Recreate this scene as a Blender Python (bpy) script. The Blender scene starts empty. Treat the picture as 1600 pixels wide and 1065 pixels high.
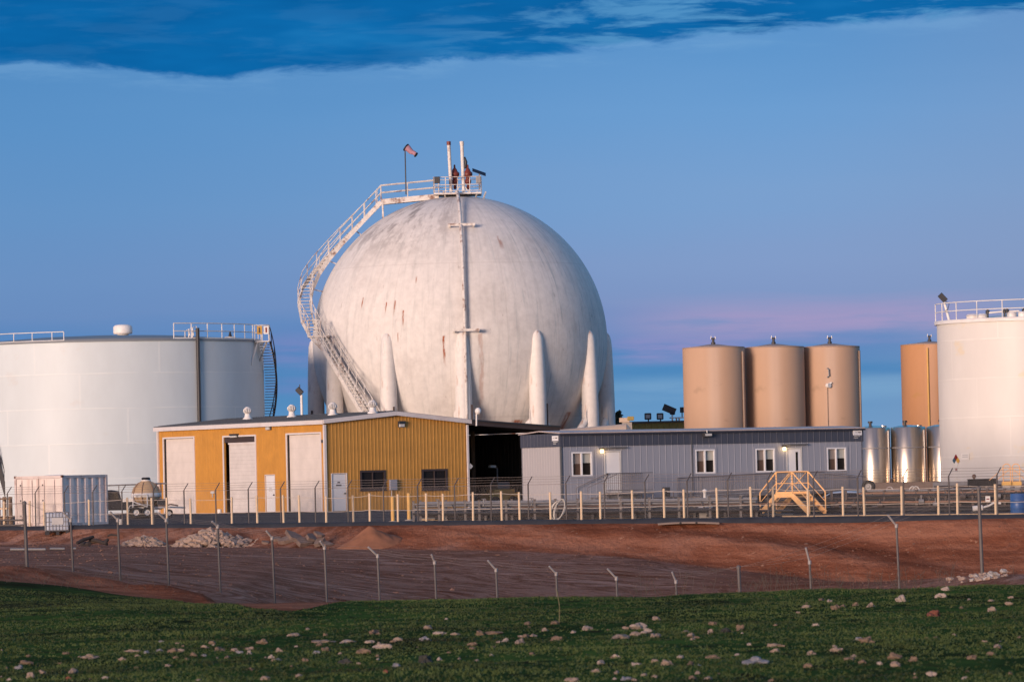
import bpy, bmesh, math, random
from mathutils import Vector, Matrix, noise
random.seed(7)
SC = bpy.context.scene
COL = SC.collection
R_ = math.radians
# ------------------------------------------------------------------ camera
F = 7500.0                       # focal length in pixels of the 1600 px wide photograph
PITCH = math.atan(224.5 / F)
ROLL = 0.0225
EYE = 1.3
cam_d = bpy.data.cameras.new('camera')
cam = bpy.data.objects.new('camera', cam_d); COL.objects.link(cam)
cam_d.sensor_width = 36.0
cam_d.lens = 36.0 * F / 1600.0
cam_d.clip_start = 0.5; cam_d.clip_end = 20000
cam.location = (0, 0, EYE)
cam.rotation_euler = (math.pi / 2 + PITCH, ROLL, 0)
cam_d.dof.use_dof = True
cam_d.dof.focus_distance = 285.0
cam_d.dof.aperture_fstop = 7.1
SC.camera = cam
CM = cam.rotation_euler.to_matrix()
CP = Vector((0, 0, EYE))
# ------------------------------------------------------------------ sun, world, exposure
SUN_AZ = R_(33)                  # towards the sun: behind the camera, to the left
SUN_EL = R_(3.2)
sd = Vector((-math.sin(SUN_AZ) * math.cos(SUN_EL), -math.cos(SUN_AZ) * math.cos(SUN_EL), math.sin(SUN_EL)))
sun_d = bpy.data.lights.new('sun', 'SUN'); sun = bpy.data.objects.new('sun', sun_d); COL.objects.link(sun)
sun_d.energy = 4.3; sun_d.angle = R_(20); sun_d.color = (1.0, 0.735, 0.585)
sun.rotation_euler = sd.to_track_quat('Z', 'Y').to_euler()
sun.location = (-60, -60, 40)
SC.view_settings.view_transform = 'Standard'
SC.view_settings.look = 'None'
SC.view_settings.exposure = 0.25
SC.view_settings.gamma = 1.0

def s2l(c):
    return tuple(((v / 255.0) / 12.92 if v / 255.0 <= 0.04045 else ((v / 255.0 + 0.055) / 1.055) ** 2.4) for v in c[:3]) + (1.0,)

class NT:
    """short hand for building node trees"""
    def __init__(s, tree): s.t = tree; s.n = tree.nodes; s.l = tree.links
    def node(s, typ, **kw):
        n = s.n.new(typ)
        for k, v in kw.items(): setattr(n, k, v)
        return n
    def put(s, sock, v):
        if isinstance(v, bpy.types.NodeSocket): s.l.new(v, sock)
        elif isinstance(v, (tuple, list)) and len(v) == 3 and sock.type == 'RGBA': sock.default_value = (*v, 1)
        else: sock.default_value = v
    def math(s, op, a, b=None, c=None, clamp=False):
        n = s.node('ShaderNodeMath', operation=op, use_clamp=clamp)
        for i, v in enumerate((a, b, c)):
            if v is not None: s.put(n.inputs[i], v)
        return n.outputs[0]
    def smooth(s, v, a, b, lo=0.0, hi=1.0):
        n = s.node('ShaderNodeMapRange', interpolation_type='SMOOTHSTEP')
        s.put(n.inputs[0], v); s.put(n.inputs[1], a); s.put(n.inputs[2], b); s.put(n.inputs[3], lo); s.put(n.inputs[4], hi)
        return n.outputs[0]
    def mix(s, f, a, b, mode='MIX'):
        n = s.node('ShaderNodeMix', data_type='RGBA', blend_type=mode)
        s.put(n.inputs[0], f); s.put(n.inputs[6], a); s.put(n.inputs[7], b)
        return n.outputs[2]
    def ramp(s, f, stops, interp='LINEAR'):
        n = s.node('ShaderNodeValToRGB'); r = n.color_ramp; r.interpolation = interp
        while len(r.elements) < len(stops): r.elements.new(0.5)
        for e, (p, c) in zip(r.elements, stops):
            e.position = p; e.color = c if len(c) == 4 else (*c, 1)
        s.put(n.inputs[0], f); return n.outputs[0]
    def noise(s, vec, scale=1.0, detail=4.0, rough=0.55, lac=2.0, dist=0.0):
        n = s.node('ShaderNodeTexNoise'); s.put(n.inputs['Scale'], scale); n.inputs['Detail'].default_value = detail
        n.inputs['Roughness'].default_value = rough; n.inputs['Lacunarity'].default_value = lac; n.inputs['Distortion'].default_value = dist
        if vec is not None: s.l.new(vec, n.inputs['Vector'])
        return n.outputs[0]
    def mapping(s, vec, scale=(1, 1, 1), loc=(0, 0, 0), rot=(0, 0, 0)):
        n = s.node('ShaderNodeMapping'); s.l.new(vec, n.inputs[0])
        n.inputs['Scale'].default_value = scale; n.inputs['Location'].default_value = loc; n.inputs['Rotation'].default_value = rot
        return n.outputs[0]
    def sep(s, vec):
        n = s.node('ShaderNodeSeparateXYZ'); s.l.new(vec, n.inputs[0]); return n.outputs
    def comb(s, x, y, z):
        n = s.node('ShaderNodeCombineXYZ'); s.put(n.inputs[0], x); s.put(n.inputs[1], y); s.put(n.inputs[2], z); return n.outputs[0]

world = bpy.data.worlds.new('World'); SC.world = world; world.use_nodes = True
def build_world():
    w = NT(world.node_tree); w.n.clear()
    out = w.node('ShaderNodeOutputWorld'); bg = w.node('ShaderNodeBackground')
    w.l.new(bg.outputs[0], out.inputs[0])
    sky = w.node('ShaderNodeTexSky'); sky.sky_type = 'NISHITA'; sky.sun_disc = False
    sky.sun_elevation = SUN_EL; sky.sun_rotation = math.pi + SUN_AZ
    sky.altitude = 0; sky.air_density = 1.0; sky.dust_density = 0.6; sky.ozone_density = 3.0
    nish = w.mix(1.0, sky.outputs[0], (0.11, 0.14, 0.20, 1), 'MULTIPLY')
    d = w.node('ShaderNodeTexCoord').outputs['Generated']
    x, y, z = w.sep(d)
    az = w.math('DIVIDE', x, w.math('MAXIMUM', y, 0.05))          # tan of the bearing
    el = w.math('DIVIDE', z, w.math('MAXIMUM', y, 0.05))
    # clear evening sky opposite the sun: blue above, a lavender belt, teal cloud haze low down
    t = w.math('MULTIPLY', el, 8.0)                               # 0..0.125 -> 0..1
    big = w.noise(w.comb(w.math('MULTIPLY', az, 9.0), w.math('MULTIPLY', el, 60.0), 3.7), 1.0, 3.0)
    t2 = w.math('ADD', t, w.math('MULTIPLY', w.math('SUBTRACT', big, 0.5), 0.10))
    base = w.ramp(t2, [(0.0, s2l((120, 160, 200))), (0.12, s2l((104, 152, 196))), (0.19, s2l((82, 138, 188))), (0.235, s2l((92, 134, 190))),
                       (0.29, s2l((128, 150, 195))), (0.36, s2l((130, 156, 200))), (0.47, s2l((122, 160, 206))), (0.62, s2l((108, 157, 208))), (0.8, s2l((82, 143, 200)))])
    # deeper blue on the left half, paler on the right
    side = w.smooth(az, -0.11, 0.07)
    base = w.mix(w.math('MULTIPLY', w.math('SUBTRACT', 1.0, side), 0.46), base, s2l((66, 128, 184)))
    base = w.mix(w.math('MULTIPLY', w.smooth(az, 0.05, 0.12), w.smooth(el, 0.02, 0.09, 0.55, 0.25)), base, s2l((134, 152, 188)))
    # pink-lit thin cloud belt
    def band(zc, zw, a0, a1, a2, a3, amt, col, seed, prev, thr=0.42):
        wob = w.noise(w.comb(w.math('MULTIPLY', az, 22.0), w.math('MULTIPLY', el, 200.0), seed), 1.0, 5.0, 0.6)
        dz = w.math('DIVIDE', w.math('ABSOLUTE', w.math('SUBTRACT', w.math('ADD', el, w.math('MULTIPLY', w.math('SUBTRACT', wob, 0.5), zw * 0.9)), zc)), zw)
        g = w.smooth(dz, 0.0, 1.0, 1.0, 0.0)
        g = w.math('MULTIPLY', g, w.math('MULTIPLY', w.smooth(az, a0, a1), w.smooth(az, a2, a3, 1.0, 0.0)))
        g = w.math('MULTIPLY', g, w.smooth(wob, thr - 0.12, thr + 0.2))
        return w.mix(w.math('MULTIPLY', g, amt), prev, s2l(col))
    base = band(0.0330, 0.0068, 0.008, 0.05, 0.08, 0.12, 0.80, (168, 153, 194), 1.3, base, 0.34)
    base = band(0.0275, 0.0040, 0.015, 0.028, 0.04, 0.06, 0.9, (160, 146, 196), 5.3, base)
    base = band(0.0290, 0.0060, -0.06, -0.045, -0.038, -0.02, 0.6, (140, 138, 192), 8.1, base)
    base = band(0.0220, 0.0040, -0.055, -0.045, -0.038, -0.02, 0.5, (120, 132, 190), 9.1, base)
    base = band(0.0190, 0.0040, 0.01, 0.03, 0.09, 0.12, 0.75, (122, 164, 202), 11.9, base, 0.35)
    base = band(0.0225, 0.0022, 0.00, 0.03, 0.10, 0.14, 0.6, (70, 130, 184), 15.2, base, 0.35)
    # dark blue cloud deck along the top edge
    ca = w.smooth(az, -0.13, 0.13)
    edge = w.node('ShaderNodeFloatCurve'); c = edge.mapping.curves[0]
    w.l.new(w.math('DIVIDE', w.math('ADD', az, 0.12), 0.24), edge.inputs[1])
    pts = [(-0.0, .0900), (0.055, .0893), (0.12, .0893), (0.22, .0866), (0.33, .0868), (0.44, .0881), (0.555, .0895), (0.62, .0904), (0.66, .0918), (0.75, .0935), (0.85, .0950), (0.93, .0962), (1.0, .0975)]
    for i, (a, b) in enumerate(pts):
        v = (b - 0.08) / 0.02
        if i == 0: c.points[0].location = (a, v)
        elif i == 1: c.points[1].location = (a, v)
        else: c.points.new(a, v)
    edge.mapping.update()
    zb = w.math('ADD', w.math('MULTIPLY', edge.outputs[0], 0.02), 0.08)
    cv = w.comb(w.math('MULTIPLY', az, 46.0), w.math('MULTIPLY', el, 190.0), 0.0)
    cn = w.noise(cv, 1.0, 9.0, 0.64, 2.1, 0.5)
    dd = w.math('ADD', w.math('SUBTRACT', el, zb), w.math('MULTIPLY', w.math('SUBTRACT', cn, 0.5), 0.0075))
    mask = w.smooth(dd, -0.0007, 0.0016)
    cv2 = w.comb(w.math('MULTIPLY', az, 50.0), w.math('MULTIPLY', el, 230.0), 7.0)
    cn2 = w.noise(w.comb(w.math('MULTIPLY', az, 36.0), w.math('MULTIPLY', el, 240.0), 7.0), 1.0, 8.0, 0.62, 2.0, 0.3)
    holes = w.math('MULTIPLY', w.smooth(cn2, 0.47, 0.62), w.smooth(az, -0.03, 0.035, 0.10, 0.9))
    ccol = w.ramp(w.noise(cv2, 0.5, 3.0), [(0.3, s2l((8, 92, 156))), (0.55, s2l((12, 104, 170))), (0.75, s2l((30, 120, 184)))])
    ccol = w.mix(holes, ccol, s2l((84, 148, 198)))
    # pale wisps just under the deck
    wis = w.math('MULTIPLY', w.smooth(dd, -0.004, -0.0008), w.smooth(dd, -0.0008, 0.0012, 1.0, 0.0))
    wis = w.math('MULTIPLY', wis, w.smooth(cn2, 0.42, 0.62))
    base = w.mix(w.math('MULTIPLY', wis, 0.35), base, s2l((120, 168, 212)))
    skycol = w.mix(mask, base, ccol)
    wt = w.math('MULTIPLY', w.smooth(y, 0.25, 0.8), w.smooth(z, 0.13, 0.42, 1.0, 0.0))
    # afterglow along the horizon around the sun, dimmer low sky on the other side, blue overhead
    hl = w.math('SQRT', w.math('ADD', w.math('MULTIPLY', x, x), w.math('MULTIPLY', y, y)))
    ca2 = w.math('DIVIDE', w.math('ADD', w.math('MULTIPLY', x, sd.x / math.cos(SUN_EL)), w.math('MULTIPLY', y, sd.y / math.cos(SUN_EL))), w.math('MAXIMUM', hl, 0.01))
    glow = w.math('MULTIPLY', w.smooth(ca2, 0.25, 0.95), w.math('MULTIPLY', w.smooth(z, 0.30, 0.0), w.smooth(z, -0.04, 0.0)))
    dim = w.smooth(z, 0.0, 0.25, 0.28, 1.0)
    nish = w.mix(1.0, nish, dim, 'MULTIPLY')
    nish = w.mix(w.smooth(z, 0.25, 0.75), nish, (0.17, 0.15, 0.17, 1), 'ADD')
    east = w.math('MULTIPLY', w.smooth(ca2, 0.45, -0.25), w.math('MULTIPLY', w.smooth(z, 0.02, 0.18), w.smooth(z, 0.75, 0.3)))
    nish = w.mix(east, nish, (0.0, 0.30, 0.52, 1), 'ADD')
    nish = w.mix(glow, nish, (1.5, 0.98, 0.62, 1), 'ADD')
    skycol = w.mix(1.0, skycol, (0.845, 0.85, 0.855, 1), 'MULTIPLY')
    fin = w.mix(wt, nish, skycol)
    w.l.new(fin, bg.inputs[0]); bg.inputs[1].default_value = 1.0
build_world()

# ------------------------------------------------------------------ camera geometry helpers
def ray(px, py):
    d = CM @ Vector(((px - 800.0) / F, (532.5 - py) / F, -1.0)); return d
def P(px, py, Y):
    d = ray(px, py); return CP + d * (Y / d.y)
def hitplane(px, py, p0, n):
    d = ray(px, py); return CP + d * ((Vector(p0) - CP).dot(n) / d.dot(n))

# ------------------------------------------------------------------ materials
def new_mat(name):
    m = bpy.data.materials.new(name); m.use_nodes = True
    t = NT(m.node_tree); b = t.n['Principled BSDF']
    return m, t, b
def objco(t): return t.node('ShaderNodeTexCoord').outputs['Object']
def mat(name, col, rough=0.6, metal=0.0, var=0.12, scale=2.0, dirt=None, dirt_amt=0.3, stretch=(1, 1, 1), bump=0.0, spec=0.5):
    m, t, b = new_mat(name)
    co = t.mapping(objco(t), stretch)
    n = t.noise(co, scale, 6.0, 0.6)
    c = t.mix(1.0, (*col, 1), t.ramp(n, [(0.25, (1 - var,) * 3), (0.75, (1 + var,) * 3)]), 'MULTIPLY')
    if dirt:
        n2 = t.noise(co, scale * 0.35, 7.0, 0.65)
        c = t.mix(t.math('MULTIPLY', t.smooth(n2, 0.5, 0.7), dirt_amt), c, (*dirt, 1))
    t.put(b.inputs['Base Color'], c)
    b.inputs['Roughness'].default_value = rough; b.inputs['Metallic'].default_value = metal
    b.inputs['Specular IOR Level'].default_value = spec
    if bump:
        bn = t.node('ShaderNodeBump'); bn.inputs['Strength'].default_value = bump; bn.inputs['Distance'].default_value = 0.05
        t.l.new(n, bn.inputs['Height']); t.l.new(bn.outputs[0], b.inputs['Normal'])
    return m

M = {}
M['white_paint'] = mat('white_paint', (.74, .72, .70), .5, var=.05, dirt=(.40, .27, .18), dirt_amt=.25)
M['white_rusty'] = mat('white_rusty', (.64, .61, .58), .6, var=.15, scale=4.5, dirt=(.16, .06, .035), dirt_amt=.95)
M['dark_steel'] = mat('dark_steel', (.035, .035, .04), .5, var=.2)
M['black'] = mat('black', (.012, .012, .014), .6)
M['arm_pale'] = mat('arm_pale', (.34, .31, .30), .6, .1, var=.15, scale=5)
M['galv'] = mat('galvanised', (.24, .235, .24), .5, .3, var=.12, scale=6)
M['galv_dark'] = mat('weathered_pipe', (.10, .08, .075), .6, .2, var=.25, scale=6)
M['cream_post'] = mat('cream_post', (.70, .53, .35), .6, var=.06, scale=5)
M['yellow_post'] = mat('yellow_post', (.72, .42, .12), .6, var=.08)
M['yellow_steel'] = mat('yellow_steel', (.92, .52, .22), .55, var=.1, scale=5)
M['wire'] = mat('wire', (.55, .48, .42), .5)
M['fence_wire'] = mat('fence_wire', (.20, .17, .16), .5)
M['roof_grey'] = mat('roof_grey', (.11, .115, .125), .7, var=.12)
M['roof_brown'] = mat('roof_brown', (.05, .035, .035), .7)
M['fascia'] = mat('fascia', (.66, .62, .62), .5, var=.05, dirt=(.5, .3, .2), dirt_amt=.2)
M['glass_dark'] = mat('glass_dark', (.02, .018, .018), .08, var=.02)
M['glass_brown'] = mat('glass_brown', (.10, .065, .05), .15, var=.3)
M['blind'] = mat('blind', (.42, .42, .38), .6)
M['door_white'] = mat('door_white', (.72, .72, .74), .5, var=.03)
M['office_side'] = mat('office_side', (.27, .285, .34), .6, var=.05, stretch=(4, 4, .3), scale=3)
M['office_band'] = mat('office_band', (.055, .062, .09), .6, var=.08, stretch=(4, 4, .3), scale=3)
M['rail_grey'] = mat('rail_grey', (.16, .15, .16), .5, .2)
M['concrete'] = mat('concrete', (.34, .31, .28), .85, var=.15, scale=3)
M['containment'] = mat('containment', (.20, .15, .125), .85, var=.15, scale=2)
M['post_grey'] = mat('post_grey', (.15, .135, .13), .7, var=.2, scale=4)
M['tyre'] = mat('tyre', (.02, .02, .02), .8)
M['tan_tank'] = mat('tan_tank', (.48, .33, .19), .6, var=.1, scale=3, dirt=(.25, .15, .08), dirt_amt=.5)
M['blue_drum'] = mat('blue_drum', (.02, .09, .28), .4, var=.1)
M['red_valve'] = mat('red_valve', (.16, .03, .02), .5, var=.2, scale=5)
M['solar'] = mat('solar', (.02, .03, .06), .7, spec=.1)
M['stone'] = mat('stone', (.29, .22, .18), .95, var=.4, scale=9, bump=.5, spec=.05, dirt=(.10, .09, .05), dirt_amt=.6)
M['stone_grey'] = mat('stone_grey', (.20, .19, .20), .9, var=.3, scale=4, bump=.3)
M['stone_red'] = mat('stone_red', (.17, .055, .035), .9, var=.2, scale=4)
M['rubble'] = mat('rubble', (.34, .25, .20), .9, var=.35, scale=5)
M['slab'] = mat('slab', (.17, .12, .10), .9, var=.35, scale=3)
M['stem'] = mat('stem', (.10, .075, .06), .9)
M['leaf_dark'] = mat('leaf_dark', (.015, .03, .015), .8)
M['hose'] = mat('hose', (.62, .58, .52), .5)
M['sign_red'] = mat('sign_red', (.20, .01, .01), .5)
M['sign_blue'] = mat('sign_blue', (.04, .09, .14), .5)
M['sign_yellow'] = mat('sign_yellow', (.62, .34, .05), .5)
M['ink'] = mat('ink', (.06, .05, .05), .6)
M['cap_grey'] = mat('cap_grey', (.5, .5, .5), .6)
M['sock'] = mat('sock', (.38, .20, .25), .8)
M['car_white'] = mat('car_white', (.6, .6, .62), .25, var=.02)
M['wood'] = mat('wood', (.20, .13, .085), .85, var=.25, scale=6)

def lamp_mat():
    m, t, b = new_mat('lit_lamp_glass')
    b.inputs['Base Color'].default_value = (.9, .8, .5, 1)
    b.inputs['Emission Color'].default_value = (1.0, .68, .30, 1); b.inputs['Emission Strength'].default_value = 4.0
    return m
M['lamp'] = lamp_mat()

def sphere_mat():
    m, t, b = new_mat('weathered_white_sphere_paint')
    o = objco(t); x, y, z = t.sep(o)
    ang = t.math('ARCTAN2', x, t.math('MULTIPLY', y, -1.0))          # 0 faces the camera
    zz = t.math('DIVIDE', z, 10.25)
    # vertical wash streaks
    sv = t.comb(t.math('MULTIPLY', ang, 13.0), t.math('MULTIPLY', zz, 1.6), 0.0)
    st = t.noise(sv, 1.6, 7.0, 0.62)
    blot = t.noise(o, 0.30, 8.0, 0.66)
    fine = t.noise(o, 2.2, 6.0, 0.6)
    base = t.mix(1.0, (.68, .655, .63, 1), t.ramp(fine, [(0.3, (.90, .90, .90)), (0.7, (1.06, 1.06, 1.06))]), 'MULTIPLY')
    base = t.mix(t.math('MULTIPLY', t.smooth(st, 0.48, 0.70), 0.32), base, (.36, .37, .36, 1))
    base = t.mix(t.math('MULTIPLY', t.smooth(blot, 0.50, 0.72), 0.34), base, (.40, .36, .34, 1))
    # grime on the upper left shoulder
    gv = t.comb(t.math('MULTIPLY', ang, 5.0), t.math('MULTIPLY', zz, 6.0), 4.0)
    gn = t.noise(gv, 1.3, 8.0, 0.72)
    gm = t.math('MULTIPLY', t.smooth(zz, 0.45, 0.9), t.smooth(ang, 0.5, -0.7))
    base = t.mix(t.math('MULTIPLY', t.math('MULTIPLY', gm, t.smooth(gn, 0.44, 0.62)), 0.70), base, (.14, .12, .12, 1))
    # short patches of worn paint
    pn = t.noise(t.comb(t.math('MULTIPLY', ang, 22.0), t.math('MULTIPLY', zz, 9.0), 2.0), 1.0, 5.0, 0.7)
    base = t.mix(t.math('MULTIPLY', t.smooth(pn, 0.62, 0.72), 0.50), base, (.26, .22, .20, 1))
    fs = t.noise(t.comb(t.math('MULTIPLY', ang, 30.0), t.math('MULTIPLY', zz, 2.2), 6.0), 1.4, 6.0, .7)  # fine streaks, stronger to the right: the flank's bluish shade put into the paint
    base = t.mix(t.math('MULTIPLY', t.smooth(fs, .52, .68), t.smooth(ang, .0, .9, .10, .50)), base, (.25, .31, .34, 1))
    # thin weld lines between the shell plates
    ml = t.math('FRACT', t.math('MULTIPLY', t.math('ADD', ang, 3.2), 2.546)); ml = t.math('MINIMUM', ml, t.math('SUBTRACT', 1.0, ml))
    pl_ = t.math('ABSOLUTE', t.math('SUBTRACT', t.math('ABSOLUTE', zz), .52))
    wl = t.math('MAXIMUM', t.math('MULTIPLY', t.smooth(ml, .012, .002), t.math('LESS_THAN', t.math('ABSOLUTE', zz), .52)), t.smooth(pl_, .006, .001))
    base = t.mix(t.math('MULTIPLY', wl, t.math('MULTIPLY', fine, .32)), base, (.34, .30, .27, 1))
    # rust runs at fixed bearings: (angle, top, bottom, half width, strength)
    def run(a, z1, z0, hw, k, col, prev, seed):
        wob = t.math('MULTIPLY', t.math('SUBTRACT', t.noise(t.comb(t.math('MULTIPLY', zz, 9.0), seed, 0.0), 1.0, 4.0), 0.5), hw * 2.0)
        da = t.math('ABSOLUTE', t.math('SUBTRACT', t.math('ADD', ang, wob), a))
        g = t.math('MULTIPLY', t.smooth(da, hw * 0.3, hw, 1.0, 0.0), t.math('MULTIPLY', t.smooth(zz, z0, z0 + (z1 - z0) * 0.6), t.smooth(zz, z1, z1 + 0.012, 1.0, 0.0)))
        g = t.math('MULTIPLY', g, t.smooth(t.noise(t.comb(seed, t.math('MULTIPLY', zz, 14.0), t.math('MULTIPLY', ang, 40.0)), 1.0, 4.0), 0.30, 0.55))
        return t.mix(t.math('MULTIPLY', g, k), prev, (*col, 1))
    rust = (.30, .085, .03)
    for i, (a, z1, z0, hw, k) in enumerate([(-.375, .20, .07, .006, 1), (-.445, .27, .16, .006, .9), (-.095, .02, -.20, .009, 1), (.150, .03, -.75, .016, .30),
                                            (-.51, .26, .18, .005, .8), (-.41, .05, -.02, .004, .6), (.40, .70, .60, .02, .45), (-.72, .30, .22, .006, .7),
                                            (-.30, .43, .38, .006, .5), (.47, -.55, -.98, .05, .7), (.98, -.5, -.95, .04, .6), (-.40, -.55, -.9, .03, .6)]):
        base = run(a, z1, z0, hw * 1.35, min(1, k * 1.3), rust, base, float(i) * 3.1)
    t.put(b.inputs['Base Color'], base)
    b.inputs['Roughness'].default_value = 0.62; b.inputs['Specular IOR Level'].default_value = .3
    bn = t.node('ShaderNodeBump'); bn.inputs['Strength'].default_value = .25; bn.inputs['Distance'].default_value = .25
    t.l.new(t.noise(o, .45, 4.0, .5), bn.inputs['Height']); t.l.new(bn.outputs[0], b.inputs['Normal'])
    return m
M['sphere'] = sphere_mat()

def leg_mat():
    m, t, b = new_mat('leg_paint')
    o = objco(t)
    n = t.noise(t.mapping(o, (2, 2, .35)), 1.2, 6, .6); f = t.noise(o, 3, 5, .6)
    c = t.mix(1.0, (.72, .69, .66, 1), t.ramp(f, [(.3, (.92,) * 3), (.7, (1.05,) * 3)]), 'MULTIPLY')
    c = t.mix(t.math('MULTIPLY', t.smooth(n, .56, .66), .55), c, (.38, .16, .07, 1))
    t.put(b.inputs['Base Color'], c); b.inputs['Roughness'].default_value = .6
    return m
M['leg'] = leg_mat()

def plate_tank_mat(name, col, course, plate, rad, stain=(.62, .50, .30), amt=.3, rough=.45):
    """painted steel tank of rolled plates with faint weld seams"""
    m, t, b = new_mat(name)
    o = objco(t); x, y, z = t.sep(o)
    ang = t.math('MULTIPLY', t.math('ARCTAN2', x, t.math('MULTIPLY', y, -1.0)), rad)
    row = t.math('FLOOR', t.math('DIVIDE', z, course))
    fz = t.math('FRACT', t.math('DIVIDE', z, course))
    dz = t.math('MINIMUM', fz, t.math('SUBTRACT', 1.0, fz))
    fx = t.math('FRACT', t.math('ADD', t.math('DIVIDE', ang, plate), t.math('MULTIPLY', row, 0.37)))
    dx = t.math('MINIMUM', fx, t.math('SUBTRACT', 1.0, fx))
    seam = t.math('MAXIMUM', t.smooth(dz, 0.006, 0.03, 1, 0), t.math('MULTIPLY', t.smooth(dx, 0.003, 0.012, 1, 0), .7))
    brk = t.noise(t.comb(ang, t.math('MULTIPLY', row, 5.0), 0.0), .5, 2)
    seam = t.math('MULTIPLY', seam, t.smooth(brk, .35, .6))
    n = t.noise(t.comb(t.math('MULTIPLY', ang, 1.0), t.math('MULTIPLY', z, .4), 0.0), .7, 6, .6)
    c = t.mix(1.0, (*col, 1), t.ramp(n, [(.3, (.955,) * 3), (.7, (1.03,) * 3)]), 'MULTIPLY')
    cellr = t.node('ShaderNodeTexWhiteNoise'); cellr.noise_dimensions = '2D'
    t.put(cellr.inputs['Vector'], t.comb(t.math('FLOOR', t.math('ADD', t.math('DIVIDE', ang, plate), t.math('MULTIPLY', row, 0.37))), row, 0.0))
    c = t.mix(1.0, c, t.ramp(cellr.outputs[0], [(0, (.975,) * 3), (1, (1.015,) * 3)]), 'MULTIPLY')
    s = t.noise(t.comb(ang, t.math('MULTIPLY', z, 1.3), 9.0), .45, 5, .6)
    c = t.mix(t.math('MULTIPLY', t.smooth(s, .62, .72), amt), c, (*stain, 1))
    c = t.mix(t.math('MULTIPLY', seam, .20), c, (1, .97, .93, 1))
    t.put(b.inputs['Base Color'], c); b.inputs['Roughness'].default_value = rough; b.inputs['Specular IOR Level'].default_value = .3
    bn = t.node('ShaderNodeBump'); bn.inputs['Strength'].default_value = .15; bn.inputs['Distance'].default_value = .04
    t.l.new(seam, bn.inputs['Height']); t.l.new(bn.outputs[0], b.inputs['Normal'])
    return m
M['tank_left'] = plate_tank_mat('big_tank_paint', (.59, .66, .70), 2.33, 8.5, 10.65, (.55, .52, .50), .25)
M['tank_right'] = plate_tank_mat('right_tank_paint', (.67, .65, .625), 2.4, 6.0, 6.0, (.72, .58, .34), .45)
M['silo'] = plate_tank_mat('beige_fibreglass', (.49, .32, .215), 55, 60, 2.1, (.36, .24, .16), .6, .6)
M['silo_orange'] = plate_tank_mat('orange_fibreglass', (.52, .26, .12), 55, 60, 2.1, (.46, .25, .08), .5, .6)

def stainless():
    m, t, b = new_mat('stainless')
    o = objco(t); n = t.noise(t.mapping(o, (3, 3, .2)), 2, 4)
    t.put(b.inputs['Base Color'], t.ramp(n, [(.3, (.52, .44, .35)), (.7, (.64, .55, .45))]))
    b.inputs['Metallic'].default_value = 1; b.inputs['Roughness'].default_value = .30
    return m
M['stainless'] = stainless()

def gold_mat(name, col):
    m, t, b = new_mat(name)
    o = objco(t)
    st = t.noise(t.mapping(o, (6, 6, .35)), 1.4, 7, .65)
    n = t.noise(o, 1.3, 6, .6)
    c = t.mix(1.0, (*col, 1), t.ramp(n, [(.3, (.88,) * 3), (.7, (1.08,) * 3)]), 'MULTIPLY')
    c = t.mix(t.math('MULTIPLY', t.smooth(st, .62, .74), .5), c, (.68, .47, .26, 1))
    c = t.mix(t.math('MULTIPLY', t.smooth(st, .42, .30), .35), c, (.20, .095, .03, 1))
    t.put(b.inputs['Base Color'], c); b.inputs['Roughness'].default_value = .55
    return m
M['gold'] = gold_mat('gold_metal_siding', (.55, .26, .045))
M['gold_gable'] = gold_mat('gold_metal_siding_gable', (.50, .25, .05))

def rollup_mat():
    m, t, b = new_mat('rollup_slats')
    o = objco(t); x, y, z = t.sep(o)
    f = t.math('FRACT', t.math('MULTIPLY', z, 4.5))
    g = t.smooth(f, .0, .16, .78, 1.0)
    n = t.noise(o, 1.1, 6, .65)
    c = t.mix(1.0, (.66, .62, .60, 1), t.ramp(n, [(.35, (.88,) * 3), (.65, (1.04,) * 3)]), 'MULTIPLY')
    c = t.mix(1.0, c, g, 'MULTIPLY')
    t.put(b.inputs['Base Color'], c); b.inputs['Roughness'].default_value = .5
    return m
M['rollup'] = rollup_mat()
def roller_panel_mat():
    m, t, b = new_mat('sectional_door')
    o = objco(t); x, y, z = t.sep(o)
    f = t.math('FRACT', t.math('DIVIDE', z, .62))
    g = t.smooth(f, .0, .03, .80, 1.0)
    n = t.noise(o, .9, 6, .65)
    c = t.mix(1.0, (.70, .64, .60, 1), t.ramp(n, [(.35, (.90,) * 3), (.65, (1.04,) * 3)]), 'MULTIPLY')
    low = t.math('MULTIPLY', t.smooth(z, 1.9, .6), t.smooth(t.noise(o, 1.0, 5, .6), .38, .6))
    c = t.mix(t.math('MULTIPLY', low, .45), c, (.34, .34, .37, 1))
    c = t.mix(1.0, c, g, 'MULTIPLY')
    t.put(b.inputs['Base Color'], c); b.inputs['Roughness'].default_value = .5
    return m
M['panel_door'] = roller_panel_mat()

def chainlink():
    m, t, b = new_mat('chain_link_mesh')
    o = objco(t); x, y, z = t.sep(o)
    def wire(sgn):
        v = t.math('FRACT', t.math('MULTIPLY', t.math('ADD', x, t.math('MULTIPLY', z, sgn)), 13.0))
        return t.math('LESS_THAN', v, .038)
    a = t.math('MAXIMUM', wire(1.0), wire(-1.0))
    out = t.n['Material Output']; tr = t.node('ShaderNodeBsdfTransparent'); mx = t.node('ShaderNodeMixShader')
    t.l.new(a, mx.inputs[0]); t.l.new(tr.outputs[0], mx.inputs[1]); t.l.new(b.outputs[0], mx.inputs[2]); t.l.new(mx.outputs[0], out.inputs[0])
    b.inputs['Base Color'].default_value = (.28, .26, .26, 1); b.inputs['Roughness'].default_value = .5
    return m
M['chainlink'] = chainlink()

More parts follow.
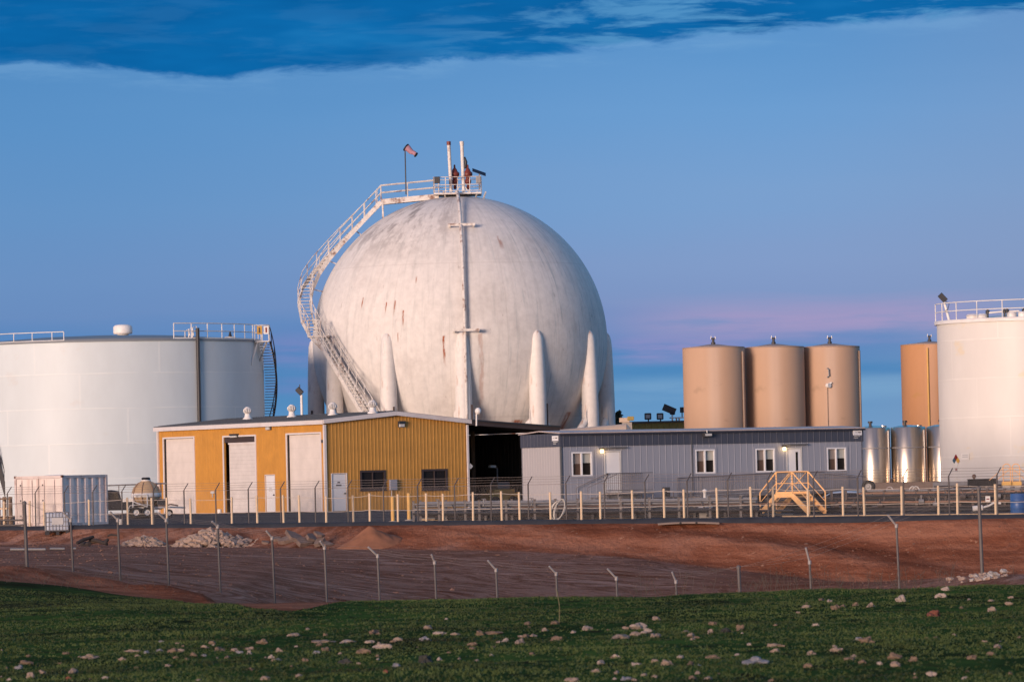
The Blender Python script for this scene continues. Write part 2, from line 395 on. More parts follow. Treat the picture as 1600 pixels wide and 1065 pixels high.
def ground_mats():
    # grass
    m, t, b = new_mat('short_grass_ground')
    g = t.node('ShaderNodeNewGeometry').outputs['Position']
    n1 = t.noise(t.mapping(g, (1, .35, 1)), .45, 8, .68); n2 = t.noise(t.mapping(g, (1, .4, 1)), 2.2, 6, .6)
    c = t.ramp(n1, [(.32, (.024, .027, .013)), (.46, (.034, .064, .020)), (.64, (.066, .115, .028))])
    c = t.mix(t.smooth(n2, .52, .72), c, (.030, .022, .015, 1))
    at = t.node('ShaderNodeAttribute'); at.attribute_name = 'tone'
    c = t.mix(at.outputs['Fac'], c, (.050, .040, .022, 1))
    t.put(b.inputs['Base Color'], c); b.inputs['Roughness'].default_value = 1.0; b.inputs['Specular IOR Level'].default_value = 0.0
    M['grass_ground'] = m
    # gravel lot + red soil
    m, t, b = new_mat('red_soil_and_gravel')
    g = t.node('ShaderNodeNewGeometry').outputs['Position']
    x, y, z = t.sep(g)
    # wheel tracks sweep round in a wide curve
    wx = t.math('SUBTRACT', x, -14.0); wy = t.math('MULTIPLY', t.math('SUBTRACT', y, 150.0), .34)
    rad = t.math('SQRT', t.math('ADD', t.math('MULTIPLY', t.math('MULTIPLY', wx, wx), .35), t.math('MULTIPLY', wy, wy)))
    wv = t.noise(t.comb(t.math('MULTIPLY', x, .12), t.math('MULTIPLY', y, .05), 0.0), 1.0, 3)
    rad = t.math('ADD', rad, t.math('MULTIPLY', wv, 6.0))
    st1 = t.noise(t.comb(rad, t.math('MULTIPLY', x, .06), 0.0), .9, 7, .70)
    st2 = t.noise(t.comb(t.math('MULTIPLY', x, .16), t.math('MULTIPLY', y, .12), 3.0), 1.0, 9, .70)
    st = t.math('ADD', t.math('MULTIPLY', st1, .55), t.math('MULTIPLY', st2, .45))
    fn = t.noise(g, 3.0, 6, .65)
    grav = t.ramp(st, [(.34, (.085, .032, .020)), (.42, (.21, .088, .055)), (.48, (.38, .205, .145)), (.52, (.19, .080, .048)), (.58, (.45, .255, .185)), (.68, (.25, .115, .08))])
    grav = t.mix(t.smooth(fn, .60, .74), grav, (.24, .18, .16, 1))
    rn = t.noise(t.comb(t.math('ADD', t.math('MULTIPLY', x, .45), t.math('MULTIPLY', y, .30)), t.math('MULTIPLY', y, .10), t.math('MULTIPLY', z, 1.6)), .9, 9, .70)
    red = t.ramp(rn, [(.28, (.11, .036, .020)), (.45, (.215, .080, .046)), (.6, (.35, .155, .095)), (.75, (.24, .115, .078))])
    red = t.mix(t.smooth(fn, .60, .72), red, (.44, .24, .15, 1))
    at = t.node('ShaderNodeAttribute'); at.attribute_name = 'tone'
    tone = t.math('MULTIPLY', at.outputs['Fac'], t.smooth(t.noise(t.comb(t.math('MULTIPLY', x, .22), t.math('MULTIPLY', y, .3), 5.0), 1.0, 5, .6), .26, .46, .55, 1.0))
    c = t.mix(tone, grav, red)
    t.put(b.inputs['Base Color'], c); b.inputs['Roughness'].default_value = 1.0; b.inputs['Specular IOR Level'].default_value = 0.0
    bn = t.node('ShaderNodeBump'); bn.inputs['Strength'].default_value = .7; bn.inputs['Distance'].default_value = .12
    hh = t.math('ADD', fn, t.math('MULTIPLY', t.noise(t.mapping(g, (1, .6, 1)), .9, 7, .68), 4.0))
    t.l.new(hh, bn.inputs['Height']); t.l.new(bn.outputs[0], b.inputs['Normal'])
    M['soil'] = m
    # asphalt pad
    m, t, b = new_mat('pad_asphalt')
    g = t.node('ShaderNodeNewGeometry').outputs['Position']
    x, y, z = t.sep(g)
    st = t.noise(t.comb(t.math('MULTIPLY', x, .06), t.math('MULTIPLY', t.math('ADD', y, t.math('MULTIPLY', x, .9)), .30), 0.0), 1.0, 7, .62)
    fn = t.noise(g, 5.0, 5, .6)
    c = t.ramp(st, [(.3, (.040, .038, .042)), (.5, (.062, .058, .060)), (.68, (.090, .082, .080))])
    c = t.mix(t.smooth(fn, .6, .75), c, (.11, .10, .095, 1))
    t.put(b.inputs['Base Color'], c); b.inputs['Roughness'].default_value = 1.0; b.inputs['Specular IOR Level'].default_value = 0.03
    M['asphalt'] = m
    M['berm'] = mat('dark_asphalt_kerb', (.030, .034, .045), .85, var=.25, scale=1.2, spec=.2)
ground_mats()

# ------------------------------------------------------------------ mesh helpers
class MB:
    def __init__(s): s.v = []; s.f = []; s.sm = []
    def add(s, vs, fs, smooth=False):
        o = len(s.v); s.v += [Vector(v) for v in vs]
        for f in fs: s.f.append(tuple(i + o for i in f)); s.sm.append(smooth)
        return s
    def hexa(s, p):
        return s.add(p, [(0, 3, 2, 1), (4, 5, 6, 7), (0, 1, 5, 4), (1, 2, 6, 5), (2, 3, 7, 6), (3, 0, 4, 7)])
    def box(s, x0, x1, y0, y1, z0, z1):
        return s.hexa([(x0, y0, z0), (x1, y0, z0), (x1, y1, z0), (x0, y1, z0), (x0, y0, z1), (x1, y0, z1), (x1, y1, z1), (x0, y1, z1)])
    def bar(s, a, b, w, h=None, up=(0, 0, 1)):
        """square bar from a to b"""
        a = Vector(a); b = Vector(b); h = h or w; d = (b - a).normalized(); up = Vector(up)
        if abs(d.dot(up)) > .98: up = Vector((0, 1, 0))
        sx = d.cross(up).normalized() * w / 2; sz = sx.cross(d).normalized() * h / 2
        q = [a - sx - sz, a + sx - sz, a + sx + sz, a - sx + sz]; r = [p + (b - a) for p in q]
        return s.hexa(q + r)
    def tube(s, a, b, r, n=8, r2=None, caps=True):
        a = Vector(a); b = Vector(b); r2 = r if r2 is None else r2; d = (b - a).normalized()
        u = d.orthogonal().normalized(); w = d.cross(u)
        vs = []
        for c, rr in ((a, r), (b, r2)):
            for i in range(n):
                t = 2 * math.pi * i / n; vs.append(c + (u * math.cos(t) + w * math.sin(t)) * rr)
        fs = [(i, (i + 1) % n, n + (i + 1) % n, n + i) for i in range(n)]
        s.add(vs, fs, n > 5)
        if caps: s.add(vs[:n], [tuple(range(n))[::-1]]); s.add(vs[n:], [tuple(range(n))])
        return s
    def path(s, pts, r, n=6, closed=False):
        pts = [Vector(p) for p in pts]; N = len(pts); rings = []; u = None
        for i, p in enumerate(pts):
            if closed: d = pts[(i + 1) % N] - pts[i - 1]
            else: d = pts[min(i + 1, N - 1)] - pts[max(i - 1, 0)]
            d.normalize()
            if u is None: u = d.orthogonal().normalized()
            else: u = (u - d * u.dot(d)).normalized()
            w = d.cross(u)
            rr = r[i] if isinstance(r, (list, tuple)) else r
            rings.append([p + (u * math.cos(2 * math.pi * k / n) + w * math.sin(2 * math.pi * k / n)) * rr for k in range(n)])
        vs = [v for g in rings for v in g]; fs = []
        for i in range(N if closed else N - 1):
            j = (i + 1) % N
            for k in range(n): fs.append((i * n + k, i * n + (k + 1) % n, j * n + (k + 1) % n, j * n + k))
        s.add(vs, fs, True)
        if not closed: s.add(rings[0], [tuple(range(n))[::-1]]); s.add(rings[-1], [tuple(range(n))])
        return s
    def lathe(s, prof, c=(0, 0, 0), n=32, smooth=True, a0=0.0, a1=2 * math.pi):
        c = Vector(c); full = abs(a1 - a0 - 2 * math.pi) < 1e-6; cols = n if full else n + 1; vs = []
        for r, z in prof:
            for i in range(cols):
                t = a0 + (a1 - a0) * i / n; vs.append(c + Vector((r * math.sin(t), -r * math.cos(t), z)))
        fs = []
        for j in range(len(prof) - 1):
            for i in range(n):
                k = (i + 1) % cols; fs.append((j * cols + i, j * cols + k, (j + 1) * cols + k, (j + 1) * cols + i))
        return s.add(vs, fs, smooth)
    def ball(s, c, r, n=10, sz=1.0):
        pr = [(r * math.sin(math.pi * i / n) + 1e-5, -r * sz * math.cos(math.pi * i / n)) for i in range(n + 1)]
        return s.lathe(pr, c, n * 2)
    def rock(s, c, rx, ry, rz, rnd, sub=1):
        bm = bmesh.new(); bmesh.ops.create_icosphere(bm, subdivisions=sub, radius=1)
        off = Vector((rnd.random() * 99, rnd.random() * 99, 0)); a = rnd.random() * 6.28
        for v in bm.verts:
            k = 1 + .75 * noise.noise(v.co * 1.3 + off) + rnd.uniform(-.08, .08)
            p = v.co * k; p = Vector((p.x * rx, p.y * ry, p.z * rz))
            v.co = Vector((p.x * math.cos(a) - p.y * math.sin(a), p.x * math.sin(a) + p.y * math.cos(a), p.z))
        vs = [Vector(c) + v.co for v in bm.verts]; fs = [tuple(v.index for v in f.verts) for f in bm.faces]
        bm.free(); return s.add(vs, fs, False)
    def prism(s, poly, z0, z1):
        """vertical extrusion of a ground-plan polygon"""
        n = len(poly); vs = [(x, y, z0) for x, y in poly] + [(x, y, z1) for x, y in poly]
        return s.add(vs, [tuple(range(n))[::-1], tuple(range(n, 2 * n))] + [(i, (i + 1) % n, n + (i + 1) % n, n + i) for i in range(n)])
    def build(s, name, material, parent=None, world=False, fix=True, bevel=0.0):
        me = bpy.data.meshes.new(name)
        vs = s.v
        if world and parent is not None:
            root = parent
            while root.parent: root = root.parent
            im = Matrix.LocRotScale(root.location, root.rotation_euler, None).inverted()
            vs = [im @ v for v in vs]
        me.from_pydata([tuple(v) for v in vs], [], s.f)
        me.polygons.foreach_set('use_smooth', s.sm)
        if fix:
            bm = bmesh.new(); bm.from_mesh(me); bmesh.ops.recalc_face_normals(bm, faces=bm.faces); bm.to_mesh(me); bm.free()
        me.materials.append(material); me.update()
        o = bpy.data.objects.new(name, me); COL.objects.link(o)
        if parent is not None: o.parent = parent
        if bevel:
            md = o.modifiers.new('bevel', 'BEVEL'); md.width = bevel; md.segments = 2; md.limit_method = 'ANGLE'
        return o

def tag(o, label, cat, group=None, kind=None):
    o['label'] = label
    if kind: o['kind'] = kind
    if cat: o['category'] = cat
    if group: o['group'] = group
    return o
def thing(name, label, cat, loc=(0, 0, 0), rotz=0.0, group=None):
    o = bpy.data.objects.new(name, None); COL.objects.link(o); o.empty_display_size = .3
    o.location = loc; o.rotation_euler = (0, 0, rotz)
    return tag(o, label, cat, group)
def recentre(o):
    """single-mesh thing: move its origin to its own base"""
    me = o.data; n = len(me.vertices)
    mn = Vector([min(v.co[i] for v in me.vertices) for i in range(3)]); mx = Vector([max(v.co[i] for v in me.vertices) for i in range(3)])
    c = Vector(((mn.x + mx.x) / 2, (mn.y + mx.y) / 2, mn.z))
    for v in me.vertices: v.co -= c
    o.location = c; return o
def lerp(a, b, t): return a + (b - a) * t
def interp(x, pts):
    if x <= pts[0][0]: return pts[0][1]
    for (a, va), (b, vb) in zip(pts, pts[1:]):
        if x <= b: return lerp(va, vb, (x - a) / (b - a))
    return pts[-1][1]
def sst(x, a, b):
    t = max(0, min(1, (x - a) / (b - a))); return t * t * (3 - 2 * t)

# ------------------------------------------------------------------ terrain
def Ye(X): return 226 - .9 * max(-45, min(45, X))
def Ze(X): return -.50 - .004 * max(-45, min(45, X))
TOE = [(-22, -1.20), (-14, -1.42), (-6, -1.60), (0, -1.74), (5, -2.05), (7.2, -2.35), (14, -3.2), (21, -3.3), (30, -3.3)]
LOT = [(-18, -.95), (-15, -1.06), (-12.3, -1.46), (-9.2, -1.86), (-7.5, -2.25), (-4, -2.94), (-.5, -3.44), (5.1, -3.94), (9.3, -3.4), (12, -2.4), (14.6, -1.85), (20, -1.8)]
def Tz(X): return interp(X, TOE)
def Yt(X): return Ye(X) - 2.0 - 2.3 * (Ze(X) - Tz(X)) - .8 * noise.noise(Vector((X * .18, 3.3, 0)))
def hillz(X, Y):
    z = -.55 - .0048 * Y
    return z + .035 * noise.noise(Vector((X * .25, Y * .12, 1.0))) + .045 * noise.noise(Vector((X * .55, Y * .38, 5.0))) + .015 * noise.noise(Vector((X * 1.6, Y * 1.0, 9.0)))
BND = None
def tz(X, Y):
    h = tz0(X, Y)
    if BND and X < -2 and 110 < Y < 160:
        h += .24 * math.exp(-((Y - interp(X, BND) - 5.5) / 2.6) ** 2) * sst(X, -6.5, -10) * (1 + .8 * noise.noise(Vector((X * .6, Y * .3, 1.5))))
    return h
def tz0(X, Y):
    ye = Ye(X)
    if Y >= ye:
        return Ze(X) * (1 - min(1.0, (Y - ye) / max(20.0, 262 - ye)))
    yt = Yt(X)
    if Y >= yt:
        t = (Y - yt) / (ye - yt)
        h = lerp(Tz(X), Ze(X), t * t * (3 - 2 * t) * .35 + t * .65); big = (Ze(X) - Tz(X)) * .17
        k = math.sin(math.pi * min(1, max(0, t)))
        return h + k * (big * 1.6 * noise.noise(Vector((X * .30 + Y * .22, Y * .05, 8.0))) + .10 * noise.noise(Vector((X * 1.3 + Y * .6, Y * .3, 2.0))) + .04 * noise.noise(Vector((X * 3.5 + Y * 1.2, Y * .9, 6.0))))
    L = interp(X, LOT)
    if Y >= 150:
        t = (yt - Y) / (yt - 150)
        return lerp(Tz(X), L, t) + .03 * noise.noise(Vector((X * .2, Y * .2, 4.0))) * min(1, t * 8)
    yc = 97.0
    if Y <= yc: return hillz(X, Y)
    return lerp(hillz(X, yc) - .0048 * (Y - yc), L, sst(Y, yc, 150) if L < -2.2 else (Y - yc) / (150 - yc) * .5 + .5 * sst(Y, yc, 150))
def ground(px, py, lo=32.0, hi=262.0):
    d = ray(px, py); Y = lo
    while Y < hi:
        p = CP + d * (Y / d.y)
        if p.z <= tz(p.x, p.y): return Vector((p.x, p.y, tz(p.x, p.y)))
        Y += .4
    p = CP + d * (hi / d.y); return p
BN_ = []
for px, py in [(0, 903), (100, 911), (200, 926), (300, 938), (400, 948), (455, 952)]:
    q = ground(px, py + 4); BN_.append((q.x, q.y))
BN_.sort(); BND = [(-40, BN_[0][1] + 4)] + BN_ + [(BN_[-1][0] + 2.0, 128.0), (40, 128.0)]
def bnd(X): return interp(X, BND) + .9 * noise.noise(Vector((X * .7, 0, 0))) + .4 * noise.noise(Vector((X * 3, 1, 0)))

def sheet(name, material, ylo, yhi, rows, cols, tone=None, label=None, dz=0.0, power=1.0):
    vs = []; tn = []
    for j in range(rows + 1):
        v = (j / rows) ** power
        for i in range(cols + 1):
            u = 2 * i / cols - 1
            Y = 100.0
            for _ in range(8):
                X = u * (.19 * Y + 8); Y = lerp(ylo(X), yhi(X), v)
            X = u * (.19 * Y + 8)
            vs.append((X, Y, tz(X, Y) + dz)); tn.append(tone(X, Y) if tone else 0)
    fs = [(j * (cols + 1) + i, j * (cols + 1) + i + 1, (j + 1) * (cols + 1) + i + 1, (j + 1) * (cols + 1) + i) for j in range(rows) for i in range(cols)]
    mb = MB(); mb.add(vs, fs, True); o = mb.build(name, material, fix=False)
    if tone:
        a = o.data.attributes.new('tone', 'FLOAT', 'POINT'); a.data.foreach_set('value', tn)
    o['kind'] = 'structure'; o['label'] = label
    return o
def grass_tone(X, Y):
    a = sst(X, -3, -9) * sst(Y, 92, 104) * sst(Y, 150, 112)  # brownish band on the left: a shaded dip painted into the grass colour
    b = sst(abs(Y - (bnd(X))), 2.5, 0) * sst(X, -2, -6)
    return max(0, min(1, a * (.55 + .6 * noise.noise(Vector((X * .3, Y * .15, 0)))) + b * .6))
def soil_tone(X, Y):
    bank = sst(Y, Yt(X) - 1.2, Yt(X) + .6)
    berm = sst(Y - bnd(X), 13, 8) * sst(X, -1, -5); bank *= .25 + .75 * sst(X, -12, -5)
    right = sst(X, 5, 11) * .75 * sst(Y, 150, 185)
    return max(bank, berm, right)
sheet('ground', M['grass_ground'], lambda X: 24, bnd, 190, 220, grass_tone, 'dark green grass slope in the foreground with scattered stones')
sheet('dirt_lot', M['soil'], bnd, Ye, 260, 300, soil_tone, 'red brown dirt lot and cut bank below the tank farm')
# raised dark kerb along the edge of the pad, then the pad
sheet('pavement', M['asphalt'], Ye, lambda X: 330, 60, 90, None, 'dark asphalt yard around the buildings and tanks')
def far_ground():
    mb = MB(); S = 9000
    mb.add([(-S, -400, -5.2), (S, -400, -5.2), (S, 12000, -5.2), (-S, 12000, -5.2)], [(0, 1, 2, 3)])
    o = mb.build('terrain', M['soil'], fix=False); o['kind'] = 'structure'; o['label'] = 'flat open land reaching to the horizon'
    mb = MB(); mb.add([(-70.7, 330, 0), (70.7, 330, 0), (260, 1500, 0), (-260, 1500, 0)], [(0, 1, 2, 3)])
    o = mb.build('plain', M['soil'], fix=False); o['kind'] = 'structure'; o['label'] = 'flat land behind the tank farm'
far_ground()
def kerb():
    mb = MB(); X = -40; ring = []
    while X <= 40:
        y = Ye(X); z = tz(X, y) ; w = .05 * noise.noise(Vector((X * .5, 0, 0)))
        ring.append([(X, y - .45, z - .30), (X, y - .25, z + .10 + w), (X, y + .35, z + .14 + w), (X, y + .9, z + .02), (X, y + .9, z - .2)])
        X += .5
    vs = [p for r in ring for p in r]; fs = []
    for i in range(len(ring) - 1):
        for k in range(5): fs.append((i * 5 + k, i * 5 + (k + 1) % 5, i * 5 + 5 + (k + 1) % 5, i * 5 + 5 + k))
    mb.add(vs, fs, True); o = mb.build('kerb', M['berm']); o['kind'] = 'structure'; o['label'] = 'low rounded dark asphalt berm along the edge of the yard'
kerb()
# ------------------------------------------------------------------ spherical gas tank
YS = 340.0
SCn = P(718.8, 537.0, YS); SR = 230.3 / F * YS
def S(x, y, z): return Vector((SCn.x + x + .13, SCn.y + y, SCn.z + z + .16))     # y negative is towards the camera
def rails(root, segs, name='handrail', m=None, r=.03, heights=(1.07, .55), post_step=1.4, kick=0.0):
    """hand rails over a list of 3d polylines, posts included, one part per polyline"""
    for pts in segs:
        mb = MB(); pts = [Vector(p) for p in pts]
        for h in heights: mb.path([p + Vector((0, 0, h)) for p in pts], r, 5)
        if kick:
            for a, b in zip(pts, pts[1:]): mb.bar(a + Vector((0, 0, kick / 2 + .02)), b + Vector((0, 0, kick / 2 + .02)), .02, kick)
        acc = 0; mb.tube(pts[0], pts[0] + Vector((0, 0, heights[0])), r, 5)
        for a, b in zip(pts, pts[1:]):
            L = (b - a).length; d = post_step - acc
            while d < L:
                p = a.lerp(b, d / L); mb.tube(p, p + Vector((0, 0, heights[0])), r, 5); d += post_step
            acc = (acc + L) % post_step
        mb.tube(pts[-1], pts[-1] + Vector((0, 0, heights[0])), r, 5)
        mb.build(name, m or M['white_rusty'], root, world=True)
def sphere_tank():
    root = thing('spherical_tank', 'huge weathered white spherical gas tank on conical legs behind the orange building', 'gas tank', (SCn.x, SCn.y, 0))
    mb = MB(); n = 96; pr = []
    for i in range(n + 1):
        t = math.pi * i / n; pr.append((SR * math.sin(t) + 1e-4, -SR * math.cos(t)))
    mb.lathe(pr, (0, 0, 0), 160)
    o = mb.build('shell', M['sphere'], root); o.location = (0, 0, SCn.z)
    prof = [(.60, -SCn.z), (.60, -6.9), (.60, -5.0), (.58, -3.6), (.54, -2.0), (.49, -.7), (.44, 0.0), (.34, .36), (.18, .56), (.01, .64)]
    for k in range(12):
        a = R_(30 * k + 1.5); cx, cy = SR * .985 * math.sin(a), -SR * .985 * math.cos(a)
        lg = MB().lathe(prof, (0, 0, 0), 20).build('support_leg', M['leg'], root); lg.location = (cx, cy, SCn.z)
        g = MB(); ux, uy = math.cos(a), math.sin(a)
        for s in (-1, 1):      # small gusset wing either side of the leg
            g.add([(s * ux * .5, s * uy * .5, -4.6), (s * ux * .72, s * uy * .72, -5.1), (s * ux * .72, s * uy * .72, -6.6), (s * ux * .5, s * uy * .5, -6.6),
                   (s * ux * .5 + .06 * uy, s * uy * .5 - .06 * ux, -4.6), (s * ux * .72 + .06 * uy, s * uy * .72 - .06 * ux, -5.1), (s * ux * .72 + .06 * uy, s * uy * .72 - .06 * ux, -6.6), (s * ux * .5 + .06 * uy, s * uy * .5 - .06 * ux, -6.6)],
                  [(0, 1, 2, 3), (4, 7, 6, 5), (0, 4, 5, 1), (1, 5, 6, 2), (2, 6, 7, 3), (3, 7, 4, 0)])
        g.build('gusset', M['leg'], lg)
        sl_ = MB(); q0 = Vector((ux * .56 + uy * .30, uy * .56 - ux * .30, 0)); sl_.bar(q0 + Vector((0, 0, -4.5)), q0 + Vector((0, 0, -6.9)), .12); sl_.build('dark_slot', M['roof_brown'], lg)
        a2 = R_(30 * (k + 1) + 1.5)
        A = Vector((SR * .985 * math.sin(a), -SR * .985 * math.cos(a), 0)); B = Vector((SR * .985 * math.sin(a2), -SR * .985 * math.cos(a2), 0))
        for (p, q) in ((A, B), (B, A)):
            MB().tube(p + Vector((0, 0, SCn.z - 5.2)), q + Vector((0, 0, .6)), .27, 10).build('brace', M['leg'], root)
    # down pipe over the front, following the shell to its widest point and then dropping straight down
    pts = []
    for i in range(0, 25):
        t = R_(3 + 87 * i / 24); r = SR + .35; az = R_(2.5)
        pts.append((r * math.sin(t) * math.sin(az), -r * math.sin(t) * math.cos(az), SCn.z + r * math.cos(t)))
    pts.append((pts[-1][0], pts[-1][1], 0.2))
    MB().path(pts, .115, 8).build('down_pipe', M['white_rusty'], root)
    for (x, z, w) in ((.35, 8.05, .95), (.55, .62, .95)):
        rr = math.sqrt(SR ** 2 - z * z)
        b = MB(); b.box(x - w, x + w, -rr - .62, -rr - .5, SCn.z + z - .09, SCn.z + z + .09)
        for s in (-1, 1): b.box(x + s * (w - .12) - .06, x + s * (w - .12) + .06, -rr - .5, -rr + .4, SCn.z + z - .16, SCn.z + z + .05)
        b.build('pipe_bracket', M['white_rusty'], root)
    # spiral stair
    up = [(-10.15, -5.3, .55), (-10.75, -4.0, 1.7), (-11.0, -2.7, 2.9), (-10.75, -1.6, 4.1), (-10.2, -.95, 5.1), (-9.4, -.55, 6.1), (-8.45, -.3, 7.15), (-7.4, -.1, 8.2), (-6.4, 0, 9.2), (-5.5, 0, 10.1)]
    lo = [(-9.75, -6.1, .45), (-2.9, -14.2, 11.2 - 2 * 11.2 + .0)]
    def flight(name, pts, step, rail_post):
        st = bpy.data.objects.new(name, None); COL.objects.link(st); st.parent = root
        P3 = [S(*p) for p in pts]; L = []; Rr = []
        for i, p in enumerate(P3):
            d = P3[min(i + 1, len(P3) - 1)] - P3[max(i - 1, 0)]; d.z = 0; d.normalize(); nrm = Vector((-d.y, d.x, 0)) * .42
            L.append(p + nrm); Rr.append(p - nrm)
        for q in (L, Rr):
            mb = MB()
            for a, b in zip(q, q[1:]): mb.bar(a - Vector((0, 0, .1)), b - Vector((0, 0, .1)), .07, .30)
            mb.build('stringer', M['white_rusty'], st, world=True)
        rails(st, [L, Rr], 'handrail', r=.032, post_step=rail_post)
        # treads, each its own piece
        tot = 0
        for i in range(len(P3) - 1):
            dz = abs(P3[i + 1].z - P3[i].z); k = max(1, int(round(dz / step)))
            for j in range(k):
                t = (j + .5) / k; a = L[i].lerp(L[i + 1], t); b = Rr[i].lerp(Rr[i + 1], t)
                MB().bar(a, b, .26, .045).build('tread', M['white_rusty'], st, world=True); tot += 1
        return st
    flight('upper_stair', up, .24, 1.25)
    flight('lower_stair', lo, .24, 1.25)
    # landing between the flights, with bracket
    ld = MB(); c = S(-9.9, -5.75, .45)
    ld.box(c.x - .75, c.x + .75, c.y - .75, c.y + .75, c.z - .12, c.z)
    ld.bar(c + Vector((-.6, -.6, -.1)), S(-8.6, -6.2, -1.7), .12); ld.bar(c + Vector((.5, .6, -.1)), S(-8.1, -5.4, -.4), .12)
    ld.build('stair_landing', M['white_rusty'], root, world=True)
    rails(root, [[c + Vector((-.75, .1, 0)), c + Vector((-.75, -.75, 0)), c + Vector((.1, -.75, 0))]], 'landing_rail', post_step=.75)
    # struts holding the stair to the shell
    for p in (up[3], up[5], up[7]):
        v = Vector(p); q = v.normalized() * (SR - .05)
        MB().bar(S(*v) - Vector((0, 0, .15)), S(*q), .07).build('stair_strut', M['white_rusty'], root, world=True)
    # walkway and crown platform
    zf = 10.12
    wk = MB(); a, b = S(-5.5, 0, zf), S(-1.4, 0, zf + .30)
    for s in (-.42, .42): wk.bar(a + Vector((0, s, -.12)), b + Vector((0, s, -.12)), .06, .38)
    wk.bar(a, b, .8, .05); wk.build('walkway', M['white_rusty'], root, world=True)
    rails(root, [[a + Vector((0, s, 0)), b + Vector((0, s, 0))] for s in (-.42, .42)], 'walkway_rail', post_step=1.9, r=.035)
    sp = MB()
    for s in (-.4, .4): sp.bar(a + Vector((.1, s, -.2)), Vector((a.x + .12, a.y + s, SCn.z + 8.4)), .11)
    sp.build('walkway_post', M['white_rusty'], root, world=True)
    pf = MB(); pz = SCn.z + 10.64
    pf.box(SCn.x - 1.6, SCn.x + 1.75, SCn.y - 1.6, SCn.y + 1.6, pz - .12, pz); pf.build('top_platform', M['white_rusty'], root, world=True)
    q = [(SCn.x - 1.6, SCn.y - 1.6, pz), (SCn.x + 1.75, SCn.y - 1.6, pz), (SCn.x + 1.75, SCn.y + 1.6, pz), (SCn.x - 1.6, SCn.y + 1.6, pz)]
    rails(root, [[q[0], q[1]], [q[1], q[2]], [q[2], q[3]], [q[3], (q[3][0], q[3][1] - .9, pz)], [q[0], (q[0][0], q[0][1] + .9, pz)]], 'platform_rail', heights=(1.1, .55, .12), post_step=.85)
    for px in (693, 712, 746, 759):
        p = P(px, 300, YS - 1.6); MB().bar(p, p + Vector((.3 if px < 720 else -.3, 1.2, -.75)), .09).build('platform_strut', M['white_rusty'], root, world=True)
    # vent stacks
    for px, pt, tilt, dark in ((701, 222, 0, 1), (721.5, 222, 0, 0)):
        y = YS - (.3 if dark else 1.2)
        a = P(px + (4 if dark else 3), 300, y); b = P(px, pt, y)
        st = MB().tube(a, b, .125, 10).build('vent_stack', M['white_rusty'], root, world=True)
        MB().tube(b - (b - a).normalized() * .22, b + Vector((0, 0, .04)), .15, 10).build('stack_cap', M['red_valve'] if dark else M['white_rusty'], st, world=True)
    e = MB(); e.path([P(723, 262, YS - 1.1), P(727, 262, YS - 1.1), P(728, 253, YS - 1.1), P(725.5, 247, YS - 1.1), P(722, 248, YS - 1.1)], .12, 8)
    e.build('vent_elbow', M['dark_steel'], root, world=True)
    # red relief valves
    for px in (711, 731.5):
        yv = YS + .2; zt = P(px, 257, yv); zb = P(px, 296, yv); H = zt.z - zb.z
        pr = [(.04, 0), (.09, .03), (.09, .2), (.16, .24), (.19, .30), (.19, .36), (.13, .40), (.14, .5), (.24, .53), (.27, .58), (.27, .66), (.17, .72), (.13, .8), (.06, .86), (.05, .98), (.001, 1)]
        v = MB().lathe([(r * 1.25, zz * H) for r, zz in pr], (0, 0, 0), 14).build('relief_valve', M['red_valve'], root)
        v.location = Vector((zb.x, zb.y, zb.z)) - Vector((SCn.x, SCn.y, 0))
        MB().tube((0, 0, H * .6), (-.34, 0, H * .6), .1, 8).build('valve_flange', M['red_valve'], v)
    for s in (-1, 1):
        a = P(722 + s * 4, 291, YS); b = P(722 + s * 12, 303, YS)
        MB().bar(a, b, .08).build('stack_strut', M['white_rusty'], root, world=True)
    bx = MB(); p = P(683, 281, YS - 1.7); bx.box(p.x - .2, p.x + .2, p.y - .12, p.y + .12, p.z - .25, p.z + .22); bx.build('platform_lamp', M['dark_steel'], root, world=True, bevel=.03)
    bx = MB(); p = P(747.5, 281, YS - 1.7); bx.box(p.x - .17, p.x + .17, p.y - .12, p.y + .12, p.z - .24, p.z + .24); bx.build('control_box', M['galv'], root, world=True, bevel=.02)
    # windsock and solar panel stand on the platform
    a = P(634.5, 304, YS - .45); ws = thing('windsock', 'faded pink windsock on a thin dark pole above the sphere walkway', 'windsock', a)
    b = P(632.8, 232, YS - .45)
    MB().tube(a, b, .045, 6).build('pole', M['dark_steel'], ws, world=True)
    d0 = P(634.5, 230.5, YS - .45); d1 = P(650, 242, YS - .6); dr = (d1 - d0); u = dr.normalized().orthogonal().normalized(); w = dr.normalized().cross(u)
    mb = MB(); ns = 12; R0 = [.25, .24, .21, .19, .165, .15, .135]
    vs = [];
    for i, r in enumerate(R0):
        t = i / (len(R0) - 1); c = d0 + dr * t + Vector((0, 0, .04 * math.sin(t * 9)))
        for k in range(ns): vs.append(c + (u * math.cos(6.2832 * k / ns) + w * math.sin(6.2832 * k / ns)) * r)
    mb.add(vs, [(i * ns + k, i * ns + (k + 1) % ns, (i + 1) * ns + (k + 1) % ns, (i + 1) * ns + k) for i in range(len(R0) - 1) for k in range(ns)], True)
    sk = mb.build('sock', M['sock'], ws, world=True)
    for t, r in ((0.0, .25), (1.0, .14)):
        ring = MB().path([d0 + dr * t + (u * math.cos(6.2832 * k / 14) + w * math.sin(6.2832 * k / 14)) * r for k in range(14)], .055, 6, closed=True)
        ring.build('hoop', M['black'], sk, world=True)
    a = P(749, 290, YS - .9); sp = thing('solar_array', 'tilted dark solar panel above the railing at the top of the sphere', 'solar panel', a)
    mb = MB(); p0, p1 = P(738, 267, YS - 1.2), P(759, 274.5, YS - 1.2); t = (p1 - p0)
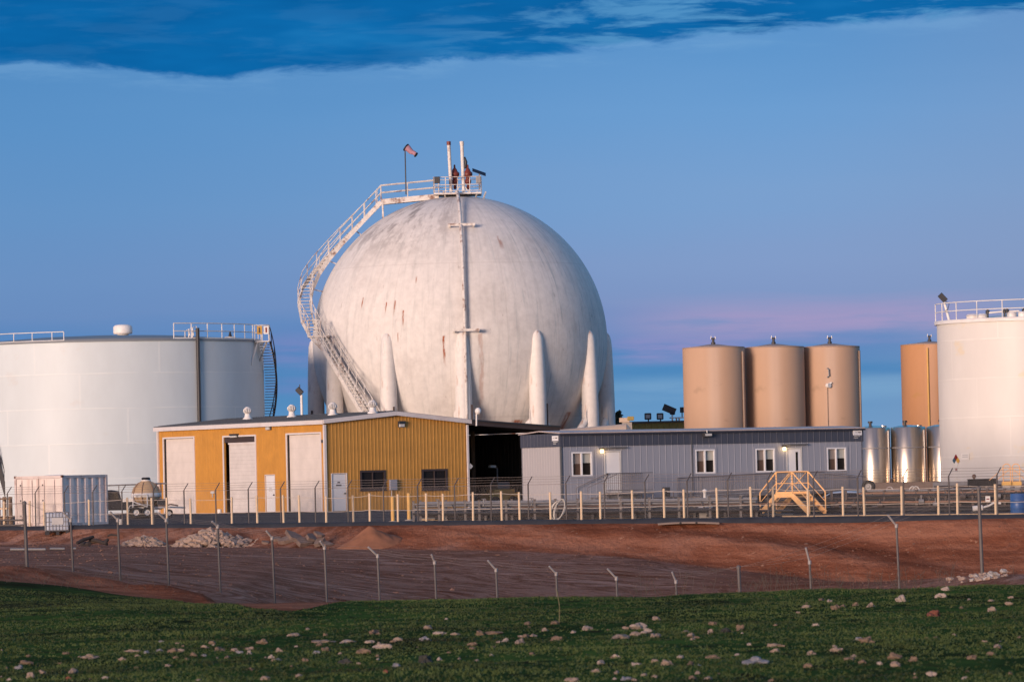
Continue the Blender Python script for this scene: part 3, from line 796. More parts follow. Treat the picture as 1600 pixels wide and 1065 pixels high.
    for p, q in ((p0, p1),):
        off = Vector((0, .9, .25)); th = Vector((0, 0, -.05))
        mb.hexa([p + th, q + th, q + off + th, p + off + th, p, q, q + off, p + off])
    mb.build('panel', M['solar'], sp, world=True)
    MB().tube(P(749, 297, YS - .8), P(749, 272, YS - .8), .05, 6).build('mast', M['galv'], sp, world=True)
sphere_tank()

# ------------------------------------------------------------------ left storage tank
def left_tank():
    Y = 330.0; c = P(168, 600, Y); cx, cy = c.x, Y; R = 10.75
    ztop = P(168, 531.0, Y - R).z
    root = thing('storage_tank', 'very wide low white storage tank behind the yellow building on the left', 'storage tank', (cx, cy, 0))
    def A(deg, r=R, z=0.0): a = R_(deg); return Vector((cx + r * math.sin(a), cy - r * math.cos(a), z))
    MB().lathe([(R, 0), (R, ztop)], (0, 0, 0), 128).build('shell', M['tank_left'], root)
    rf = MB().lathe([(R + .06, ztop - .10), (R + .06, ztop + .03), (R * .8, ztop + .24), (R * .5, ztop + .48), (R * .2, ztop + .60), (.01, ztop + .62)], (0, 0, 0), 96)
    rf.build('roof', M['roof_blue'], root)
    vx = P(192, 520, Y - 1); vv = MB().lathe([(.38, -.5), (.38, .28), (.64, .30), (.66, .42), (.66, .78), (.55, .90), (.30, .95), (.01, .96)], (0, 0, 0), 24)
    o = vv.build('roof_vent', M['white_paint'], root); o.location = (vx.x - cx, vx.y - cy, P(192, 528.5, Y - 1).z)
    # rim railings: front left part, and from the middle round to the ladder
    def rimpts(a0, a1, n=14): return [A(lerp(a0, a1, i / n), R - .06, ztop) for i in range(n + 1)]
    def deg(px):
        a = 0.0
        for _ in range(20): a = math.asin(max(-1, min(1, (P(px, 560, Y - R * math.cos(a)).x - cx) / R)))
        return math.degrees(a)
    rails(root, [rimpts(deg(273), 86)], 'railing', M['white_paint'], r=.035, post_step=1.35, kick=.1)
    rails(root, [rimpts(-85, deg(100))], 'railing', M['white_paint'], r=.032, heights=(.62, .05), post_step=1.45)
    # dark level pipe down the front
    p = A(deg(308), R + .12, ztop + .75); MB().tube(p, Vector((p.x, p.y, .1)), .13, 8).build('level_pipe', M['dark_steel'], root, world=True)
    g = MB(); q = A(deg(301), R - .5, ztop)
    for k in range(3): g.path([q + Vector((k * .25 - .2, 0, 0)), q + Vector((k * .25 - .2, 0, .55 + .1 * k)), q + Vector((k * .25 + .05, 0, .7 + .1 * k)), q + Vector((k * .25 + .12, 0, .25))], .04, 5)
    g.build('goose_neck', M['white_paint'], root, world=True)
    # hatch with a dark valve
    h = MB(); q = A(deg(374), R - .7, ztop); h.tube(q, q + Vector((0, 0, .22)), .38, 12); h.build('hatch', M['white_paint'], root, world=True)
    h = MB().tube(q + Vector((0, 0, .2)), q + Vector((0, 0, .55)), .14, 8, .05); h.build('hatch_valve', M['dark_steel'], root, world=True)
    # ladder platform
    pc = A(76, R + .45, ztop - .05)
    pf = MB(); pf.box(pc.x - .5, pc.x + .45, pc.y - .5, pc.y + .6, pc.z - .08, pc.z); pf.bar(pc + Vector((-.3, -.3, 0)), A(70, R, ztop - 1.7), .09); pf.bar(pc + Vector((.3, -.1, 0)), A(80, R, ztop - 1.4), .09)
    pf.build('ladder_platform', M['white_paint'], root, world=True)
    rails(root, [[pc + Vector((-.5, -.5, 0)), pc + Vector((.45, -.5, 0)), pc + Vector((.45, .6, 0))]], 'platform_rail', M['white_paint'], r=.04, post_step=.5)
    for dx in (-.18, .28):
        sg = MB(); sg.box(pc.x + dx - .17, pc.x + dx + .17, pc.y - .57, pc.y - .54, pc.z + .45, pc.z + 1.0); s_ = sg.build('warning_sign', M['sign_yellow'] if dx < 0 else M['white_paint'], root, world=True)
        ink = MB(); ink.box(pc.x + dx - .05, pc.x + dx + .06, pc.y - .578, pc.y - .572, pc.z + .55, pc.z + .9); ink.build('pictogram', M['ink'] if dx < 0 else M['sign_red'], s_, world=True)
    # spiral stair round the right flank
    ins, outs = [], []
    n = 60
    for i in range(n + 1):
        t = i / n; a = lerp(78, 138, t); z = lerp(ztop - .1, .3, t)
        ins.append(A(a, R + .08, z)); outs.append(A(a, R + .08 + .78, z))
    st = bpy.data.objects.new('spiral_stair', None); COL.objects.link(st); st.parent = root
    MB().path(outs, .07, 6).build('stringer', M['dark_steel'], st, world=True)
    MB().path([p + Vector((0, 0, 1.0)) for p in outs], .035, 5).build('handrail', M['dark_steel'], st, world=True)
    for i in range(0, n, 1):
        MB().bar(ins[i], outs[i], .22, .05).build('tread', M['galv'], st, world=True)
    for i in range(2, n, 5): MB().tube(outs[i], outs[i] + Vector((0, 0, 1.0)), .03, 5).build('baluster', M['dark_steel'], st, world=True)
    # access stair seen at the left edge of the picture
    st = bpy.data.objects.new('lower_stair', None); COL.objects.link(st); st.parent = root
    a, b = P(-6, 716, Y - 8.7), P(15, 790, Y - 8.7)
    for dy in (0, .9):
        MB().bar(a + Vector((0, dy, 0)), b + Vector((0, dy, 0)), .09, .3).build('stringer', M['dark_steel'], st, world=True)
        MB().path([a + Vector((0, dy, 1.2)), b + Vector((0, dy, 1.2))], .035, 5).build('handrail', M['dark_steel'], st, world=True)
    for i in range(14):
        p = a.lerp(b, i / 13); MB().bar(p, p + Vector((0, .9, 0)), .3, .05).build('tread', M['galv'], st, world=True)
        if i % 4 == 0: MB().tube(p, p + Vector((0, 0, 1.2)), .03, 5).build('baluster', M['dark_steel'], st, world=True)
M['roof_blue'] = mat('tank_roof_grey', (.20, .22, .24), .6, var=.08)
left_tank()

# ------------------------------------------------------------------ right storage tank
def right_tank():
    Y = 300.0; R = 6.0; c = P(1463 + R / Y * F + 4, 620, Y); cx, cy = c.x, Y
    ztop = P(1560, 499.5, Y - R).z; zb = P(1560, 751, Y - R).z
    root = thing('storage_tank', 'tall white storage tank with railed top at the right edge', 'storage tank', (cx, cy, 0))
    def A(deg, r=R, z=0.0): a = R_(deg); return Vector((cx + r * math.sin(a), cy - r * math.cos(a), z))
    MB().lathe([(R, .6), (R, ztop)], (0, 0, 0), 96).build('shell', M['tank_right'], root)
    MB().lathe([(R + .14, ztop - .06), (R + .16, ztop + .16), (R + .02, ztop + .18), (R + .0, ztop + .0)], (0, 0, 0), 96).build('rim', M['white_paint'], root)
    MB().lathe([(R + .02, ztop + .05), (R * .6, ztop + .35), (.01, ztop + .7)], (0, 0, 0), 64).build('roof', M['white_paint'], root)
    rails(root, [[A(lerp(-90, 90, i / 24), R + .08, ztop + .15) for i in range(25)]], 'railing', M['white_paint'], r=.033, heights=(1.08, .56), post_step=1.75)
    MB().lathe([(R + .5, 0), (R + .5, zb), (R + .1, zb + .02)], (0, 0, 0), 48).build('plinth', M['concrete'], root)
    def deg(px):
        a = 0.0
        for _ in range(20): a = math.asin(max(-1, min(1, (P(px, 500, Y - R * math.cos(a)).x - cx) / R)))
        return math.degrees(a)
    # roof fittings
    for px, r, h, nm in ((1504, .42, .45, 'hatch'), (1522, .3, .42, 'hatch'), (1575, .3, .5, 'hatch'), (1596, .3, .5, 'hatch')):
        q = A(deg(px), R - .9, ztop + .1); MB().tube(q, q + Vector((0, 0, h * .6)), r, 14).tube(q + Vector((0, 0, h * .6)), q + Vector((0, 0, h * .62 + .1)), r * 1.15, 14, r * .8).build(nm, M['white_paint'], root, world=True)
    for px in (1532.5, 1563, 1568, 1598):
        q = A(deg(px), R - .8, ztop + .1); MB().tube(q, q + Vector((0, 0, .62)), .06, 6).tube(q + Vector((0, 0, .35)), q + Vector((0, 0, .55)), .13, 8).build('valve', M['dark_steel'], root, world=True)
    mb = MB(); mb.path([A(deg(1533), R - .8, ztop + .5), A(deg(1560), R - .8, ztop + .55), A(deg(1590), R - .8, ztop + .55)], .06, 6); mb.build('roof_pipe', M['white_paint'], root, world=True)
    # solar lamp leaning over the rim
    a = A(deg(1475.5), R - .35, ztop + .1); t = thing('solar_lamp', 'dark tilted solar lamp panel on a short white post on the right tank rim', 'solar lamp', a)
    b = P(1475.5, 472, a.y); MB().tube(a, b, .09, 8).build('post', M['white_paint'], t, world=True)
    mb = MB(); p0 = P(1473, 465, a.y); u = (P(1479, 471, a.y) - P(1468.5, 460, a.y)).normalized() * .27; v = u.cross(Vector((0, 1, 0))).normalized() * .17; w = Vector((0, .05, .02))
    mb.hexa([p0 - u - v - w, p0 + u - v - w, p0 + u + v - w, p0 - u + v - w, p0 - u - v + w, p0 + u - v + w, p0 + u + v + w, p0 - u + v + w]); mb.build('panel', M['dark_steel'], t, world=True)
    mb = MB().path([P(1478, 470, a.y - .1), P(1483, 475, a.y - .1), P(1481, 483, a.y - .1), P(1476, 486, a.y - .1)], .02, 5); mb.build('cable', M['black'], t, world=True)
    # hazard diamond and small notices on the shell
    def front(px, py):
        a = 0.0
        for _ in range(25): a = .5 * a + .5 * math.asin(max(-1, min(1, (P(px, py, Y - R * math.cos(a)).x - cx) / R)))
        yy = cy - (R + .03) * math.cos(a); q = P(px, py, yy); return q, a
    q, a = front(1494.5, 719); s = .40
    ux = Vector((math.cos(a), math.sin(a), 0)); uz = Vector((0, 0, 1)); nn = Vector((math.sin(a), -math.cos(a), 0)) * .02
    sg = thing('hazard_sign', 'diamond shaped red blue and yellow hazard placard on the right white tank', 'sign', q - uz * .45)
    def dia(c, h, m, nm, off, par):
        mb = MB(); o2 = nn * off; pts = [c - ux * h, c - uz * h, c + ux * h, c + uz * h]
        mb.hexa([p + o2 for p in pts] + [p + o2 + nn for p in pts]); return mb.build(nm, m, par, world=True)
    pl = dia(q, s, M['white_paint'], 'plate', 0, sg)
    for dx, dz, m, nm in ((0, .2, 'sign_red', 'red_quarter'), (-.2, 0, 'sign_blue', 'blue_quarter'), (.2, 0, 'sign_yellow', 'yellow_quarter')):
        dia(q + ux * dx + uz * dz, .185, M[m], nm, 1.4, pl)
    for px, py, w, h, nm, m in ((1494.5, 733.5, .12, .12, 'red lettered notice plate under the hazard diamond', 'cap_grey'), (1508.5, 713, .36, .20, 'faint pale notice panel beside the hazard diamond', 'white_paint')):
        q, a = front(px, py); ux = Vector((math.cos(a), math.sin(a), 0)); nn = Vector((math.sin(a), -math.cos(a), 0)) * .02
        t = thing('notice_plate', nm, 'sign', q - uz * h)
        mb = MB(); pts = [q - ux * w - uz * h, q + ux * w - uz * h, q + ux * w + uz * h, q - ux * w + uz * h]; mb.hexa(pts + [p + nn for p in pts]); b_ = mb.build('plate', M[m], t, world=True)
        mb = MB()
        for k in range(2):
            zz = h * (.55 - .6 * k); pts = [q - ux * w * .7 + uz * (zz - .03), q + ux * w * .7 + uz * (zz - .03), q + ux * w * .7 + uz * (zz + .03), q - ux * w * .7 + uz * (zz + .03)]
            mb.hexa([p + nn * 1.1 for p in pts] + [p + nn * 1.4 for p in pts])
        mb.build('lettering', M['sign_red'] if m == 'cap_grey' else M['cap_grey'], b_, world=True)
right_tank()

# ------------------------------------------------------------------ silos
def silo(px0, px1, ytop, Y, m, label, side_pipe=None, gauge=False, group='tall beige silos behind the office'):
    p0, p1 = P(px0 + 1.5, 600, Y), P(px1 + 1.5, 600, Y); R = (p1.x - p0.x) / 2; cx = (p0.x + p1.x) / 2
    zt = P((px0 + px1) / 2, ytop, Y - R).z
    root = thing('silo', label, 'silo', (cx, Y, 0), group=group)
    MB().lathe([(R, 0), (R, zt - .06), (R - .03, zt)], (0, 0, 0), 64).build('shell', m, root)
    MB().lathe([(R + .02, zt - .03), (R + .01, zt + .03), (R * .55, zt + .12), (.35, zt + .24), (.01, zt + .25)], (0, 0, 0), 48).build('roof', M['silo_roof'], root)
    v = MB(); v.tube((0, 0, zt + .2), (0, 0, zt + .38), .15, 10); v.tube((0, 0, zt + .38), (0, 0, zt + .62), .09, 8).tube((-.16, 0, zt + .64), (.16, 0, zt + .64), .05, 6)
    v.build('top_valve', M['dark_steel'], root)
    MB().tube((-.16, -.1, zt + .60), (-.13, -.1, zt + .80), .035, 6).build('vent_horn', M['white_paint'], root); MB().tube((.15, -.1, zt + .60), (.13, -.1, zt + .78), .035, 6).build('vent_horn', M['white_paint'], root)
    if side_pipe is not None:
        a = math.asin((P(side_pipe, 600, Y).x - cx) / R); x, y = (R + .07) * math.sin(a), -(R + .07) * math.cos(a)
        MB().tube((x, y, 0), (x, y, zt - .3), .075, 8).build('side_pipe', M['side_pipe'] if group else M['yellow_post'], root)
    if gauge:
        z0, z1 = P(1291, 575, Y - R).z, P(1291, 587, Y - R).z
        x = P(1292, 580, Y - R).x - cx
        g = MB().path([(x, -R - .05, z0 + .0), (x + .12, -R - .09, z0 - .1), (x + .14, -R - .09, z1), (x, -R - .05, z1 - .1)], .05, 6); g.build('pipe_bend', M['galv'], root)
        z2 = P(1291, 602, Y - R).z
        MB().tube((x, -R - .02, z2), (x + .15, -R - .22, z2), .16, 10).tube((x - .1, -R - .1, z2 + .02), (x + .3, -R - .12, z2 + .18), .06, 6).build('gauge', M['white_paint'], root)
        MB().tube((x, -R - .03, z2), (x, -R - .03, .2), .02, 5).build('gauge_cable', M['side_pipe'], root)
M['silo_roof'] = mat('silo_roof', (.36, .26, .21), .7, var=.08)
M['side_pipe'] = mat('side_pipe', (.30, .22, .17), .6)
silo(1066, 1163, 542, 325, M['silo'], 'frontmost beige silo, beside the gap next to the sphere', side_pipe=1159)
silo(1161.5, 1256, 541.5, 326.6, M['silo'], 'beige silo standing between two other beige silos')
silo(1250, 1343, 541, 328.2, M['silo'], 'beige silo with a small white gauge on its front', gauge=True, side_pipe=1341)
silo(1407, 1498, 537, 365, M['silo_orange'], 'orange silo half hidden behind the tall white tank', side_pipe=1446.5, group=None)

def steel_tank(px0, px1, label):
    Y = 305.0; p0, p1 = P(px0, 700, Y), P(px1, 700, Y); R = (p1.x - p0.x) / 2; cx = (p0.x + p1.x) / 2
    zt = P(1400, 667, Y - R).z; zb = P(1400, 753, Y - R).z
    root = thing('steel_tank', label, 'steel tank', (cx, Y, .55), group='polished steel tanks beside the office')
    L = lambda z: z - .55
    MB().lathe([(R, L(zb)), (R, L(zt) - .05), (R - .05, L(zt))], (0, 0, 0), 56).build('shell', M['stainless'], root)
    MB().lathe([(R + .01, L(zb) + 2.14), (R + .018, L(zb) + 2.16), (R + .018, L(zb) + 2.2), (R + .01, L(zb) + 2.22)], (0, 0, 0), 56).build('weld_band', M['galv'], root)
    MB().lathe([(R - .04, L(zt) - .01), (R * .5, L(zt) + .1), (.01, L(zt) + .14)], (0, 0, 0), 40).build('roof', M['stainless'], root)
    MB().lathe([(R - .1, 0), (R - .1, L(zb))], (0, 0, 0), 24).build('base_ring', M['dark_steel'], root)
    MB().tube((R * .1 - .3, 0, L(zt) + .05), (R * .1 - .3, 0, L(zt) + .34), .09, 8).tube((R * .1 - .3, 0, L(zt) + .3), (R * .1 - .3, 0, L(zt) + .42), .15, 8).build('top_valve', M['dark_steel'], root)
    MB().tube((R * .6, 0, L(zt)), (R * .6, 0, L(zt) + .12), .22, 12).build('manway', M['stainless'], root)
    a = R_(57); MB().tube((.02 + R * math.sin(a), -(R + .02) * math.cos(a), L(zb)), (.02 + R * math.sin(a), -(R + .02) * math.cos(a), L(zt) - .2), .045, 6).build('side_pipe', M['white_rusty'], root)
steel_tank(1340, 1391, 'polished steel tank touching the end of the grey office')
steel_tank(1392, 1447, 'middle polished steel tank between its two neighbours')
steel_tank(1448, 1503, 'polished steel tank half hidden by the tall white tank')
# ------------------------------------------------------------------ buildings: wall helpers
AX = math.atan2(.547, .837)
class Wall:
    """a wall plane of a building: origin o, direction u, outward normal n (world, horizontal)"""
    def __init__(s, o, u, n): s.o = Vector(o); s.u = Vector(u).normalized(); s.n = Vector(n).normalized()
    def at(s, u, z, d=0.0): p = s.o + s.u * u + s.n * d; return Vector((p.x, p.y, z))
    def hit(s, px, py):
        p = hitplane(px, py, s.o, s.n); return (p - s.o).dot(s.u), p.z
    def rect(s, x0, y0, x1, y1):
        a = s.hit(x0, y0); b = s.hit(x1, y1); c = s.hit(x0, y1); d = s.hit(x1, y0)
        return min(a[0], c[0]) * .5 + min(a[0], c[0]) * .5, max(b[0], d[0]), (b[1] + c[1]) / 2, (a[1] + d[1]) / 2
    def box(s, mb, u0, u1, z0, z1, d0, d1):
        mb.hexa([s.at(u0, z0, d0), s.at(u1, z0, d0), s.at(u1, z0, d1), s.at(u0, z0, d1), s.at(u0, z1, d0), s.at(u1, z1, d0), s.at(u1, z1, d1), s.at(u0, z1, d1)])
    def slab(s, mb, u0, u1, z0, za, zb, d0, d1):
        mb.hexa([s.at(u0, z0, d0), s.at(u1, z0, d0), s.at(u1, z0, d1), s.at(u0, z0, d1), s.at(u0, za, d0), s.at(u1, zb, d0), s.at(u1, zb, d1), s.at(u0, za, d1)])
    def sheet(s, mb, cuts, ztop, opens, z0, th, rib_p=.0, rib_w=.05, rib_d=.03):
        """wall with openings [(u0,u1,z0,z1)], top following ztop(u), ribs on the outside"""
        us = sorted(set(cuts + [v for o in opens for v in o[:2]]))
        for a, b in zip(us, us[1:]):
            m = (a + b) / 2; ops = sorted([o for o in opens if o[0] < m < o[1]], key=lambda o: o[2]); z = z0
            for o in ops:
                if o[2] > z + .01: s.slab(mb, a, b, z, o[2], o[2], -th, 0)
                z = o[3]
            s.slab(mb, a, b, z, ztop(a), ztop(b), -th, 0)
        if rib_p:
            u = us[0] + rib_p / 2
            while u < us[-1] - rib_w:
                ops = sorted([o for o in opens if o[0] - rib_w < u < o[1] + rib_w], key=lambda o: o[2]); z = z0
                for o in ops + [None]:
                    top = (o[2] if o else min(ztop(u - rib_w / 2), ztop(u + rib_w / 2)))
                    if top > z + .05:
                        w = rib_w; pts = []
                        for zz in (z, top): pts += [s.at(u - w, zz, .001), s.at(u + w, zz, .001), s.at(u + w * .5, zz, rib_d), s.at(u - w * .5, zz, rib_d)]
                        mb.hexa(pts)
                    if o: z = o[3]
                u += rib_p

def wall_lamp(w, px, py, label, sx=.2, sz=.18, lit=False, group=None):
    """wall pack light: dark housing, lens under it"""
    u, z = w.hit(px, py); root = thing('wall_lamp', label, 'lamp', w.at(u, z - sz, 0), group=group)
    h = MB(); w.slab(h, u - sx, u + sx, z + sz * .1, z + sz, z + sz, 0.01, .22); w.box(h, u - sx, u + sx, z - sz * .9, z + sz * .1, .012, .06)
    h.build('housing', M['dark_steel'], root, world=True, bevel=.01)
    l = MB(); w.box(l, u - sx * .8, u + sx * .8, z - sz * .85, z + sz * .08, .065, .2); l.build('lens', M['lamp'] if lit else M['cap_grey'], root, world=True, bevel=.02)
    return root

# ------------------------------------------------------------------ orange workshop
GC = Vector((P(510, 798, 278).x, 278.0, 0.0))
GX = Vector((math.cos(AX), math.sin(AX), 0)); GY = Vector((-math.sin(AX), math.cos(AX), 0))
def workshop():
    Wd = 9.75; Ln = 19.8; pk = 4.75
    wg = Wall(GC, GX, -GY); wd = Wall(GC, GY, -GX)        # gable wall, door wall
    ze = wg.hit(512, 657)[1]; zr = wg.hit(617, 645)[1]; zer = wg.hit(732, 657.5)[1]; zfar = wd.hit(249, 669)[1]
    ze = (ze + zfar) / 2
    root = thing('workshop', 'orange yellow metal workshop with three tall white garage doors', 'workshop', GC, AX)
    gt = lambda u: lerp(ze, zr, u / pk) if u < pk else lerp(zr, zer, (u - pk) / (Wd - pk))
    # openings
    D = {}
    for k, r in dict(d1=(257.5, 684.5, 304, 800), d2=(351, 682, 400, 799.5), d3=(450, 678, 502, 798.5), pd=(415.5, 742, 429.8, 799.5)).items():
        a, b = wd.hit(r[2], (r[1] + r[3]) / 2)[0], wd.hit(r[0], (r[1] + r[3]) / 2)[0]
        D[k] = (a, b, -.02, wd.hit((r[0] + r[2]) / 2, r[1])[1])
    mb = MB(); wd.sheet(mb, [0.0, Ln], lambda u: ze, [D['d1'], D['d2'], D['d3'], D['pd']], -.1, .12, .32, .045, .010)
    mb.build('door_wall', M['gold'], root, world=True)
    G = {}
    for k, r in dict(pd=(519, 740, 541.5, 797), w1=(563.5, 735.5, 601.5, 764), w2=(660, 733.5, 698, 763.5)).items():
        a = wg.hit(r[0], (r[1] + r[3]) / 2)[0]; b = wg.hit(r[2], (r[1] + r[3]) / 2)[0]; G[k] = (a, b, wg.hit((r[0] + r[2]) / 2, r[3])[1], wg.hit((r[0] + r[2]) / 2, r[1])[1])
    G['pd'] = (G['pd'][0], G['pd'][1], -.02, G['pd'][3])
    mb = MB(); wg.sheet(mb, [0.14, pk, Wd], gt, [G['pd'], G['w1'], G['w2']], -.1, .12, .24, .045, .014)
    mb.build('gable_wall', M['gold_gable'], root, world=True)
    mb = MB(); wr = Wall(GC + GX * Wd, GY, GX); wr.sheet(mb, [0.0, Ln], lambda u: zer, [], -.1, .12); wb = Wall(GC + GY * Ln, GX, GY)
    mb.build('side_wall', M['gold'], root, world=True)
    mb = MB(); wb.sheet(mb, [0.0, pk, Wd], gt, [], -.1, .12); mb.build('rear_wall', M['gold'], root, world=True)
    mb = MB(); fl = [GC + GX * .2 + GY * .2, GC + GX * (Wd - .2) + GY * .2, GC + GX * (Wd - .2) + GY * (Ln - .2), GC + GX * .2 + GY * (Ln - .2)]
    mb.prism([(p.x, p.y) for p in fl], -.1, .02); mb.build('floor', M['concrete'], root, world=True)
    # roof: two slopes with standing seams
    def rp(u, v, z): p = GC + GX * u + GY * v; return Vector((p.x, p.y, z))
    ov = .22; t = .09
    sl = (zr - ze) / pk; sr = (zer - zr) / (Wd - pk)
    for nm, (u0, z0, u1, z1) in dict(left=(-ov, ze - ov * sl, pk, zr), right=(pk, zr, Wd + ov, zer + ov * sr)).items():
        mb = MB(); b = [rp(u0, -ov, z0 + .03), rp(u1, -ov, z1 + .03), rp(u1, Ln + ov, z1 + .03), rp(u0, Ln + ov, z0 + .03)]
        mb.hexa(b + [p + Vector((0, 0, t)) for p in b])
        v = .3
        while v < Ln:
            mb.bar(rp(u0 + .05, v, z0 + .03 + t + .02), rp(u1, v, z1 + .03 + t + .02), .05, .04); v += .6
        mb.build('roof', M['roof_grey'], root, world=True)
    # fascias: along the eave over the doors, and up the gable
    mb = MB(); mb.bar(rp(-ov - .02, -ov, ze - .07), rp(-ov - .02, Ln + ov, ze - .07), .05, .24); mb.build('eave_fascia', M['fascia'], root, world=True)
    mb = MB(); mb.bar(rp(-ov, -ov - .03, ze - .02 - ov * sl), rp(pk, -ov - .03, zr - .02), .05, .24); mb.bar(rp(pk, -ov - .03, zr - .02), rp(Wd + ov, -ov - .03, zer - .02 + ov * sr), .05, .24)
    mb.build('gable_fascia', M['fascia'], root, world=True)
    # corner trims
    for u, v, w in ((0, 0, .15), (Wd, 0, .12), (0, Ln, .15)):
        mb = MB(); p = rp(u - .03 if u == 0 else u + .03, v - .03 if v == 0 else v + .03, 0); mb.bar((p.x, p.y, -.08), (p.x, p.y, ze - .22 if u == 0 else zer - .22), w, w, up=GY); mb.build('corner_trim', M['fascia'], root, world=True)
    # garage doors in reveals
    def trim(w, o, m, wid=.12, d=.05, top=True, name='frame', par=None):
        mb = MB(); w.box(mb, o[0] - wid, o[0], 0, o[3], .002, d); w.box(mb, o[1], o[1] + wid, 0, o[3], .002, d)
        if top: w.box(mb, o[0] - wid, o[1] + wid, o[3], o[3] + wid * .8, .002, d)
        return mb.build(name, m, par, world=True)
    for k, m in (('d1', 'panel_door'), ('d3', 'panel_door'), ('d2', 'rollup')):
        o = D[k]; a, b, zt = o[0], o[1], o[3]
        if k == 'd2': b -= .38; zt -= .34
        mb = MB(); wd.box(mb, a + .02, b - .02, 0, zt - .02, -.20, -.12)
        n = 6 if k != 'd2' else 0
        for i in range(1, n + 1): wd.box(mb, a + .03, b - .03, (zt * i / (n + 1)) - .012, (zt * i / (n + 1)) + .012, -.12, -.105)
        d_ = mb.build('garage_door', M[m], root, world=True)
        trim(wd, o, M['fascia'], .12, .05, True, 'door_frame', d_)
        if k != 'd2':
            s_ = MB(); wd.box(s_, b - .05, b + .0, 0, zt, -.10, -.01); s_.build('door_seal', M['black'], d_, world=True)
        else:
            c = MB(); wd.box(c, o[0] + .02, o[1] - .02, zt + .02, o[3] - .03, -.14, -.02); c.build('shutter_box', M['roof_brown'], d_, world=True)
            c = MB(); wd.box(c, b + .05, o[1] - .03, 0.0, o[3] - .4, -.6, -.5); c.build('side_jamb', M['roof_brown'], d_, world=True)
            c = MB(); wd.box(c, o[0] + .02, b - .02, zt - .10, zt, -.11, -.05); c.build('shutter_head', M['fascia'], d_, world=True)
        in_ = MB(); wd.box(in_, o[0] - .3, o[1] + .3, -.02, o[3] + .2, -1.4, -1.3); in_.build('dark_interior', M['black'], root, world=True)
    # personnel doors
    for w, o in ((wd, D['pd']), (wg, G['pd'])):
        mb = MB(); w.box(mb, o[0] + .02, o[1] - .02, 0.02, o[3] - .02, -.06, -.02)
        d_ = mb.build('door', M['door_white'], root, world=True)
        trim(w, o, M['fascia'] if w is wd else M['door_white'], .05, .03, True, 'door_frame', d_)
        mb = MB(); uu = o[0] + .12 if w is wd else o[1] - .12
        mb.tube(w.at(uu, 1.02, -.02), w.at(uu, 1.02, .06), .045, 8); mb.build('handle', M['dark_steel'], d_, world=True)
        if w is wg:
            uc = (o[0] + o[1]) / 2 - .02
            for zz, hw, cells in ((1.66, .09, 3), (1.50, .19, 6)):      # small painted lettering, too far off to read
                mb = MB()
                for i in range(cells):
                    a = uc - hw + 2 * hw * i / cells; w.box(mb, a + .006, a + 2 * hw / cells - .008, zz - .045, zz + .045, -.019, -.014)
                mb.build('lettering', M['ink'], d_, world=True)
            mb = MB(); w.box(mb, o[0] + .03, o[1] - .03, 1.40, 1.415, -.019, -.015); mb.build('door_rail', M['cap_grey'], d_, world=True)
        else:
            uc = (o[0] + o[1]) / 2
            for zz, hw in ((1.42, .16), (1.28, .20)):
                mb = MB(); w.box(mb, uc - hw, uc + hw, zz - .03, zz + .03, -.019, -.014); mb.build('lettering', M['cap_grey'], d_, world=True)
    # windows: dark frame, two panes
    for k in ('w1', 'w2'):
        a, b, z0, z1 = G[k]; fr = MB(); f = .07
        for q in ((a - .05, b + .05, z0 - .05, z0 + f), (a - .05, b + .05, z1 - f, z1 + .05), (a - .05, a + f, z0 + f, z1 - f), (b - f, b + .05, z0 + f, z1 - f)): wg.box(fr, *q, -.02, .045)
        m_ = (a + b) / 2; wg.box(fr, m_ - .025, m_ + .025, z0 + f, z1 - f, -.05, .02)
        w_ = fr.build('window', M['roof_brown'], root, world=True)
        for q0, q1 in ((a + f, m_ - .025), (m_ + .025, b - f)):
            mb = MB(); wg.box(mb, q0, q1, z0 + f, z1 - f, -.07, -.05); mb.build('pane', M['glass_dark'], w_, world=True)
        mb = MB(); wg.box(mb, a - .1, b + .1, z0 - .10, z0 - .05, .002, .10); mb.build('sill', M['roof_brown'], w_, world=True)
    u, z = wg.hit(612.5, 757); mb = MB(); wg.box(mb, u - .24, u + .24, z - .31, z + .31, .05, .22); e = mb.build('meter_box', M['office_side'], root, world=True, bevel=.02)
    mb = MB(); mb.tube(wg.at(u - .1, 0, .1), wg.at(u - .1, z - .3, .1), .025, 6); mb.build('conduit', M['cap_grey'], e, world=True)
    u, z = wg.hit(612, 725); mb = MB(); mb.tube(wg.at(u - 1.0, .0, .08), wg.at(u - 1.0, z - .6, .08), .025, 6)
    # vertical white streak of a down pipe stub on the gable, and bracket on door wall
    wall_lamp(wg, 626, 662.5, 'dark wall lamp under the gable peak of the orange workshop', .21, .19)
    wall_lamp(wd, 421.5, 667, 'dark wall lamp high between the shutter door and the right garage door', .24, .19)
    wall_lamp(wd, 368, 680.5, 'wide flat dark lamp above the shutter door', .42, .12)
    wall_lamp(wd, 323.5, 668, 'small brown lamp bracket near the left garage door', .16, .10)
    u, z = wd.hit(506, 689); mb = MB(); wd.box(mb, u - .07, u + .07, z - .09, z + .09, .03, .14); mb.build('sensor_box', M['dark_steel'], root, world=True)
    u, z = wd.hit(333, 770); mb = MB(); wd.box(mb, u - .22, u + .22, z - .02, z + .12, .03, .06); wd.box(mb, u - .02, u + .05, z - .25, z - .02, .03, .06); mb.build('paint_mark', M['cap_grey'], root, world=True)
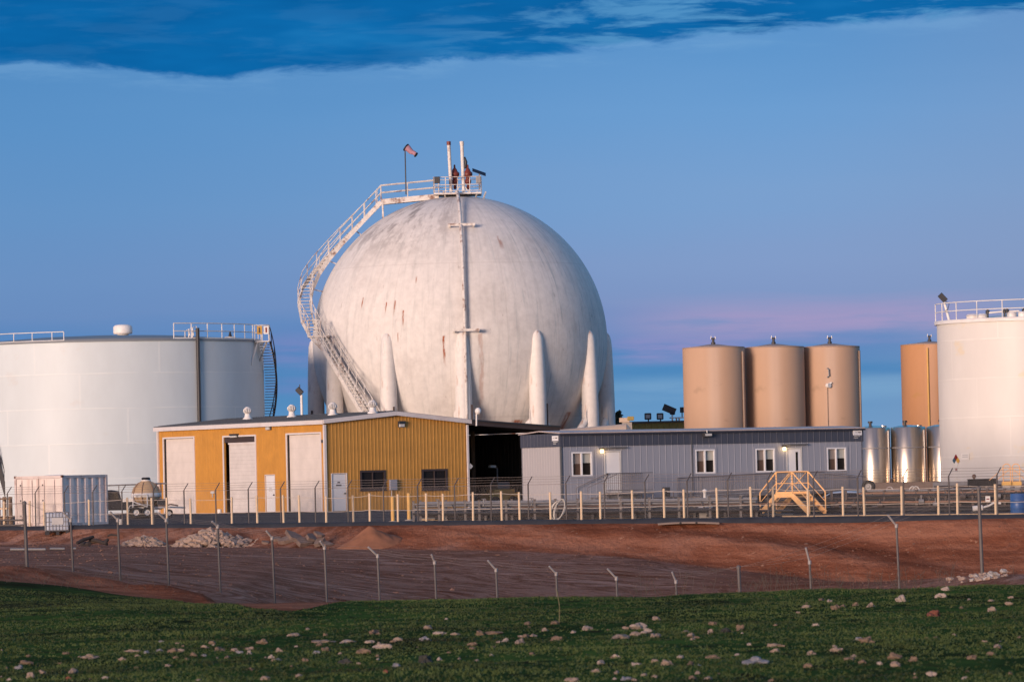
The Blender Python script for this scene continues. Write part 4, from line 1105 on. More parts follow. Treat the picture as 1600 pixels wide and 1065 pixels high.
    # roof vents: turbine ventilators
    for px, py in ((387, 648), (456.5, 645), (520, 638), (581.5, 636)):
        uu = dict([(387, 3.1), (456.5, 3.1), (520, 3.2), (581.5, 3.4)])[px]
        best = None
        for i in range(200):       # place along the ridge direction at fixed distance from the eave
            v = Ln * i / 199; q = GC + GX * uu + GY * v; pr = P(px, py, q.y)
            if best is None or abs(pr.x - q.x) < best[0]: best = (abs(pr.x - q.x), v)
        q = GC + GX * uu + GY * best[1]; zz = gt(uu) + .12
        wh = dict([(387, 'turbine vent at the far left of the workshop roof'), (456.5, 'second turbine vent from left on the workshop roof, near the flood light'), (520, 'third turbine vent from the left on the workshop roof, before a leg'), (581.5, 'rightmost turbine vent on the workshop roof, below the stair foot')])[px]
        t_ = thing('turbine_vent', 'white ' + wh, 'roof vent', (q.x, q.y, zz), group='turbine vents on the workshop roof')
        MB().lathe([(.30, -.02), (.30, .06), (.20, .12), (.17, .34)], (0, 0, 0), 16).build('base_pipe', M['white_paint'], t_)
        mb = MB()
        for i in range(14):
            a = 2 * math.pi * i / 14; c = []
            for j in range(7):
                t = math.pi * j / 6; r = .10 + .15 * math.sin(t); c.append((r * math.cos(a + .25 * j / 6), r * math.sin(a + .25 * j / 6), .34 + .38 * j / 6))
            mb.path(c, .035, 4)
        mb.ball((0, 0, .53), .19, 6, 1.0); mb.build('turbine', M['white_paint'], t_)
        MB().lathe([(.14, .70), (.13, .75), (.01, .77)], (0, 0, 0), 12).build('cap', M['white_paint'], t_)
    # conduit mast with round lamp by the right end of the roof
    q = wg.at(Wd + .15, 0, 2.0)
    a = P(744.5, 665, q.y); b = P(744.5, 646, q.y)
    t_ = thing('roof_lamp', 'pale round lamp on a short pole where the workshop roof meets the dark shed', 'lamp', a)
    MB().tube(a, b, .05, 6).build('pole', M['white_paint'], t_, world=True); MB().ball(P(747, 642, q.y), .19, 6, 1.1).build('shade', M['white_paint'], t_, world=True)
    # diamond plate on the right corner
    u, z = wg.hit(734.5, 728); s_ = .17; mb = MB(); c = [wg.at(u - s_, z, .06), wg.at(u, z - s_, .06), wg.at(u + s_, z, .06), wg.at(u, z + s_, .06)]; c2 = [p - wg.n * .02 for p in c]; mb.hexa(c + c2)
    o = mb.build('corner_sign', M['cap_grey']); recentre(o); tag(o, 'small grey diamond sign on the right corner of the orange workshop', 'sign')
    return wg, wd
WG, WD = workshop()

# ------------------------------------------------------------------ dark open shed between workshop and office
def shed():
    o = GC + GX * 9.95; root = thing('open_shed', 'dark open sided shed attached beside the orange workshop', 'shed', o, AX)
    w = Wall(o, GX, -GY); L = 6.9; D = 11.0
    z0 = w.hit(736, 657)[1]; z1 = w.hit(868, 667)[1]; th = .26
    u1 = w.hit(871, 667)[0]
    mb = MB(); w.slab(mb, 0, u1, z0 - th, z0, z1, -D, .25)
    mb.v[1].z = mb.v[2].z = z1 - th; mb.build('roof', M['roof_brown'], root, world=True)
    mb = MB(); w.slab(mb, 0, u1, z0 - .02, z0 + .07, z1 + .07, .25, .33); mb.v[1].z = mb.v[2].z = z1 - .02; mb.build('roof_edge', M['dark_steel'], root, world=True)
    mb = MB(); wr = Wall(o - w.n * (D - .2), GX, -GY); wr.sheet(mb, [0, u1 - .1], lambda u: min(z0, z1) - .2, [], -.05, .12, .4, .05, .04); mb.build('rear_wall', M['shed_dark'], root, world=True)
    for uu in (u1 - .15,):
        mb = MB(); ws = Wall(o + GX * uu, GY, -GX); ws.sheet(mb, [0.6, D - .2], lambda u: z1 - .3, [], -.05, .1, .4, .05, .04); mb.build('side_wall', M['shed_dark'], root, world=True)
    mb = MB(); p = w.at(3.6, 0, -3); mb.tube(w.at(3.75, 0, -5.5), w.at(3.75, z1 + .1, -5.5), .14, 10); mb.build('brown_pillar', M['wood'], root, world=True)
    for zz in (1.4, 2.8): 
        mb = MB(); wr.box(mb, .1, u1 - .2, zz - .06, zz + .06, .06, .16); mb.build('wall_rail', M['dark_steel'], root, world=True)
    mb = MB(); mb.bar(w.at(u1 - .2, 0, .1), w.at(u1 - .2, z1 - .2, .1), .14); mb.build('corner_post', M['dark_steel'], root, world=True)
    # low lit kerb wall at the rear of the shed
    mb = MB(); wr.box(mb, 0.1, u1 - .3, 0, 1.15, .2, .35); mb.build('low_wall', M['containment'], root, world=True)
    # small yellow machine in the shed
    c = w.at(4.3, 0, -3.6); t = thing('small_excavator', 'small yellow machine parked in the mouth of the dark shed', 'machine', c, AX)
    mb = MB().box(-1.0, 1.1, -.5, .5, .35, .85).box(-.6, .9, -.45, .45, .85, 1.05); mb.build('chassis', M['yellow_post'], t, bevel=.06)
    mb = MB().box(-.3, .6, -.4, .4, 1.05, 1.5); mb.build('engine_cover', M['galv'], t, bevel=.08)
    for sx in (-.6, .7):
        MB().tube((sx, -.62, .32), (sx, -.4, .32), .32, 16).build('wheel', M['tyre'], t); MB().tube((sx, .4, .32), (sx, .62, .32), .32, 16).build('wheel', M['tyre'], t)
    MB().path([(.0, .1, 1.5), (.0, .1, 2.3), (-.35, .1, 2.45)], .05, 6).build('mast', M['galv'], t)
    mb = MB().box(-.55, -.15, -.05, .25, 2.35, 2.5); mb.build('work_light', M['white_paint'], t, bevel=.02)
    mb = MB(); rnd = random.Random(3)
    o2 = w.at(1.3, 0, -4.0); t2 = thing('scrap_heap', 'low heap of grey tanks and scrap inside the dark shed', 'scrap', o2, AX)
    for i in range(6):
        MB().tube((rnd.uniform(-1, 1), rnd.uniform(-.4, .4), .25), (rnd.uniform(-1, 1) + .8, rnd.uniform(-.4, .4), .25 + rnd.uniform(0, .5)), rnd.uniform(.12, .25), 10).build('scrap_piece', M['galv_dark'], t2)
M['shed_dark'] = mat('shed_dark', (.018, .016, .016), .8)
shed()

# ------------------------------------------------------------------ grey portable office
OC = P(878, 773, 262.0); OA = R_(28)
OX = Vector((math.cos(OA), math.sin(OA), 0)); OY = Vector((-math.sin(OA), math.cos(OA), 0))
def office():
    o = Vector((OC.x, OC.y, 0)); L = 19.35; D = 4.75
    wl = Wall(o, OX, -OY); we = Wall(o, OY, -OX)
    D = abs(we.hit(815, 720)[0]); L = wl.hit(1348, 700)[0]
    root = thing('portable_office', 'long grey portable office with a dark blue grey upper band', 'office', o, OA)
    z0 = .42; zt = (wl.hit(880, 676)[1] + wl.hit(1345, 670)[1]) / 2; zb = zt - .72
    opens = []; W_ = []
    for r in ((893.5, 706.5, 924.5, 743), (1087, 702.5, 1116.5, 738.5), (1181, 701, 1210, 736.5), (1292.5, 699.5, 1321.5, 735)):
        a = wl.hit(r[0], 720)[0]; b = wl.hit(r[2], 720)[0]; q = (a, b, wl.hit((r[0] + r[2]) / 2, r[3])[1], wl.hit((r[0] + r[2]) / 2, r[1])[1]); opens.append(q); W_.append(q)
    Ds = []
    for r in ((945.5, 705, 969.5, 769), (1230.5, 700, 1252.5, 767)):
        a = wl.hit(r[0], 735)[0]; b = wl.hit(r[2], 735)[0]; q = (a, b, wl.hit((r[0] + r[2]) / 2, r[3])[1], wl.hit((r[0] + r[2]) / 2, r[1])[1]); opens.append(q); Ds.append(q)
    mb = MB(); wl.sheet(mb, [0.0, L], lambda u: zb, opens, z0, .1, .40, .03, .012); mb.build('front_wall', M['office_side'], root, world=True)
    mb = MB(); we.sheet(mb, [0.0, D], lambda u: zb, [], z0, .1, .30, .022, .012); mb.build('end_wall', M['office_end_lit'], root, world=True)
    mb = MB(); w2 = Wall(o + OY * D, OX, OY); w2.sheet(mb, [0, L], lambda u: zb, [], z0, .1); mb.build('rear_wall', M['office_side'], root, world=True)
    mb = MB(); w3 = Wall(o + OX * L, OY, OX); w3.sheet(mb, [0, D], lambda u: zb, [], z0, .1); mb.build('far_end_wall', M['office_side'], root, world=True)
    # upper band, proud of the wall
    for w, l, nm in ((wl, L, 'front_band'), (we, D, 'end_band'), (w2, L, 'rear_band'), (w3, D, 'far_band')):
        mb = MB(); w.sheet(mb, [-.04, l + .04] if w in (wl, w2) else [0.0, l], lambda u: zt, [], zb, .02, .40, .03, .012); mb.v = [v + w.n * .04 for v in mb.v]; mb.build(nm, M['office_band'] if nm != 'end_band' else M['office_band_end'], root, world=True)
    # roof slab with slightly raised middle and pale edge
    def rp(u, v, z): p = o + OX * u + OY * v; return Vector((p.x, p.y, z))
    mb = MB(); e = .12
    for a, b, za, zb_ in ((-e, D / 2, zt, zt + .13), (D / 2, D + e, zt + .13, zt)):
        c = [rp(-e, a, za), rp(L + e, a, za), rp(L + e, b, zb_), rp(-e, b, zb_)]; mb.hexa(c + [p + Vector((0, 0, .06)) for p in c])
    mb.build('roof', M['office_roof'], root, world=True)
    mb = MB(); wl.box(mb, -.12, L + .12, zt - .10, zt - .0, .06, .16); mb.build('gutter', M['office_gutter'], root, world=True)
    mb = MB()
    for (w, l) in ((wl, L), (we, D)):
        w.box(mb, .02, l - .02, .10, z0 - .01, -.14, -.08)
    mb.build('underfloor_shade', M['dark_steel'], root, world=True)  # dark strips painted as the shade in the open gap under the office
    mb = MB()
    for u in (1.0, 4.5, 8, 11.5, 15, L - .6): 
        p = rp(u, .5, 0); mb.bar((p.x, p.y, 0), (p.x, p.y, z0), .3); p = rp(u, D - .5, 0); mb.bar((p.x, p.y, 0), (p.x, p.y, z0), .3)
    mb.build('support_block', M['concrete'], root, world=True); root.children[-1]['kind'] = 'stuff'
    # corner boards
    mb = MB(); p = rp(-.03, -.03, 0); mb.bar((p.x, p.y, z0), (p.x, p.y, zb), .09, .09, up=OY); mb.build('corner_trim', M['roof_grey'], root, world=True)
    mb = MB(); u = wl.hit(1081, 720)[0]; wl.box(mb, u - .025, u + .025, z0, zt - .1, .045, .06); mb.build('joint_strip', M['roof_grey'], root, world=True)
    for q in W_:
        a, b, c0, c1 = q; f = .05; fr = MB(); mid = (a + b) / 2 - .02
        for r in ((a - .03, b + .03, c0 - .03, c0 + f), (a - .03, b + .03, c1 - f, c1 + .03), (a - .03, a + f, c0 + f, c1 - f), (b - f, b + .03, c0 + f, c1 - f), (mid - .04, mid + .04, c0 + f, c1 - f)): wl.box(fr, *r, -.06, .045)
        w_ = fr.build('window', M['door_white'], root, world=True)
        sr = MB()
        for r in ((a - .15, b + .15, c1 + .03, c1 + .12), (a - .15, b + .15, c0 - .12, c0 - .03), (a - .15, a - .03, c0 - .03, c1 + .03), (b + .03, b + .15, c0 - .03, c1 + .03)): wl.box(sr, *r, .004, .03)
        sr.build('surround', M['office_side'], w_, world=True)
        for k, (x0, x1) in enumerate(((a + f, mid - .04), (mid + .04, b - f))):
            zm = lerp(c0, c1, .55 if k else .52)
            g = MB(); wl.box(g, x0, x1, c0 + f, zm, -.09, -.07); g.build('pane', M['glass_brown'] if k == 0 else M['glass_dark'], w_, world=True)
            g = MB(); wl.box(g, x0, x1, zm, c1 - f, -.09, -.07); g.build('blind', M['glass_blind'] if k == 0 else M['blind'], w_, world=True)
    for k, q in enumerate(Ds):
        a, b, c0, c1 = q; mb = MB(); wl.box(mb, a + .03, b - .03, c0 + .01, c1 - .03, -.05, -.01); d_ = mb.build('door', M['door_white'], root, world=True)
        fr = MB()
        for r in ((a - .05, a + .02, c0, c1 + .05), (b - .02, b + .05, c0, c1 + .05), (a + .02, b - .02, c1 - .02, c1 + .05)): wl.box(fr, *r, .003, .03)
        fr.build('door_frame', M['cap_grey'], d_, world=True)
        mb = MB(); wl.box(mb, a - .35, b + .35, c1 + .18, c1 + .25, .003, .18); mb.build('rain_hood', M['roof_grey'], d_, world=True)
        mb = MB(); mb.tube(wl.at(a + .12, c0 + 1.0, -.01), wl.at(a + .12, c0 + 1.0, .07), .04, 8); mb.build('handle', M['dark_steel'], d_, world=True)
        if k: mb = MB(); wl.box(mb, b - .36, b - .22, c0 + 1.15, c1 - .2, -.009, -.004); mb.build('door_light', M['glass_dark'], d_, world=True)
    for px, py, nm in ((939.5, 703.5, 'lit yellow porch lamp left of the first white door'), (1224.5, 700, 'lit yellow porch lamp left of the door behind the yellow steps')):
        u, z = wl.hit(px, py); t = thing('porch_lamp', nm, 'lamp', wl.at(u, z - .15, 0), group='lit porch lamps on the grey office')
        mb = MB(); wl.box(mb, u - .11, u + .11, z + .06, z + .15, .003, .18); mb.build('hood', M['dark_steel'], t, world=True, bevel=.01)
        mb = MB(); wl.box(mb, u - .09, u + .09, z - .13, z + .06, .02, .14); mb.build('globe', M['lamp'], t, world=True, bevel=.03)
        l = bpy.data.lights.new('porch_bulb', 'POINT'); l.energy = 5; l.color = (1, .62, .28); l.shadow_soft_size = .08; lo = bpy.data.objects.new('porch_bulb', l); COL.objects.link(lo); lo.location = wl.at(u, z - .05, .30)
    # flood light on the band
    u, z = wl.hit(1102, 678.5); t = thing('flood_light', 'grey flood light fixed on the dark upper band of the office', 'lamp', wl.at(u, z - .1, .1))
    mb = MB(); wl.box(mb, u - .25, u + .25, z - .13, z + .08, .10, .34); mb.build('housing', M['dark_steel'], t, world=True, bevel=.02)
    mb = MB(); wl.box(mb, u - .2, u + .22, z - .08, z + .04, .342, .36); mb.build('glass', M['cap_grey'], t, world=True)
    mb = MB().tube(wl.at(u, z + .08, .2), wl.at(u, z + .24, .2), .03, 6); mb.build('bracket', M['white_paint'], t, world=True)
    # company plates (white with a faint grey mark) on both ends
    for w, r, nm in ((we, (864.5, 680.5, 874, 688.5), 'white company plate on the short end of the grey office'), (wl, (1332, 672, 1345.5, 679.5), 'white company plate at the far right end of the grey office')):
        u0 = w.hit(r[0], 680)[0]; u1 = w.hit(r[2], 680)[0]; u0, u1 = min(u0, u1), max(u0, u1); za = w.hit((r[0] + r[2]) / 2, r[3])[1]; zc = w.hit((r[0] + r[2]) / 2, r[1])[1]
        t = thing('company_plate', nm, 'sign', w.at((u0 + u1) / 2, za - .25, .07))
        mb = MB(); w.box(mb, u0, u1, za, zc, .06, .09); p_ = mb.build('plate', M['door_white'], t, world=True)
        # u runs to the left in the picture on the end wall
        fl = (lambda s: u1 - s * (u1 - u0)) if w is we else (lambda s: u0 + s * (u1 - u0))
        for s0, s1, m, n_ in ((.18, .5, 'cap_grey', 5), (.58, .88, 'ink', 4)):
            for i in range(n_):
                a = fl(lerp(s0, s1, i / n_)); b = fl(lerp(s0, s1, (i + .72) / n_)); mb = MB(); w.box(mb, min(a, b), max(a, b), lerp(za, zc, .45), lerp(za, zc, .68), .091, .095); mb.build('lettering', M[m], p_, world=True)
        for zz, s1 in ((-.06, .85), (-.15, .6)):
            for i in range(5):
                a = fl(.1 + (s1 - .1) * i / 5); b = fl(.1 + (s1 - .1) * (i + .7) / 5); mb = MB(); w.box(mb, min(a, b), max(a, b), za + zz - .025, za + zz + .02, .056, .062); mb.build('phone_number', M['cap_grey'], p_, world=True)
    # access ramps and landings with close set grey balusters
    def balus(par, pts, h=1.05, name='railing'):
        mb = MB(); pts = [Vector(p) for p in pts]
        for hh in (h, .12): mb.path([p + Vector((0, 0, hh)) for p in pts], .025, 4)
        for a, b in zip(pts, pts[1:]):
            n_ = int((b - a).length / .125)
            for i in range(n_ + 1):
                p = a.lerp(b, i / max(1, n_)); big = i % 12 == 0; mb.tube(p + Vector((0, 0, -.02 if big else .12)), p + Vector((0, 0, h)), .022 if big else .012, 4, caps=False)
        return mb.build(name, M['rail_grey'], par, world=True)
    def ramp(nm, stations, d0, d1):
        """stations: [(u, z)] deck heights along the wall"""
        t = thing('access_ramp', nm, 'ramp', wl.at(stations[0][0], 0, (d0 + d1) / 2))
        mb = MB()
        for (a, za), (b, zb_) in zip(stations, stations[1:]):
            c = [wl.at(a, za - .12, d0), wl.at(b, zb_ - .12, d0), wl.at(b, zb_ - .12, d1), wl.at(a, za - .12, d1)]; mb.hexa(c + [p + Vector((0, 0, .12)) for p in c])
        mb.build('deck', M['rail_grey'], t, world=True)
        for dd in (d0 + .05, d1 - .05): balus(t, [wl.at(a, za, dd) for a, za in stations])
        for a, za in stations:
            for dd in (d0 + .1, d1 - .1):
                if za > .2: MB().tube(wl.at(a, -.05, dd), wl.at(a, za - .1, dd), .04, 6).build('ramp_post', M['rail_grey'], t, world=True)
        return t
    U = lambda px: wl.hit(px, 750)[0]
    d1z = Ds[0][2]; d2z = Ds[1][2]
    ramp('grey railed landing in front of the first office door', [(U(946), d1z), (U(1000), d1z)], .05, 1.5)
    # steps down from this landing to the left
    t = thing('handrail_steps', 'grey steps with sloping handrail left of the first office door', 'steps', wl.at(U(925), 0, .9))
    a, b = wl.at(U(944), d1z, 1.45), wl.at(U(898), .05, 1.45)
    for dd in (0, 1.3):
        MB().path([a + Vector((0, 0, 1.0)) - wl.n * dd, b + Vector((0, 0, 1.0)) - wl.n * dd, b - wl.n * dd], .022, 5).build('handrail', M['rail_grey'], t, world=True)
    for i in range(4):
        p = a.lerp(b, (i + .5) / 4); q = p - wl.n * 1.3; MB().bar(p, q, .3, .05).build('tread', M['rail_grey'], t, world=True)
    ramp('long grey access ramp rising to the second office door', [(U(1057), .42), (U(1140), .52), (U(1205), d2z), (U(1284), d2z)], .05, 2.7)
    ramp('short grey ramp sloping down right of the yellow steps', [(U(1286), d2z - .1), (U(1335), .25)], .05, 1.3)
    # picnic table and chair in front of the office between the ramps
    c = wl.at(U(1038), 0, 1.6); t = thing('outdoor_chair', 'small dark chair beside a grey table in front of the office', 'chair', wl.at(U(1021), 0, 1.6), OA)
    MB().box(-.25, .25, -.25, .25, .42, .47).build('seat', M['rail_grey'], t); MB().box(-.25, .25, .2, .25, .47, .98).build('backrest', M['dark_steel'], t, bevel=.02)
    for sx in (-.22, .22):
        for sy in (-.22, .22): MB().box(sx - .02, sx + .02, sy - .02, sy + .02, 0, .42).build('leg', M['rail_grey'], t)
    t = thing('outdoor_table', 'grey outdoor table in front of the long office wall', 'table', c, OA)
    MB().box(-.65, .65, -.4, .4, .70, .76).build('tabletop', M['office_side'], t, bevel=.01)
    for sx in (-.55, .55):
        for sy in (-.32, .32): MB().box(sx - .03, sx + .03, sy - .03, sy + .03, 0, .70).build('leg', M['rail_grey'], t)
    return wl
M['office_end_lit'] = mat('office_end_lit', (.40, .385, .40), .6, var=.04, stretch=(4, 4, .3), scale=3)  # siding paler for the end wall, its stronger light put into the colour
M['office_band_end'] = M['office_band']
M['office_roof'] = mat('office_roof', (.45, .38, .36), .6, var=.1)
M['office_gutter'] = mat('office_gutter', (.03, .03, .045), .5)
M['glass_blind'] = mat('glass_blind', (.26, .22, .20), .3)
WL = office()
M['rust_pipe'] = mat('rust_pipe', (.26, .15, .10), .7, .1, var=.3, scale=5)
# ------------------------------------------------------------------ yard edge: posts, fences, pipe racks
def along(px, off, py=800):
    """point on the yard a given distance behind its edge, at the bearing of picture column px"""
    Y = 225.0
    for _ in range(30):
        X = P(px, py, Y).x; Y = .5 * Y + .5 * (Ye(X) + off)
    X = P(px, py, Y).x; return Vector((X, Y, tz(X, Y)))
def post_fence():
    t = thing('post_fence', 'row of cream posts strung with two thin wires along the yard edge', 'fence', along(800, 1.3))
    pxs = [-25, 6, 46, 69, 139, 199.6, 237.5, 260.7, 298, 362, 402, 443, 468, 509.5, 552, 577.5, 621.5, 666, 692, 739, 784, 812, 860.5, 908.5, 938, 988.5, 1038, 1069, 1121, 1174, 1208, 1262.5, 1317.4, 1350.6, 1409, 1466.5, 1496, 1556, 1612]
    rnd = random.Random(5); tops = []; mids = []
    for px in pxs:
        b = along(px, 1.3); h = 1.43 * rnd.uniform(.96, 1.04) * (1.0 if px > 150 else .95); le = Vector((rnd.uniform(-.02, .02), 0, 0)); top = b + Vector((0, 0, h)) + le
        MB().tube(b - Vector((0, 0, .2)), top, .057, 10).tube(top, top + Vector((0, 0, .015)), .059, 10).build('post', M['cream_post'], t, world=True)
        tops.append(top - Vector((0, .07, .09))); mids.append(b.lerp(top, .46) - Vector((0, .07, 0)))
    for q in (tops, mids):
        mb = MB()
        for a, b in zip(q, q[1:]):
            m = a.lerp(b, .5) - Vector((0, 0, .02)); mb.path([a, m, b], .014, 4)
        mb.build('wire', M['wire'], t, world=True)
post_fence()
def bollard(px, y0, y1, off, label):
    b = along(px, off); h = (y1 - y0) / F * b.y; t = thing('bollard', label, 'bollard', b)
    MB().tube((0, 0, -.1), (0, 0, h - .03), .095, 12).tube((0, 0, h - .03), (0, 0, h), .095, 12, .06).build('pipe', M['yellow_post'], t)
    MB().lathe([(.22, -.1), (.22, .04), (.10, .06)], (0, 0, 0), 14).build('footing', M['concrete'], t)
bollard(613.6, 772, 812, 5, 'thick yellow bollard before the orange gable, left one of the pair')
bollard(639, 765, 808, 8, 'thick yellow bollard beside the start of the pipe rack')

def yard_fence():
    t = thing('chain_link_fence', 'chain link fence with barbed wire arms along the raised yard', 'fence', along(800, .75))
    pxs = [-30, 12, 55.4, 101, 145.5, 191, 240, 288, 337.5, 388.5, 439, 493, 544, 599.5, 653, 711, 767.6, 826, 885, 945, 1008.5, 1074.6, 1138, 1200.6, 1272, 1341, 1412.6, 1483.6, 1559, 1630]
    el = []; tips = []; bs = []
    for px in pxs:
        b = along(px, .75); e = b + Vector((0, 0, 1.82)); tip = e + Vector((.20, .22, .34))
        MB().tube(b - Vector((0, 0, .1)), e, .036, 6).build('post', M['post_galv'], t, world=True)
        MB().tube(e, tip, .026, 6).build('barb_arm', M['post_galv'], t, world=True)
        el.append(e); tips.append(tip); bs.append(b)
    for k in range(3):
        mb = MB(); f = (k + .8) / 2.9
        q = [a.lerp(b, f) for a, b in zip(el, tips)]
        for a, b in zip(q, q[1:]): mb.path([a, a.lerp(b, .5) - Vector((0, 0, .012)), b], .0085, 4)
        mb.build('barbed_wire', M['fence_wire'], t, world=True)
    mb = MB()
    for a, b in zip(el, el[1:]): mb.tube(a - Vector((0, 0, .04)), b - Vector((0, 0, .04)), .010, 5)
    mb.build('top_wire', M['fence_wire'], t, world=True)
    mb = MB()
    for i in range(len(bs) - 1): mb.add([bs[i], bs[i + 1], el[i + 1] - Vector((0, 0, .05)), el[i] - Vector((0, 0, .05))], [(0, 1, 2, 3)])
    mb.build('mesh', M['chainlink'], t, world=True, fix=False)
M['post_galv'] = mat('weathered_post', (.085, .075, .075), .6, .1, var=.2, scale=5)
M['post_pale'] = mat('pale_post', (.12, .105, .10), .6, .1, var=.15, scale=5)
yard_fence()

def front_fence():
    t = thing('perimeter_fence', 'weathered fence posts with leaning barbed wire arms crossing the dirt lot', 'fence', P(800, 930, 150))
    L = [(-45, 800, (-58, 788)), (38, 785, None), (110.5, 812, (99, 800)), (183.8, 812, (172, 799)), (259.6, 812, (247, 801)), (340, 822, (331, 814)), (425, 840, (416, 829)), (507, 855, (500, 845)), (590, 868, (575, 854)),
         (679, 878, (674, 866)), (775, 890, (762, 875)), (869, 896, (858, 884)), (963, 903, (949, 888)), (1056, 908, (1050, 893)), (1154, 885, None), (1265, 878, (1259, 855)), (1400.6, 821, (1387, 804)), (1529, 762, None), (1650, 770, (1638, 758))]
    el = []; tips = []
    for px, py, tip in L:
        Y = 150.0; e = P(px, py, Y); lean = 0
        x1 = px + (4 if px == 1529 else 0); zb = tz(e.x, Y) - .15; b = Vector((e.x + .05, Y, zb))
        thick = tip is None
        MB().tube(b, e, .055 if thick else .036, 8).build('post', M['post_pale'] if px > 500 else M['post_galv'], t, world=True)
        if tip:
            q = P(tip[0], tip[1], Y - .15); MB().tube(e, q, .034, 6).build('barb_arm', M['arm_pale'], t, world=True)
            MB().tube(e - Vector((0, 0, .06)), e + Vector((0, 0, .06)), .055, 6).build('post_cap', M['arm_pale'], t, world=True)
        else:
            q = e; MB().lathe([(.07, -.06), (.07, .02), (.02, .06)], (0, 0, 0), 8).build('post_cap', M['post_pale'], t).location = e - t.location
        el.append(e); tips.append(q)
    for k in range(3):
        mb = MB(); f = (k + .9) / 3
        q = [a.lerp(b, f) for a, b in zip(el, tips)]
        for a, b in zip(q, q[1:]): mb.path([a, a.lerp(b, .5) - Vector((0, 0, .05)), b], .0035, 4)
        mb.build('barbed_wire', M['fence_wire'], t, world=True)
    a, b = P(8, 862, 150), P(38, 862, 150)
    for py in (812, 820):
        MB().tube(P(-60, py + 1, 150.1), P(38, py, 150.1), .03, 6).build('brace_rail', M['post_pale'], t, world=True)
front_fence()

def rack_one():
    t = thing('pipe_rack', 'long low grey pipe rack on stubby posts in front of the office', 'pipe rack', along(900, 5.5))
    cols = [(646, 5), (657, 6.6), (686, 5), (697, 6.6), (727, 5), (749, 5), (758.5, 6.6), (791, 5), (800, 6.6), (835.5, 5), (868, 5), (903, 5), (925.6, 6.6), (970, 5), (992, 6.6), (1015, 5), (1061, 5), (1085, 6.6), (1109.6, 5), (1133, 6.6), (1157.5, 5), (1182, 6.6)]
    for px, off in cols:
        b = along(px, off); MB().box(-.055, .055, -.055, .055, -.1, 1.0).build('support_post', M['post_grey'], t).location = b - t.location
        c = MB().box(-.075, .075, -.07, .07, 1.0, 1.03).build('cap_plate', M['galv_dark'], t); c.location = b - t.location
    rnd = random.Random(11)
    specs = [(5.0, .86, .045, 'galv', 646, 1184), (5.25, .74, .05, 'galv', 646, 1182), (5.5, .80, .035, 'galv_dark', 656, 1182), (6.5, .90, .05, 'galv', 656, 1184), (6.8, .70, .045, 'galv_dark', 656, 1190), (6.2, .58, .05, 'galv', 646, 1182),
             (4.95, .40, .055, 'dark_steel', 646, 1184), (6.6, .42, .06, 'dark_steel', 646, 1184), (5.6, .47, .04, 'dark_steel', 700, 1190), (7.0, .22, .07, 'galv_dark', 660, 1190), (6.9, .10, .06, 'dark_steel', 680, 1240), (6.4, .30, .05, 'dark_steel', 646, 1240), (5.9, .64, .03, 'rust_pipe', 800, 1240)]
    for off, z, r, m, a, b in specs:
        pts = []; n = 14
        for i in range(n + 1):
            p = along(lerp(a, b, i / n), off); pts.append(p + Vector((0, 0, z + rnd.uniform(-.012, .012))))
        MB().path(pts, r, 8).build('pipe', M[m], t, world=True)
    for px in (684, 756, 831, 968, 1106, 1160):
        p = along(px, 5.1); MB().tube(p + Vector((0, 0, .74)), p + Vector((0, 0, 1.05)), .04, 6).tube(p + Vector((-.1, 0, 1.07)), p + Vector((.1, 0, 1.07)), .02, 6).build('valve', M['galv'], t, world=True)
    for px in (706, 866, 1000, 1095):
        p = along(px, 5.0); MB().path([p + Vector((0, 0, .86)), p + Vector((.12, -.1, .6)), p + Vector((.25, -.1, .3)), p + Vector((.5, -.2, .04)), p + Vector((.9, -.1, .04))], .03, 6).build('drop_hose', M['dark_steel'], t, world=True)
    # strip of sandy concrete bed under the rack
    mb = MB(); n = 40; vs = []
    for i in range(n + 1):
        for off, dz in ((7.6, -.05), (7.6, .10), (9.6, .12), (9.6, -.05)):
            p = along(lerp(655, 1190, i / n), off); vs.append(p + Vector((0, 0, dz)))
    mb.add(vs, [(i * 4 + k, i * 4 + k + 1, i * 4 + 5 + k, i * 4 + 4 + k) for i in range(n) for k in range(3)]); o = mb.build('concrete_bed', M['sand_bed']); o['kind'] = 'structure'; o['label'] = 'sandy concrete strip behind the pipe rack'
M['sand_bed'] = mat('sand_bed', (.42, .30, .18), .9, var=.2, scale=2)
rack_one()
